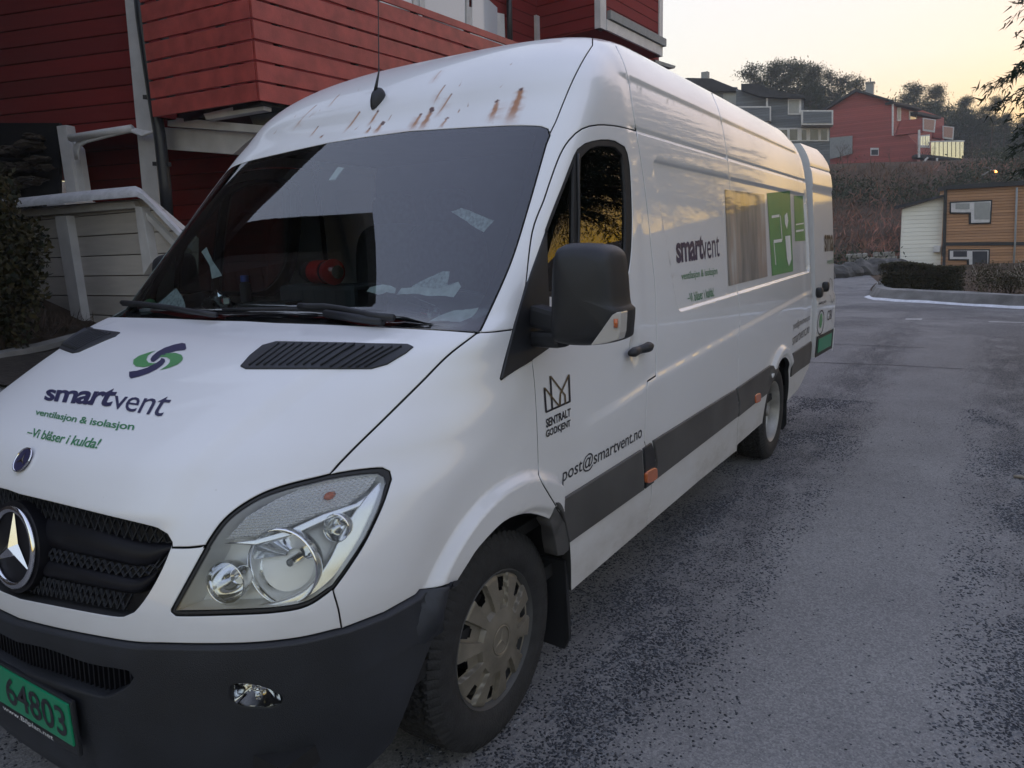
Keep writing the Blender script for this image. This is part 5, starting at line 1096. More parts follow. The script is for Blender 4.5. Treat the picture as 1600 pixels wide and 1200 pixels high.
# --- wheels
def make_wheel(covered, narrow=0.0):
    root = empty("wheel", (0, 0, 0))
    R, W = 0.352, 0.225; NT = 360
    prof = [(-W/2+0.02, 0.215), (-W/2+0.004, 0.235), (-W/2-0.004, 0.275), (-W/2+0.002, 0.315), (-W/2+0.014, 0.336)]+[(y, R-0.012*max(0, (abs(y)-0.07)/0.035)**2) for y in np.linspace(-W/2+0.022, W/2-0.022, 23)]+[(W/2-0.014, 0.336), (W/2-0.002, 0.315), (W/2+0.004, 0.275), (W/2-0.004, 0.235), (W/2-0.02, 0.215)]
    vs = []; K = len(prof)
    for i in range(NT):
        t = 2*math.pi*i/NT
        for j, (y, r) in enumerate(prof):
            rr = r
            if 4 <= j <= K-5:
                g = 0.0
                for yg in (-0.062, -0.022, 0.022, 0.062):
                    if abs(y-yg-0.004*math.sin(t*60)) < 0.0055: g = 1
                ph = (i+ (3 if abs(y) < 0.03 else 0)+int(y*90)) % 5
                if ph == 0: g = max(g, 0.85)
                elif ph in (2,) and abs(y) < 0.09: g = max(g, 0.15)
                rr = r-0.009*g
            vs.append((rr*math.cos(t), y, rr*math.sin(t)))
    fs = [(i*K+j, ((i+1) % NT)*K+j, ((i+1) % NT)*K+j+1, i*K+j+1) for i in range(NT) for j in range(K-1)]
    tyre = mesh_obj("tyre", vs, fs, M['rubber'], root, True, sharp=28)
    # steel rim
    RIMM = M['dark_rim'] if covered else M['rim']; pr_ = [(-0.09, 0.222), (-0.085, 0.20), (0.03, 0.195), (0.085, 0.205), (0.098, 0.216), (0.104, 0.222), (0.100, 0.226)]
    v, f = lathe(pr_, 64); mesh_obj("rim", v, f, RIMM, root, True, sharp=40)
    # dished disc with hand holes
    n = 120; rr_ = np.linspace(0.0, 0.2, 15); vs = []; fs = []
    for i in range(n):
        for r in rr_: y = 0.055-0.05*sm((r-0.07)/0.07)+0.045*sm((r-0.15)/0.04); vs.append((r*math.cos(2*math.pi*i/n), y-0.015, r*math.sin(2*math.pi*i/n)))
    for i in range(n):
        for j in range(14):
            hole_ = (i % 20) < 8 and 9 <= j <= 11
            if not hole_: a = i*15+j; b = ((i+1) % n)*15+j; fs.append((a, b, b+1, a+1))
    mesh_obj("rim_disc", vs, fs, M['rim'] if not covered else M['dark_rim'], root, True, sharp=40)
    mb = MB(); mb.tube([(0, -0.10, 0), (0, 0.0, 0)], 0.19, 40); mb.build("brake_drum", M['dark'], root, True, sharp=40)
    if covered:
        n = 600; radii = np.array([0.0, 0.012, 0.030, 0.046, 0.052, 0.056, 0.075, 0.095, 0.103, 0.107, 0.111, 0.120, 0.128, 0.136, 0.145, 0.155, 0.165, 0.175, 0.183, 0.190, 0.198, 0.206, 0.214, 0.2205]); K = len(radii); vs = []; fs = []
        ns = 10
        def hgt(r, t):
            y = 0.098+0.022*(1-(r/0.215)**2)
            if r < 0.05: y -= 0.004
            a = ((t*ns/(2*math.pi)) % 1.0); half = 0.31-0.05*(r-0.1)/0.1
            gd = abs(a-0.5)-half    # <0 inside a slot
            # the slot sinks, with a raised lip near its inner end
            if r > 0.10: y -= 0.015*sm(-gd/0.022)*sm((r-0.104)/0.006)*(1-sm((r-0.204)/0.008))
            y -= 0.012*sm((r-0.208)/0.009)
            return y
        for i in range(n):
            t = 2*math.pi*i/n
            for r in radii: vs.append((r*math.cos(t), hgt(r, t), r*math.sin(t)))
        for i in range(n):
            a = (((i+.5)/n*ns) % 1.0)
            for j in range(K-1):
                rm = (radii[j]+radii[j+1])/2; half = 0.22-0.03*(rm-0.1)/0.1
                if 0.150 < rm < 0.202 and abs(a-0.5) < half*(0.95 if rm > 0.162 else 0.65): continue
                p = i*K+j; q = ((i+1) % n)*K+j; fs.append((p, q, q+1, p+1))
        cov = mesh_obj("wheel_cover", vs, fs, M['cover'], root, True, sharp=45)
        mb = MB()
        for j in range(3):
            a = math.pi/2+j*2*math.pi/3; d = Vector((math.cos(a), 0, math.sin(a))); s = Vector((-math.sin(a), 0, math.cos(a))); c = Vector((0, 0.117, 0))
            mb.add([c+Vector((0, 0.004, 0)), c+s*0.007+d*0.004, c+d*0.040, c-s*0.007+d*0.004], [(0, 1, 2), (0, 2, 3)])
        ring = [(0.046*math.cos(t), 0.117, 0.046*math.sin(t)) for t in np.linspace(0, 2*math.pi, 41)]; mb.tube(ring, 0.0028, 6)
        mb.build("cover_star", M['cover'], cov, True, sharp=30)
    else:
        mb = MB()
        for j in range(6): a = 2*math.pi*j/6; mb.tube([(0.06*math.cos(a), 0.02, 0.06*math.sin(a)), (0.06*math.cos(a), 0.055, 0.06*math.sin(a))], 0.012, 6)
        mb.tube([(0, 0.02, 0), (0, 0.075, 0)], [0.045, 0.035], 24)
        mb.build("wheel_nut", M['rim'], root, True, sharp=40)
    return root
wf = make_wheel(True); wf.parent = van; wf.location = (0, 0.815, 0.345); wf.rotation_euler = (0, R_(-14), 0)
wr = make_wheel(False); wr.parent = van; wr.location = (-3.665, 0.848, 0.345); wr.rotation_euler = (0, R_(20), 0)
for src, x in ((wf, 0), (wr, -3.665)):
    c = copy_tree(src, van); c.location = (x, -0.87, 0.345); c.rotation_euler = (0, R_(33), math.pi)
# --- wheel-arch liners, flaps, underside, interior of the shell
for ax in (0.02, -3.665):
    for s in (1, -1):
        n = 24; vs = []; fs = []
        for i in range(n+1):
            t = math.pi*(0.10+0.90*i/n)
            for y in (0.45, 0.955): vs.append((ax+0.455*math.cos(t), s*y, 0.345+0.455*math.sin(t)))
        fs = [(2*i, 2*i+1, 2*i+3, 2*i+2) for i in range(n)]+[tuple(2*i for i in range(n+1))]
        mesh_obj("arch_liner", vs, fs, M['dark'], van)
for (x, y0) in ((-0.40, 0.955), (-4.10, 0.955)):
    for s in (1, -1):
        mb = MB(); mb.prism([(x, s*(y0), 0.46), (x, s*(y0-0.26), 0.46), (x-0.015, s*(y0-0.26), 0.115), (x-0.015, s*(y0-0.02), 0.10), (x-0.01, s*(y0+0.005), 0.15)], (-0.02, 0, 0)); mb.build("mud_flap", M['black_plastic'], van, bevel=0.004)
mb = MB(); mb.box((-1.95, 0, 0.42), (5.6, 1.80, 0.05)); mb.box((0.25, 0, 0.55), (1.0, 1.1, 0.5)); mb.build("underbody", M['dark'], van)
# --- rear: right door shut, left door swung open along the side, bumper corner
mb = MB(); mb.prism([(-4.815, y, z) for y, z in ((-.95, .55), (0.0, .55), (0.0, 2.50), (-.62, 2.47), (-.84, 2.3), (-.93, 2.0), (-.97, 1.0))], (-.05, 0, 0)); mb.build("rear_door", M['paint'], van, bevel=.01)
mb = MB(); mb.box((-4.83, 0, .50), (.16, 1.7, .16)); mb.build("rear_bumper", M['black_plastic'], van, bevel=.03)
HX, HY = -4.84, 0.975
def door_pt(s, t_out): return None
zs = np.concatenate([np.linspace(0.58, 1.95, 24), np.linspace(2.0, 2.37, 16)]); wv = np.linspace(0.0, 1.0, 26); vs = []
LEN = 0.74
def dy(z, s):
    # outer face follows the body section; free edge stands a little further out than the hinge
    b = rowsat(_zv(min(z, 2.6)))[2]; return HY+0.025+(float(b)-0.985)*1.0+0.035*s+0.012*float(sm((z-1.02)/-.03+1))*0
def ledge(z): return 0.020*float(sm((1.10-z)/.03)) -0.012*math.exp(-((z-1.985)/.010)**2)-0.010*math.exp(-((z-2.17)/.012)**2)+.008*float(sm((z-2.0)/.02))
def xof(z, s):
    top = 1-float(sm((z-2.25)/.14))*.12*s; return HX-LEN*s*top
for z in zs:
    for s in wv: zz = z-0.05*float(sm((s-.86)/.14))*float(sm((z-2.2)/.17)); vs.append((xof(z, s), dy(zz, s)+ledge(z)*1.0, zz-.10*s*0))
nw = len(wv); fs = [(i*nw+j, i*nw+j+1, (i+1)*nw+j+1, (i+1)*nw+j) for i in range(len(zs)-1) for j in range(nw-1)]
n0 = len(vs); vs += [(x, y-.06, z) for x, y, z in vs]; fs += [tuple(n0+i for i in reversed(f)) for f in fs[:]]
rim = [j for j in range(nw)]+[i*nw+nw-1 for i in range(1, len(zs))]+[(len(zs)-1)*nw+j for j in range(nw-2, -1, -1)]+[i*nw for i in range(len(zs)-2, 0, -1)]
fs += [(rim[i], n0+rim[i], n0+rim[(i+1) % len(rim)], rim[(i+1) % len(rim)]) for i in range(len(rim))]
rd = mesh_obj("rear_door", vs, fs, M['creampaint'] if 'creampaint' in M else M['paint'], van, True, sharp=35); rd["label"] = "open rear door swung back along the side"
bm = bmesh.new(); bm.from_mesh(rd.data); bmesh.ops.recalc_face_normals(bm, faces=bm.faces); bm.to_mesh(rd.data); bm.free()
def dpt(s, z, off=.003): return Vector((xof(z, s), dy(z, s)+ledge(z)+off, z))
def door_art(name, string, s0, s1, z0, z1, mat, bold=0.0):
    V, F = text_mesh(string, bold); lo = V.min(0); sz = V.max(0)-lo; mesh_obj(name, [dpt(s0+(v[0]-lo[0])/sz[0]*(s1-s0), z0+(v[1]-lo[1])/sz[1]*(z1-z0)) for v in V], F, mat, rd)
door_art("door_lettering", "sma", .50, .98, 1.47, 1.62, M['ink'], .02); door_art("door_lettering", "ventil", .62, .98, 1.36, 1.41, M['dgreen'])
door_art("door_lettering", "CBI", .55, .80, .86, .95, M['ink']); door_art("door_lettering", "MILJ\u00d8", .10, .45, 1.025, 1.05, M['ink'], .01)
def door_ring(name, cs, cz, rs, rz, w, mat):
    vs = []; n = 40
    for i in range(n): t = 2*math.pi*i/n; vs += [dpt(cs+rs*math.cos(t), cz+rz*math.sin(t)), dpt(cs+(rs-w/LEN)*math.cos(t), cz+(rz-w)*math.sin(t))]
    return mesh_obj(name, vs, [(2*i, 2*i+1, (2*i+3) % (2*n), (2*i+2) % (2*n)) for i in range(n)], mat, rd)
door_ring("round_mark", .80, 1.12, .12, .11, .006, M['trim']); door_ring("tree_mark", .22, .87, .17, .11, .014, M['ink'])
vs = [dpt(.22+.075*math.cos(t), .885+.065*math.sin(t)) for t in np.linspace(0, 2*math.pi, 24)]; mesh_obj("tree_mark", vs, [tuple(range(24))], M['green'], rd)
mb = MB(); mb.tube([dpt(.05, 1.12, .0), dpt(.05, 1.20, .03)], .0, 4) if False else None
for (s, z) in ((.10, 1.135), (.42, 1.17)):
    c = dpt(s, z, .02); v_, f_ = superbox(c, .05, .03, .045, .6, 16, 10); mesh_obj("hinge_knob", v_, f_, M['black_plastic'], rd, True)
# plate panel at the foot of the open door
mb = MB(); mb.prism([dpt(.05, .58, .004), dpt(.97, .58, .004), dpt(.97, .76, .004), dpt(.05, .76, .004)], (0, .006, 0)); ph_ = mb.build("plate_recess", M['black_plastic'], rd)
mb = MB(); mb.prism([dpt(.10, .615, .012), dpt(.80, .615, .012), dpt(.80, .735, .012), dpt(.10, .735, .012)], (0, .004, 0)); pl_ = mb.build("number_plate", M['plate'], rd)
mb = MB(); mb.prism([dpt(.905, .56, .012), dpt(.93, .56, .012), dpt(.93, .77, .012), dpt(.905, .77, .012)], (0, .004, 0)); mb.build("reflector_strip", M['white'], rd)
# cab interior
mb = MB()
mb.prism([(-.05, -.86, 1.352), (.04, -.86, 1.05), (-.62, -.86, .95), (-.62, -.86, 1.18), (-.50, -.86, 1.335), (-.40, -.86, 1.352)], (0, 1.72, 0)); dash = mb.build("dashboard", M['interior'], van, bevel=.02)
v_, f_ = superbox((-.46, .40, 1.36), .13, .22, .06, .6); mesh_obj("instrument_hood", v_, f_, M['interior'], dash, True)
sw_c = Vector((-.70, .40, 1.31)); sax = Vector((-.55, 0, .83)).normalized(); s1 = Vector((0, 1, 0)); s2_ = sax.cross(s1)
mb = MB(); mb.tube([sw_c+s1*(.20*math.cos(t))+s2_*(.20*math.sin(t)) for t in np.linspace(0, 2*math.pi, 49)], .015, 8); 
for a in (0, math.pi, -math.pi/2): mb.bar(sw_c, sw_c+(s1*math.cos(a)+s2_*math.sin(a))*.19, .035, .02)
mb.tube([sw_c-sax*.02, sw_c+sax*.02], .07, 16); mb.tube([sw_c, sw_c-sax*.3], .04, 8); mb.build("steering_wheel", M['interior'], van, True, sharp=40)
for y in (.42, -.25, -.62):
    st = empty("seat", (-1.15, y, 0)); st.parent = van
    v_, f_ = superbox((0, 0, .98), .26, .24, .10, .5); mesh_obj("cushion", v_, f_, M['seat'], st, True)
    v_, f_ = superbox((-.22, 0, 1.36), .10, .24, .38, .5); mesh_obj("backrest", v_, f_, M['seat'], st, True)
    v_, f_ = superbox((-.25, 0, 1.80), .06, .14, .10, .6); mesh_obj("headrest", v_, f_, M['seat'], st, True)
mb = MB(); mb.prism([(-1.52, -.90, .45), (-1.52, .90, .45), (-1.52, .86, 2.0), (-1.52, .74, 2.35), (-1.52, -.74, 2.35), (-1.52, -.86, 2.0)], (-.02, 0, 0)); mb.box((-.75, 0, .62), (1.6, 1.75, .04)); mb.build("partition", M['interior'], van)
hl = MB(); hl.prism([(-.62, -.78, 2.06), (-.62, .78, 2.06), (-1.5, .82, 2.06), (-1.5, -.82, 2.06)], (0, 0, .02)); hl.build("headliner", M['greypanel0'], van) if False else hl.build("headliner", M['interior'], van)
mb = MB(); wc = cast([(522, 268)])[0]; c = Vector(S(wc[0], wc[1], -.018)); nn = Vector(NS(wc[0], wc[1])); upv = Vector((-.66, 0, .75)); sd = Vector((0, 1, 0)); mb.prism([c+upv*a+sd*b for a, b in ((-.035, -.022), (-.035, .018), (.03, .03), (.04, -.01))], nn*.008); mb.build("toll_tag", M['white'], windscreen, bevel=.004)

# --- things lying on the dashboard
ZD = 1.354
def sheet(name, c, w, h, rx, ry, rz, mat, lab, crease=.012, seed=1):
    Mx = Matrix.Rotation(rz, 3, 'Z') @ Matrix.Rotation(ry, 3, 'Y') @ Matrix.Rotation(rx, 3, 'X'); n = 9; vs = []
    for i in range(n):
        for j in range(n): p = Vector(((i/(n-1)-.5)*w, (j/(n-1)-.5)*h, crease*mnoise.noise(Vector((i*.6+seed, j*.6, seed))))); vs.append(Vector(c)+Mx @ p)
    lo = min(v.z for v in vs); vs = [v+Vector((0, 0, max(0, ZD+.001-lo))) for v in vs]
    o = mesh_obj(name, vs, [(i*n+j, (i+1)*n+j, (i+1)*n+j+1, i*n+j+1) for i in range(n-1) for j in range(n-1)], mat, None, True); tag(o, lab, "paper", "papers on the dashboard"); return o
M['paper'] = simple('paper', (.62, .64, .64), .7, var=.18, scale=30); M['printed'] = simple('printed_paper', (.46, .49, .50), .7, var=.4, scale=70)
def leaf_px(pts, x, mat, lab, lean=.0, bend=.006):
    """a sheet of paper standing or lying across the line of sight at distance x along the van"""
    q = straight_line(list(pts)+[pts[0]], 6)[:-1]; q = q+np.array([[.9*mnoise.noise(Vector((a_[0]*.21, a_[1]*.21, 1))), .9*mnoise.noise(Vector((a_[0]*.21, a_[1]*.21, 7)))] for a_ in q]); c = np.mean(q, 0); P3 = [at_x(p_, x) for p_ in q]; z0 = min(p_.z for p_ in P3)
    vs = [Vector((p_.x-lean*(p_.z-z0), p_.y, p_.z+max(0, ZD+.002-z0)*0))+Vector((bend*mnoise.noise(p_*14), 0, bend*mnoise.noise(p_*11+Vector((3, 0, 0))))) for p_ in P3]; n = len(vs); cc = sum(vs, Vector())/n
    vs2 = vs+[cc]+[v+Vector((-.0015, 0, .0004)) for v in vs]+[cc+Vector((-.0015, 0, .0004))]; fs = [(i, (i+1) % n, n) for i in range(n)]+[(n+1+(i+1) % n, n+1+i, 2*n+1) for i in range(n)]+[(i, n+1+i, n+1+(i+1) % n, (i+1) % n) for i in range(n)]
    tag(mesh_obj("paper_sheet", vs2, fs, mat, None), lab, "paper", "papers on the dashboard")
leaf_px([(640, 447), (658, 438), (683, 424), (693, 425), (696, 446), (688, 455), (655, 456)], -.36, M['printed'], "printed paper standing up behind the loose sheets by the steering wheel", .5)
leaf_px([(618, 460), (622, 452), (650, 452), (690, 450), (706, 441), (713, 450), (708, 464), (660, 463)], -.30, M['paper'], "folded white sheet lying in front of the printed paper", .8, .012)
leaf_px([(668, 503), (700, 488), (742, 482), (736, 495), (718, 503)], -.06, M['paper'], "flat pale paper in the driver's corner of the windscreen", .9)
leaf_px([(572, 455), (576, 450), (592, 445), (606, 448), (616, 452), (616, 459), (603, 456), (590, 459)], -.28, M['paper'], "small crumpled tissue left of the papers", .5, .01)
leaf_px([(234, 486), (246, 466), (256, 452), (270, 463), (282, 476), (290, 488)], -.07, M['printed'], "leaflet with dark strokes lying at the far left of the dashboard", .6)
leaf_px([(304, 394), (309, 386), (320, 402), (345, 431), (331, 436), (322, 415)], -.16, M['paper'], "upright white card with a curved edge behind the leaflet", .3, .003)
leaf_px([(700, 330), (716, 324), (770, 345), (756, 362)], -.62, M['printed'], "paper tucked behind the sun visor at the upper right of the windscreen", .2)
cup = empty("plastic_cup", (0, 0, 0), label="clear plastic cup lying on its side on the dashboard", cat="cup"); c = Vector((-.10, .60, ZD+.035)); ax_ = Vector((.25, .95, -.12)).normalized(); mb = MB()
mb.tube([c-ax_*.06, c+ax_*.0, c+ax_*.06], [.036, .031, .026], 20, caps=False); M['clear'] = glass_mat('clear_plastic', (.80, .84, .84), .1, 1.25); mb.build("wall", M['clear'], cup, True); mb = MB(); mb.tube([c-ax_*.062, c-ax_*.056], [.039, .039], 20, caps=False); mb.tube([c+ax_*.058, c+ax_*.06], [.026, .024], 20); mb.build("rim", M['clear'], cup, True)
con = MB(); con.box((-.33, -.05, 1.405), (.18, .42, .12)); con.build("centre_console", M['interior'], dash, bevel=.02)
tool = empty("torch", (0, 0, 0), label="red and black cylindrical torch lying on the middle of the dashboard", cat="torch"); M['redplastic'] = simple('red_plastic', (.42, .02, .018), .3, coat=.4)
tc0 = Vector((-.26, -.02, 1.515)); ta = Vector((.25, .97, 0)).normalized(); mb = MB(); mb.tube([tc0-ta*.05, tc0+ta*.035], [.046, .046], 24); mb.tube([tc0+ta*.055, tc0+ta*.085, tc0+ta*.09], [.046, .05, .04], 24); mb.build("body", M['redplastic'], tool, True, sharp=40)
mb = MB(); mb.tube([tc0-ta*.12, tc0-ta*.10, tc0-ta*.05], [.036, .042, .043], 24); mb.tube([tc0+ta*.035, tc0+ta*.055], [.043, .043], 24); mb.build("grip", M['black_plastic'], tool, True, sharp=40); mb = MB(); mb.tube([tc0+ta*.085, tc0+ta*.115], [.028, .026], 20); mb.build("head", M['chrome'], tool, True, sharp=40)
v_, f_ = superbox((-.08, -.90, ZD+.032), .03, .03, .03, 1.0); tag(mesh_obj("ball", v_, f_, M['green'], None, True), "small bright green ball in the far corner of the dashboard", "ball")
mb = MB(); mb.box((-.05, -.86, ZD+.012), (.05, .08, .022)); tag(mb.build("card_box", M['paper'], None, bevel=.003), "small pale card box by the lower left corner of the windscreen", "box")
M['blueplastic'] = simple('blue_plastic', (.03, .07, .32), .4)
for i, (x, y, h, lab) in enumerate(((-.22, -.44, .07, "blue capped bottle standing left of the black case"), (-.16, -.36, .12, "taller blue capped bottle nearer the windscreen"))):
    t = empty("bottle", (x, y, ZD), label=lab, cat="bottle", group="blue bottles on the dashboard"); mb = MB(); mb.tube([(0, 0, 0), (0, 0, h), (0, 0, h+.01)], [.022, .022, .012], 16); mb.build("body", M['black_plastic'], t, True, sharp=40); mb = MB(); mb.tube([(0, 0, h+.01), (0, 0, h+.035)], [.017, .016], 16); mb.build("cap", M['blueplastic'], t, True, sharp=40)
mb = MB(); mb.box((-.17, -.22, ZD+.025), (.16, .22, .05), Matrix.Rotation(.3, 3, 'Z')); tag(mb.build("tool_case", M['black_plastic'], None, bevel=.008), "flat black case on the dashboard left of the red torch", "case")
vs = []; fs = []; n = 12
for i in range(n+1):
    for j in range(20): f = math.pi*i/n; t = 2*math.pi*j/20; p = Vector((math.sin(f)*math.cos(t)*.05, math.sin(f)*math.sin(t)*.075, .045+math.cos(f)*.045)); p *= 1+.35*mnoise.noise(p*45); p.z = max(.001, p.z); vs.append(Vector((-.10, -.47, ZD))+p)
fs = [(i*20+j, i*20+(j+1) % 20, (i+1)*20+(j+1) % 20, (i+1)*20+j) for i in range(n) for j in range(20)]
tag(mesh_obj("plastic_bag", vs, fs, M['clear'], None, True, sharp=20), "crumpled clear plastic bag beside the leaflet on the dashboard", "bag")
# ------------------------------------------------------------------ houses
def clad(name, col, pitch, line=.10, dark=.45, var=.18, rough=.75, wash=0.0, vertical=False):
    """weather boards: a shadow gap between boards and slight differences from board to board"""
    m, nt, p = new_mat(name); L = nt.links; tc = N(nt, "ShaderNodeTexCoord"); sep = N(nt, "ShaderNodeSeparateXYZ"); L.new(tc.outputs["Object"], sep.inputs[0])
    dv = N(nt, "ShaderNodeMath", operation='DIVIDE'); L.new(sep.outputs[2], dv.inputs[0]); dv.inputs[1].default_value = pitch
    fr = N(nt, "ShaderNodeMath", operation='FRACT'); L.new(dv.outputs[0], fr.inputs[0]); fl = N(nt, "ShaderNodeMath", operation='FLOOR'); L.new(dv.outputs[0], fl.inputs[0])
    wn_ = N(nt, "ShaderNodeTexWhiteNoise", noise_dimensions='1D'); L.new(fl.outputs[0], wn_.inputs["W"])
    nz = N(nt, "ShaderNodeTexNoise"); mp = N(nt, "ShaderNodeMapping"); mp.inputs["Scale"].default_value = (1, 1, 9); L.new(tc.outputs["Object"], mp.inputs[0]); L.new(mp.outputs[0], nz.inputs["Vector"]); nz.inputs["Scale"].default_value = 2.5; nz.inputs["Detail"].default_value = 8
    ad = N(nt, "ShaderNodeMath", operation='ADD'); L.new(wn_.outputs["Value"], ad.inputs[0]); L.new(nz.outputs[0], ad.inputs[1])
    rp = N(nt, "ShaderNodeValToRGB"); e = rp.color_ramp.elements; e[0].position = .3; e[1].position = 1.0; e[0].color = tuple(c*(1-var) for c in col)+(1,); e[1].color = tuple(min(1, c*(1+var)) for c in col)+(1,)
    hf = N(nt, "ShaderNodeMath", operation='MULTIPLY'); L.new(ad.outputs[0], hf.inputs[0]); hf.inputs[1].default_value = .6; L.new(hf.outputs[0], rp.inputs[0]); L.new(rp.outputs[0], p.inputs["Base Color"])
    h = N(nt, "ShaderNodeMapRange"); h.inputs[1].default_value = 0; h.inputs[2].default_value = line; L.new(fr.outputs[0], h.inputs[0])
    lap = N(nt, "ShaderNodeMath", operation='SUBTRACT'); L.new(h.outputs[0], lap.inputs[0]); sc = N(nt, "ShaderNodeMath", operation='MULTIPLY'); sc.inputs[1].default_value = .8; L.new(fr.outputs[0], sc.inputs[0]); L.new(sc.outputs[0], lap.inputs[1])
    b = N(nt, "ShaderNodeBump"); b.inputs["Strength"].default_value = 1; b.inputs["Distance"].default_value = .022; L.new(lap.outputs[0], b.inputs["Height"]); L.new(b.outputs[0], p.inputs["Normal"])
    # the gap's shadow is also painted, as a darker board colour
    gt = N(nt, "ShaderNodeMath", operation='LESS_THAN'); L.new(fr.outputs[0], gt.inputs[0]); gt.inputs[1].default_value = line*.55
    mx = N(nt, "ShaderNodeMix", data_type='RGBA'); L.new(gt.outputs[0], mx.inputs[0]); L.new(rp.outputs[0], mx.inputs[6]); mx.inputs[7].default_value = tuple(c*dark for c in col)+(1,); L.new(mx.outputs[2], p.inputs["Base Color"])
    p.inputs["Roughness"].default_value = rough; return m
M['redclad'] = clad('red_boards', (.20, .014, .012), .215, rough=.9); M['redslat'] = simple('red_paint', (.36, .064, .054), .5, var=.22, scale=6, bump=.15, bscale=60)
M['darkclad'] = clad('dark_boards', (.035, .024, .02), .2); M['redfar'] = clad('red_far_boards', (.31, .07, .058), .18); M['greyclad'] = clad('grey_boards', (.14, .155, .17), .2); M['brownclad'] = clad('brown_boards', (.40, .215, .108), .135, line=.16, dark=.4); M['cream'] = clad('cream_boards', (.82, .80, .71), .20, line=.05, dark=.8, var=.05)
M['whitewood'] = simple('white_wood', (.58, .57, .57), .55, var=.12, scale=4, bump=.1); M['oldwhite'] = clad('old_white_boards', (.46, .425, .39), .235, line=.06, dark=.35, var=.22)
M['roofdark'] = simple('roof_felt', (.035, .036, .04), .85, var=.3, scale=3); M['blackwood'] = simple('black_trim', (.02, .021, .023), .6); M['pane'] = simple('window_pane', (.05, .055, .065), .06, var=.3, scale=1.5, coat=1.0); M['blind'] = simple('window_blind', (.30, .31, .30), .5, var=.06)
M['pipe'] = simple('downpipe_black', (.022, .024, .03), .4); M['greypanel'] = simple('grey_panel', (.26, .27, .27), .7, var=.1); M['balc'] = simple('balcony_panel', (.40, .24, .19), .6, var=.08)
M['snowcap'] = simple('cap_white', (.52, .52, .54), .6, var=.15, scale=8, bump=.4, bscale=40)
class Face:
    """a vertical facade plane; photo outlines are laid on it and given thickness"""
    def __init__(s, px, dep, vpx, back=0.0):
        s.p = np.array(at_depth(px, dep)); s.u = hdir(vpx); n = np.array([-s.u[1], s.u[0], 0]); 
        if np.dot(n, CAM_POS-s.p) < 0: n = -n
        s.n = n; s.p = s.p-n*back
    def at(s, q, out=0.0): return at_plane(q, s.p+s.n*out, s.n)
    def shifted(s, back): f = Face.__new__(Face); f.p = s.p-s.n*back; f.u = s.u; f.n = s.n; return f
    def slab(s, mb, poly, out, thick, mi=0): mb.prism([s.at(q, out) for q in poly], Vector(-s.n)*thick, mi)
    def part(s, name, poly, out, thick, mat, parent, bevel=0):
        mb = MB(); s.slab(mb, poly, out, thick); return mb.build(name, mat, parent, bevel=bevel)
    def window(s, parent, fr, panes, out=.05, fw=None, pane='pane', frame='whitewood', thick=.08, name='window'):
        f = s.part(name, fr, out, thick, M[frame], parent)
        for pn in panes: s.part("pane", pn, out+.006, .004, M[pane], f)
        return f
def rect(x0, y0, x1, y1): return [(x0, y0), (x1, y0), (x1, y1), (x0, y1)]
# --- thin evening haze round the whole place
m, nt, p = new_mat('haze'); nt.nodes.remove(p); pv = N(nt, "ShaderNodeVolumePrincipled"); pv.inputs["Color"].default_value = (.86, .88, .93, 1); pv.inputs["Density"].default_value = 0.0013; nt.links.new(pv.outputs[0], nt.nodes["Material Output"].inputs["Volume"])
if 0.0013 > 0:
    mb = MB(); mb.box((-100, 30, 17), (445, 385, 42)); tag(mb.build("haze", m), "thin pale evening haze over the far hillside", "haze", kind="stuff")
# --- brown house on the right
bh = empty("brown_house", label="two-storey brown boarded house with L-shaped white windows and flat black roof edge", cat="house")
B = Face((1478, 370), 36, -2760)
B.part("wall", [(1478, 296), (1680, 284), (1680, 460), (1470, 460)], 0, 1.2, M['brownclad'], bh)
B.part("cream_wall", [(1411, 327), (1478, 306), (1474, 460), (1405, 460)], -.35, .3, M['cream'], bh)
mb = MB(); rv = Vector((at_depth((1411, 370), 1)-Vector(CAM_POS))); rv.z = 0; rv.normalize(); mb.prism([B.at(q, -.66) for q in ((1412.5, 328), (1476, 308), (1472, 460), (1407, 460))], rv*6); mb.build("cream_body", M['cream'], bh)
B.part("roof_verge", [(1401, 321.5), (1478, 303), (1478, 306.5), (1403, 325.5)], -.05, 1.0, M['roofdark'], bh)
B.part("roof", [(1476.5, 290), (1680, 277), (1680, 284.5), (1476.5, 296.5)], .15, 1.4, M['blackwood'], bh)
B.part("corner_board", [(1476.5, 296), (1480.3, 296), (1476.2, 460), (1471.6, 460)], .06, .2, M['blackwood'], bh)
B.part("storey_band", [(1478, 378.6), (1680, 377.5), (1680, 383), (1477.6, 383.8)], .05, .1, M['blackwood'], bh)
for tri_, pn, bl in (([(1484, 315), (1550.6, 312), (1548.6, 349.5), (1514, 350.5), (1514, 334), (1484, 334)], [rect(1493, 317.6, 1515, 327), rect(1522.5, 316, 1547, 343)], 'blind'), ([(1482, 389.4), (1547, 389), (1546, 421), (1511, 422.5), (1511, 407), (1482, 407)], [rect(1489.5, 392.2, 1511, 401.3), rect(1519.5, 392.5, 1543, 419)], 'pane')):
    w = B.part("window", tri_, .05, .1, M['blackwood'], bh); c = np.mean(tri_, 0); inn = [tuple(np.array(q)+np.array([2.4 if q[0] < 1500 else (-2.4 if q[0] > 1540 else 3.6), 2.4 if q[1] < (325 if bl == 'blind' else 400) else -2.2])) for q in tri_]
    f = B.part("window_frame", inn, .09, .1, M['whitewood'], w)
    for q in pn: B.part("pane", q, .10, .02, M[bl], w)
mb = MB(); mb.tube([B.at((1589, 293), .12), B.at((1586, 378), .12), B.at((1582, 442), .12)], .045, 8); mb.build("downpipe", M['greypanel'], bh, True)
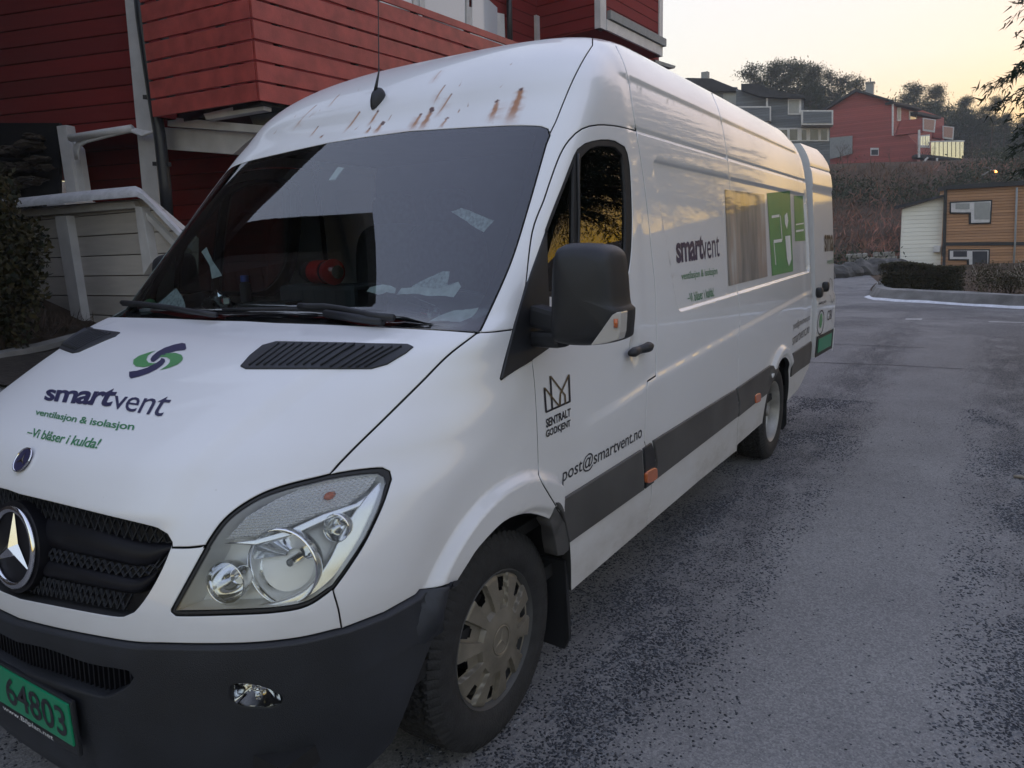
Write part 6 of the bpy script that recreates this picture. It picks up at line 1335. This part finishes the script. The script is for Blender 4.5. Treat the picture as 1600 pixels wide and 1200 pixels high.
mb = MB(); mb.box(B.at((1464, 389), -.28), (.35, .3, .32)); mb.build("vent_hood", M['whitewood'], bh, bevel=.03)
for x, lab in ((1527, "left white flower pot behind the lower window pane"), (1536, "right white flower pot behind the lower window pane")):
    mb = MB(); c = B.at((x, 417.5), .16); mb.tube([c-Vector((0, 0, .06)), c+Vector((0, 0, .10)), c+Vector((0, 0, .12))], [.05, .075, .08], 12); t = empty("flower_pot", label=lab, cat="flower pot", group="pots on the window sill"); mb.build("pot", M['whitewood'], t, True)
    V, F = leaf_mesh(np.array(c)+[0, 0, .14]+rng.normal(size=(60, 3))*[.05, .05, .04], rng.uniform(.03, .06, 60)); mesh_obj("plant", V, F, M['brushred'], t)
# --- red house on the hill
rh = empty("red_house", label="red boarded house on the hill with white-framed balconies and a chimney", cat="house")
G = Face((1345, 200), 72, -900); S_ = Face((1395, 190), 72, 1950)
G.part("gable_wall", [(1280, 176), (1294, 166.5), (1336.5, 141.5), (1394.6, 159), (1394.6, 212), (1418, 210), (1432, 224.6), (1433, 268), (1280, 268)], 0, 3, M['redfar'], rh)
rf_ = G.part("roof", [(1276, 176), (1294, 165), (1336.5, 139), (1396, 156.5), (1396, 159.5), (1336.5, 142.5), (1294, 169), (1276, 180)], .5, 5, M['roofdark'], rh)
G.part("concrete_panel", [(1290, 216), (1331.6, 212), (1331.6, 240), (1290, 250)], .15, .2, M['greypanel'], rh)
G.part("corner_board", rect(1393.4, 158, 1396, 212), .12, .2, M['whitewood'], rh)
G.window(rh, rect(1360, 231, 1373, 243), [rect(1361.5, 234, 1372, 242)], out=.05)
mb = MB(); c = at_depth((1359, 143), 73); mb.box(c, (.7, .7, 1.5)); mb.box(c+Vector((0, 0, .8)), (.85, .85, .1)); mb.tube([c+Vector((0, 0, .8)), c+Vector((0, 0, 1.25))], .07, 6); mb.box(c+Vector((0, 0, 1.1)), (.5, .08, .06)); mb.build("chimney", M['greypanel'], rf_)
S_.part("side_wall", [(1395, 160), (1441, 172), (1475, 184), (1475, 250), (1395, 250)], 0, 2, M['redfar'], rh)
S_.part("eave", [(1395, 158.5), (1418, 162), (1441, 169), (1441, 172.5), (1418, 166), (1395, 162)], .6, .7, M['roofdark'], rh); S_.part("eave", [(1434, 174), (1471, 182), (1471, 185.5), (1434, 178)], .6, .7, M['roofdark'], rh)
S_.window(rh, rect(1402, 168, 1408, 189), [rect(1403, 170, 1407, 187)], pane='blind'); S_.window(rh, [(1421, 173), (1433, 176), (1433, 189), (1421, 188)], [[(1422.5, 175), (1431.5, 177.5), (1431.5, 187.5), (1422.5, 186.5)]])
def balcony(side, front, dep):
    F_ = Face(front[0], dep, -2600); b = F_.part("balcony", [(q[0], q[1]) for q in side+[]], -.1, 1.0, M['redfar'], rh); F_.part("balcony_frame", front, .1, .12, M['whitewood'], b); c = np.mean(front, 0); F_.part("balcony_panel", [tuple(c+(np.array(q)-c)*[.80, .80]-[0, .8]) for q in front], .14, .06, M['balc'], b)
balcony([(1408, 188), (1443, 185), (1443, 206), (1400, 211)], [(1442, 184), (1462.5, 187), (1460.5, 207), (1442, 204)], 69); balcony([(1461, 199), (1474, 196), (1474, 217), (1459, 215)], [(1473, 196.5), (1491, 198.5), (1489.5, 218.4), (1473, 216)], 70)
T = Face((1455, 230), 68, -2600)
gl_ = T.part("glass_railing", [(1454.7, 221.7), (1506, 220.7), (1505, 248), (1454.7, 242)], 0, .05, M['mirrorglass'] if 'mirrorglass' in M else M['pane'], rh)
T.part("railing_cap", [(1454, 220.2), (1507, 219), (1507, 221.2), (1454, 222.2)], .03, .12, M['whitewood'], rh)
T.part("terrace_deck", [(1430, 241), (1454.7, 242), (1505, 248), (1505, 251), (1430, 245)], .1, 2.0, M['roofdark'], rh)
for x in (1461, 1467.5, 1474, 1480.5, 1487, 1493.5, 1500): T.part("railing_post", rect(x-.4, 221.5, x+.4, 245), .04, .05, M['roofdark'], gl_)
T.window(rh, [(1437, 211.5), (1453, 210), (1453, 231), (1437, 230.5)], [rect(1438.5, 213, 1441.5, 227), rect(1442.5, 213, 1445.5, 227), rect(1446.5, 212.5, 1449.5, 227), rect(1450, 212.5, 1452.4, 227)], out=-.5, pane='mirrorglass' if 'mirrorglass' in M else 'pane')
for q_, r_ in ((((1436, 203), (1436, 246)), .11), (((1440, 256), (1450, 246)), .1), (((1464, 256), (1464, 247)), .1)): mb = MB(); mb.tube([T.at(q_[0], .2), T.at(q_[1], .2)], r_, 6); mb.build('post', M['whitewood'], rh)
# --- grey house, and the dark one beside it
gh = empty("grey_house", label="grey boarded house with a long white window strip and white-framed balcony", cat="house")
Q = Face((1250, 190), 60, -2300)
Q.part("wall", [(1196, 152), (1256, 152), (1256, 172), (1297, 172), (1296.5, 270), (1190, 270)], 0, 6, M['greyclad'], gh)
Q.part("roof", [(1158, 131), (1184, 130), (1205, 140), (1258, 149.5), (1258, 153.2), (1198, 152), (1186, 150), (1158, 140)], .5, 7, M['roofdark'], gh)
Q.part("upper_wall", [(1150, 139), (1198, 148), (1198, 200), (1150, 200)], -.3, 5, M['greyclad'], gh)
Q.part("corner_board", rect(1197, 147, 1200, 166), .12, .15, M['whitewood'], gh)
Q.window(gh, rect(1231, 154, 1252, 179), [rect(1232.6, 156, 1248.5, 177)], pane='blind')
b = Q.part("balcony", rect(1252, 172, 1302, 195), 1.2, 1.3, M['whitewood'], gh); Q.part("balcony_panel", rect(1255, 174.2, 1299.4, 192.4), 1.24, .06, M['greyclad'], b)
b = Q.part("balcony", rect(1140, 166, 1204.6, 189), 1.2, 1.3, M['whitewood'], gh); Q.part("balcony_panel", rect(1142, 168, 1202.5, 188.8), 1.24, .06, M['greyclad'], b)
Q.window(gh, rect(1215, 199.7, 1295.6, 220.6), [rect(1218.5, 203, 1230, 219), rect(1234, 202, 1246, 218.8), rect(1252.6, 203, 1260, 218.8), rect(1266, 202, 1278.5, 218.6), rect(1282.6, 202, 1292.5, 218.6)])
dh = empty("dark_house", label="dark grey house with a low roof partly behind the van's roof", cat="house")
D_ = Face((1110, 150), 66, -2300); D_.part("wall", rect(1060, 136, 1152, 220), 0, 6, M['greyclad'], dh); rr_ = D_.part("roof", [(1060, 124), (1074, 121.5), (1112, 122.5), (1153, 139), (1153, 142), (1060, 142)], .5, 7, M['roofdark'], dh)
D_.part("white_panel", rect(1130, 146, 1150, 175), .1, .15, M['blind'], dh); mb = MB(); mb.box(D_.at((1102, 121), -2), (.6, .6, .9)); mb.build("chimney", M['greypanel'], rr_)
# --- street lamp with its orange light
lp = empty("street_lamp", label="lit orange street lamp on the dark slope above the brown house", cat="street lamp"); hd_ = at_depth((1556, 268), 52); mb = MB(); zb = tz(hd_); mb.tube([Vector((hd_.x, hd_.y-.8, zb-.5)), Vector((hd_.x, hd_.y-.8, hd_.z-.2)), hd_+Vector((0, -.3, .12)), hd_+Vector((0, 0, .10))], [.07, .055, .04, .04], 8); mb.build("pole", M['greypanel'], lp, True)
m, nt, p = new_mat('lit_lamp'); p.inputs["Emission Color"].default_value = (1, .26, .04, 1); p.inputs["Emission Strength"].default_value = 1.6; M['lit'] = m
v_, f_ = superbox(hd_, .08, .10, .07, .8, 12, 8) if 'superbox' in globals() else ([], []); mesh_obj("lamp_head", v_, f_, M['lit'], lp, True)
# --- rock bank and block wall across the bend
M['rock'] = simple('rock', (.085, .08, .076), .9, var=.5, scale=2.0, bump=1.0, bscale=5); M['darkrock'] = simple('dark_stone', (.050, .038, .028), .95, var=.6, scale=7, bump=1.0, bscale=18); M['block'] = simple('stone_blocks', (.30, .285, .25), .9, var=.3, scale=3, bump=.6, bscale=12)
def boulder(name, c, r, mat, label=None, cat=None, group=None, parent=None, seed=0, sq=(1, 1, 1), rough=1.0):
    bm = bmesh.new(); bmesh.ops.create_icosphere(bm, subdivisions=3, radius=1)
    for v in bm.verts:
        n = v.co.copy(); f = 1+.30*rough*mnoise.noise(n*1.3+Vector((seed, 0, 0)))+.16*rough*mnoise.noise(n*3.5+Vector((0, seed, 0))); f *= 1-.10*abs(mnoise.noise(n*2.2+Vector((seed, seed, 0))))*2; v.co = Vector((n.x*sq[0], n.y*sq[1], n.z*sq[2]))*f*r+Vector(c)
    me = bpy.data.meshes.new(name); bm.to_mesh(me); bm.free(); me.materials.append(mat); o = bpy.data.objects.new(name, me); COL.objects.link(o); o.parent = parent; return tag(o, label, cat, group)
bx = [(1296, 428, 30.5, 1.0), (1312, 430, 30.8, .85), (1327, 427, 31.3, .95), (1346, 425, 32, 1.1), (1366, 422, 33, 1.15), (1384, 420, 34, 1.0), (1402, 420, 35, .9), (1280, 430, 30, .9)]
blab = ["pale jointed boulder beside the open van door", "upright dark boulder second from the van", "rounded boulder below the left end of the block wall", "broad boulder under the middle of the block wall", "sloping boulder below the right half of the block wall", "boulder left of the hedge end", "boulder half hidden behind the cream wall's hedge", "boulder hidden behind the van door"]
for i, (x, y, d, r) in enumerate(bx): boulder("boulder", at_depth((x, y-1), d), r*.62, M['rock'], blab[i], "boulder", "boulders along the bend", seed=i*3.7, sq=(.9, 1.1, .72))
W_ = Face((1360, 400), 36.5, -2000); wl_ = empty("block_wall", label="low wall of pale rough stone blocks on the bank", cat="wall"); mb = MB()
for i in range(9):
    x0 = 1322+i*8.6; y0 = 397.5-i*.5; 
    for rw in range(2):
        if (i+rw) % 5 == 4 and rw == 0: continue
        W_.slab(mb, [(x0+rw*3, y0+rw*7), (x0+7.7+rw*3, y0-.6+rw*7), (x0+7.9+rw*3, y0+6.2+rw*7), (x0+rw*3, y0+6.6+rw*7)], .1*rng.random(), .6)
mb.build("blocks", M['block'], wl_, bevel=.04)
# ------------------------------------------------------------------ the red house beside the van
nh = empty("red_boarded_house", label="large dark red boarded house with slatted balcony and white windows beside the van", cat="house")
DF = 8.0
FH = Face((405, 158), DF, 1620); EN = Face((405, 158), DF, -1500); LW = Face((215, 150), 9.7, -3200); WL = FH.shifted(1.7)
cor = FH.at((405, 158)); uF = Vector(FH.u); uE = Vector(EN.u)
if uF.x > 0: uF = -uF
if uE.y > 0: uE = -uE
pz = (FH.at((396, 29)).z-cor.z)/4.0
def up(v, z): return Vector((v.x, v.y, z))
post_b = LW.at((240, 190), .35)
endlen = 1.75
TOP = cor.z+8*pz
# main volume: wall behind the balcony, gable wall, roof
wz0, wz1 = -0.3, 8.0
wallc = Vector(WL.p); a0 = up(wallc-uF*0.6, 0); inn_ = Vector(-FH.n)
gab0 = LW.at((300, 150)); gdir = Vector(LW.u); gdir = gdir if gdir.y < 0 else -gdir
mb = MB(); A = up(gab0, 0)-gdir*.35; Bq = A+gdir*8.5; Dq = up(WL.at((1029, 200)), 0); Cq = Dq+(Bq-A); E_ = up(wallc, 0)-uF*.2
mb.prism([up(q, cor.z+.02) for q in (A, Bq, Cq, Dq, E_)], Vector((0, 0, 8.0-cor.z)))
hw_ = mb.build("wall", M['redclad'], nh)
mb = MB(); ov = [(A-gdir*.7-uF*.6), (Bq+gdir*.6-uF*.7), (Cq+gdir*.6), Dq-inn_*.7, E_-inn_*.7-uF*.7]; mb.prism([up(q, 8.0) for q in ov], Vector((0, 0, .22))); mb.build("roof", M['roofdark'], nh)
# lower storey set back under the overhang
mb = MB(); q0 = LW.at((126, 250), -.9); q1 = LW.at((400, 250), -.9); mb.prism([up(q0, .3), up(q1, .3)+uF*.0, up(q1, .3)+uF*8, up(q0, .3)+uF*8], Vector((0, 0, cor.z-.3))); mb.build("lower_wall", M['redclad'], nh)
# balcony: boards with open joints, end and front
def boards(name, p0, d, length, z0, pitch, n, th, parent, nrm):
    for k in range(n):
        mb = MB(); z = z0+k*pitch; c0 = up(p0, z+pitch*.5-.006); jit = Vector((0, 0, rng.uniform(-.004, .004))); hh_ = pitch-.026 if k < n-1 else pitch*.45; c0 = c0-Vector((0, 0, (pitch-.026-hh_)/2)); mb.bar(c0+jit, c0+d*length+jit, th, hh_, (0, 0, 1)); mb.build(name, M['redslat'], parent, bevel=.004)
ENDL = (Vector(EN.at((238, 110)))-Vector(EN.at((404, 110)))).length
bal = empty("balcony"); bal.parent = nh
boards("slat", cor+uF*.0, uF, 5.4, cor.z, pz, 8, .03, bal, FH.n); boards("end_slat", cor+uE*.02, uE, ENDL, cor.z, pz, 8, .03, bal, EN.n)
mb = MB(); mb.prism([up(cor-inn_*-.06+uF*.06, cor.z-.02), up(cor+uF*5.4+inn_*.06, cor.z-.02), up(cor+uF*5.4+inn_*1.7, cor.z-.02), up(cor+inn_*1.7+uF*.06, cor.z-.02)], Vector((0, 0, .12))); mb.build("deck", M['blackwood'], bal)
for k in range(5): mb = MB(); c0 = up(cor+uF*(.35+k*1.15)+inn_*.05, cor.z+.1); mb.bar(c0, up(c0, cor.z+7.2*pz), .09, .045, tuple(uF)); mb.build("balcony_post", M['blackwood'], bal)
for k in range(2): mb = MB(); c0 = up(cor+uE*(.55+k*.9)+uF*.06, cor.z+.1); mb.bar(c0, up(c0, cor.z+7.2*pz), .09, .045, tuple(uE)); mb.build("balcony_post", M['blackwood'], bal)
# joists and white beams below
E2 = Face((330, 200), 8.9, -1500)
E2.part("fascia_beam", [(257, 199), (402, 208), (364, 241), (259, 233)], 0, .12, M['whitewood'], nh); E2.part("rim_beam", [(262, 183), (412, 196), (412, 208), (262, 197)], .1, .2, M['whitewood'], nh); E2.part("joist", [(318, 178), (412, 156), (412, 172), (322, 187)], .25, .12, M['whitewood'], nh); E2.part("joist", [(388, 178), (440, 160), (440, 215), (402, 208)], -.1, .1, M['greypanel'], nh)
# white corner post, bracket and downpipe
PL = Face((215, 150), 9.2, -3200)
PL.part("corner_post", [(189, -60), (218, -60), (249, 320), (224, 320)], .05, .2, M['whitewood'], nh, bevel=.01)
dp = [(215, -40), (222, 30), (232, 100), (241, 160), (250, 215), (258, 290), (262, 340)]
mb = MB(); mb.tube([PL.at(q, .22) for q in dp], .072, 12); pp = mb.build("downpipe", M['pipe'], nh, True)
for q in ((238, 152), (253, 256)): mb = MB(); a = PL.at((q[0]-12, q[1]), .14); b = PL.at((q[0]+12, q[1]+1), .22); mb.bar(a, b, .05, .05); mb.build("pipe_bracket", M['pipe'], pp)
# conduit frame: two white posts and the bent white pipe run between them
P2 = Face((100, 260), 9.6, -3200)
P2.part("porch_post", [(88, 197), (103, 195), (124, 330), (108, 330)], .0, .14, M['whitewood'], nh, bevel=.008); P2.part("porch_post", [(108, 213), (123, 232), (138, 330), (126, 330), (112, 250)], -.05, .1, M['whitewood'], nh, bevel=.008)
mb = MB()
for k in range(4): o = k*1.6; mb.tube([P2.at(q, .05+.02*k) for q in ((119+o, 250), (117+o, 232+o), (121+o, 222+o), (130+o, 217+o), (170, 208+o), (205, 200+o), (222, 205+o*1.5), (245, 208-o))], .018, 6)
mb.tube([P2.at(q, .10) for q in ((110, 216), (160, 208), (206, 201))], .05, 8); mb.build("conduit", M['whitewood'], nh, True)
# cellar opening, its shade painted as a black slab, with stacked stones
P3 = Face((40, 250), 9.9, -3200); P3.part("opening_shade", rect(-60, 192, 92, 335), .02, .05, M['dark'], nh)
for i, (x, y, r) in enumerate([(20, 236, .19), (48, 228, .17), (8, 262, .2), (38, 262, .16), (60, 250, .12), (25, 288, .17), (55, 282, .13), (70, 262, .1), (5, 295, .16), (52, 214, .11)]):
    boulder("stone", P3.at((x, y), .14), r*.8, M['darkrock'], ["top left stone in the dark opening", "flat stone at the top right of the stack", "large stone at the left edge of the opening", "stone in the middle of the stack", "small stone right of the middle one", "lower middle stone of the stack", "lower right stone of the stack", "smallest stone by the white post", "lowest left stone of the stack", "upright stone above the stack"][i], "stone", "stones in the cellar opening", seed=i*5.1, sq=(1.5, 1.5, .5), rough=1.9)
# windows of the long wall
W3 = WL
fr = W3.part("window_strip", [(540, -30), (788, 22), (790, 76), (770, 70), (640, 10), (540, -20)], .06, .1, M['whitewood'], nh)
def wpane(x0, x1, yt0, yb0, yt1, yb1): W3.part("pane", [(x0, yt0), (x1, yt1), (x1, yb1), (x0, yb0)], .064, .02, M['skypane'], fr)
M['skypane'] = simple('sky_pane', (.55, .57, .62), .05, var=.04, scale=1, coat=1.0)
wpane(594, 644, -60, 3, -50, 19); wpane(664, 727, -40, 26, -25, 49); wpane(738, 777, -25, 52, 12, 68)
for (x0, x1) in ((646, 650), (656, 660), (729, 733)): W3.part("mullion", [(x0, -60), (x1, -60), (x1, 50), (x0, 45)], .085, .03, M['whitewood'], fr)
fr2 = W3.part("window", [(838, 23), (926, 62), (926, 120), (840, 120)], .06, .1, M['whitewood'], nh)
W3.part("pane", [(846, 45), (877, 59), (877, 120), (846, 120)], .066, .02, M['skypane'], fr2); W3.part("pane", [(886, 55), (905, 66), (905, 120), (886, 120)], .066, .02, M['skypane'], fr2)
mb = MB(); mb.tube([W3.at((795, -40), .12), W3.at((796, 20), .12), W3.at((798, 110), .12)], .055, 10); mb.build("downpipe", M['pipe'], nh, True)
# bay standing out from the wall
BY = FH.shifted(.25)
q0, q1 = BY.at((937, 40)), BY.at((1033, 40)); zb0 = BY.at((944, 47)).z; mb = MB(); q0 = up(q0, zb0); q1 = up(q1, zb0); mb.prism([q0, q1, q1+inn_*2, q0+inn_*2], Vector((0, 0, 4))); bay = mb.build("bay", M['redclad'], nh)
mb = MB(); mb.prism([q0-inn_*.03-uF*.02, q0-inn_*.03+uF*.22, q0+inn_*.1+uF*.22, q0+inn_*.1-uF*.02], Vector((0, 0, 4))); mb.build("corner_board", M['whitewood'], bay)
mb = MB(); mb.prism([q1-inn_*.03-uF*.16, q1-inn_*.03+uF*.03, q1+inn_*.1+uF*.03, q1+inn_*.1-uF*.16], Vector((0, 0, 4))); mb.build("corner_board", M['whitewood'], bay)
mb = MB(); mb.prism([q0-inn_*.05+uF*.22, q1-inn_*.05-uF*.16, q1-uF*.16, q0+uF*.22], Vector((0, 0, .20))); mb.build("skirt_board", M['whitewood'], bay)
mb = MB(); mb.prism([up(q0, zb0+.22)-inn_*.09+uF*.3, up(q1, zb0+.22)-inn_*.09+uF*.1, up(q1, zb0+.22)+uF*.1, up(q0, zb0+.22)+uF*.3], Vector((0, 0, .16))); mb.build("gutter", M['greypanel'], bay)
mb = MB(); c0 = BY.at((1040, 100), -1); mb.prism([BY.at(q, -.3) for q in ((1024, 93), (1056, 103), (1054, 107), (1024, 99))], inn_*.8); mb.build("porch_roof", M['greypanel'], nh)
# --- the neighbouring house, left of the picture: it shows as the dark roof mirrored in the windscreen
nb_ = empty("neighbour_house", label="dark brown house with black roof standing left of the picture, mirrored in the windscreen", cat="house")
mb = MB(); mb.prism([(-1.5, -6.6, .4), (-1.5, -6.6, 9.1), (.6, -6.6, 5.0), (.6, -6.6, .4)], (0, -6, 0)); mb.build("gable_wall", M['darkclad'], nb_)
mb = MB(); mb.prism([(-1.62, -6.35, 9.35), (-1.62, -6.35, 9.15), (.8, -6.35, 4.45), (.8, -6.35, 4.65)], (0, -6.5, 0)); mb.build("gable_roof", M['roofdark'], nb_)
mb = MB(); mb.box((5.2, -8.7, 3.9), (9.8, 6.6, 6.6)); mb.build("wall", M['darkclad'], nb_)
mb = MB(); mb.prism([(-.05, -5.0, 7.3), (10.5, -5.0, 7.3), (10.5, -12.6, 8.6), (-.05, -12.6, 8.6)], (0, 0, .2)); mb.build("roof", M['roofdark'], nb_)
for (x, z) in ((1.6, 4.6), (4.2, 4.6), (6.8, 4.6)):
    mb = MB(); mb.box((x, -5.38, z), (1.3, .06, 1.5)); f = mb.build("window", M['whitewood'], nb_)
    for dx in (-.3, .3): mb = MB(); mb.box((x+dx, -5.345, z), (.5, .02, 1.3)); mb.build("pane", M['pane'], f)
# --- plank garden wall with its snow-dusted cap
PW_ = Face((150, 400), 8.7, -1150)
pw = empty("plank_wall", label="weathered white plank wall with posts and a rounded cap at the left", cat="wall")
PW_.part("boards", [(-60, 333), (228, 310), (300, 372), (300, 520), (-60, 520)], 0, .08, M['oldwhite'], pw)
PW_.part("top_rail", [(-60, 333), (208, 314), (212, 325), (-60, 346)], .06, .08, M['whitewood'], pw, bevel=.006)
PW_.part("raking_rail", [(209, 322), (218, 322), (290, 395), (280, 396)], .06, .08, M['whitewood'], pw, bevel=.006)
for poly in ([(85, 338), (103, 337), (132, 520), (115, 520)], [(210, 322), (221, 324), (236, 410), (224, 430)]): PW_.part("post", poly, .10, .10, M['whitewood'], pw, bevel=.006)
mb = MB()
capl = [(-60, 326), (20, 321), (120, 311), (200, 304), (213, 303), (222, 307), (250, 335), (300, 388)]
for q in smooth_line(capl, 12): pass
cp = smooth_line(capl, 10); prof = [(-.06, -.03), (-.05, .03), (.02, .075), (.14, .085), (.24, .05), (.26, -.03)]; vs = []; fs = []
for q in cp:
    for (o, z) in prof: vs.append(PW_.at(q, .14-o)+Vector((0, 0, z)))
k = len(prof); fs = [(i*k+j, i*k+(j+1) % k, (i+1)*k+(j+1) % k, (i+1)*k+j) for i in range(len(cp)-1) for j in range(k)]
o = mesh_obj("cap", vs, fs, M['snowcap'], pw, True, sharp=50); bm = bmesh.new(); bm.from_mesh(o.data); bmesh.ops.recalc_face_normals(bm, faces=bm.faces); bm.to_mesh(o.data); bm.free()
# heat pump behind the wall
hp = empty("heat_pump", label="white outdoor heat pump unit behind the plank wall", cat="heat pump"); P5 = Face((50, 320), 9.6, -3200)
P5.part("casing", [(-60, 310), (101, 312), (101, 345), (-60, 345)], .15, .5, M['whitewood'], hp, bevel=.02); P5.part("fan_grille", [(-60, 316), (72, 316.5), (72, 340), (-60, 340)], .16, .01, M['pipe'], hp)
mb = MB()
for y in np.arange(317, 336, 2.6): mb.bar(P5.at((-40, y), .175), P5.at((72, y+.3), .175), .006, .006)
for x in np.arange(-30, 72, 6): mb.bar(P5.at((x, 316.5), .178), P5.at((x+1, 338), .178), .005, .005)
mb.build("grille_wire", M['greypanel'], hp)
# soil bed, kerb and bush at the left
def tpt(q, lift=0.0):
    o, d = CAM_POS, px_ray(q); lo, hi = 1.0, 40.0
    for t in np.linspace(2, 40, 1500):
        p_ = o+d*t
        if p_[2] <= float(terrain(p_[0], p_[1])): return Vector((p_[0], p_[1], float(terrain(p_[0], p_[1]))+lift))
    return Vector(o+d*20)
kb = [np.array(tpt(q))[:2] for q in ((-120, 585), (-40, 568), (10, 558), (60, 546), (120, 530))]
vs = []; fs = []; kbl = smooth_line_xy(kb, .2)
d_ = kbl[-1]-kbl[0]; d_ /= np.linalg.norm(d_); n_ = np.array([-d_[1], d_[0]]); n_ = n_ if n_[0] < 0 else -n_
for q in kbl:
    for (o, z) in ((0, .0), (0, .07), (.12, .075), (.12, .02)): xy = q+n_*o; vs.append((xy[0], xy[1], float(terrain(*xy))+z))
tag(mesh_obj("kerb", vs, [(i*4+j, i*4+j+1, (i+1)*4+j+1, (i+1)*4+j) for i in range(len(kbl)-1) for j in range(3)], M['concrete']), kind="structure")
M['soil'] = simple('soil', (.022, .018, .014), .95, var=.5, scale=10, bump=1, bscale=25)
vs = []; m_b = 12
for i, q in enumerate(kbl):
    for j in range(m_b): xy = q+n_*(.12+j*.28); vs.append((xy[0], xy[1], float(terrain(*xy))+.03+.05*mnoise.noise(Vector((xy[0]*3, xy[1]*3, 1)))))
tag(mesh_obj("soil_bed", vs, [(i*m_b+j, i*m_b+j+1, (i+1)*m_b+j+1, (i+1)*m_b+j) for i in range(len(kbl)-1) for j in range(m_b-1)], M['soil'], smooth=True), kind="structure")
c = at_depth((8, 515), 7.6); zb = tz(c)
shrub("evergreen_bush", (c.x, c.y, zb), .42, 1.75, 11000, M['bushleaf'], "tall dark evergreen bush in front of the plank wall", "bush", stems=9, ls=.075)
c = at_depth((-60, 520), 7.4); shrub("evergreen_bush", (c.x, c.y, tz(c)), .5, 1.5, 2500, M['bushleaf'], "dark evergreen bush outside the left edge", "bush", stems=7, ls=.075)
gcen = []; 
for q in ((70, 520), (85, 515), (60, 530), (100, 512)):
    b = np.array(tpt(q)); gcen.append(b+rng.normal(size=(80, 3))*[.15, .15, .0])
gc = np.vstack(gcen); V, F = leaf_mesh(gc, rng.uniform(.12, .3, len(gc)), aspect=.03, up=1.2); tag(mesh_obj("dry_grass", V, F, M['twig']), "thin dry grass stalks on the dark soil bed", "grass", kind="stuff")
# dry stick on the road
sa, sb = at_z((1584, 744), .012), at_z((1606, 748), .012); mb = MB(); mb.tube([sa, sa.lerp(sb, .5)+Vector((0, 0, .006)), sb], [.010, .012, .008], 6); tag(mb.build("stick", M['palewood'], None, True), "pale stick lying on the grit at the right edge", "stick")
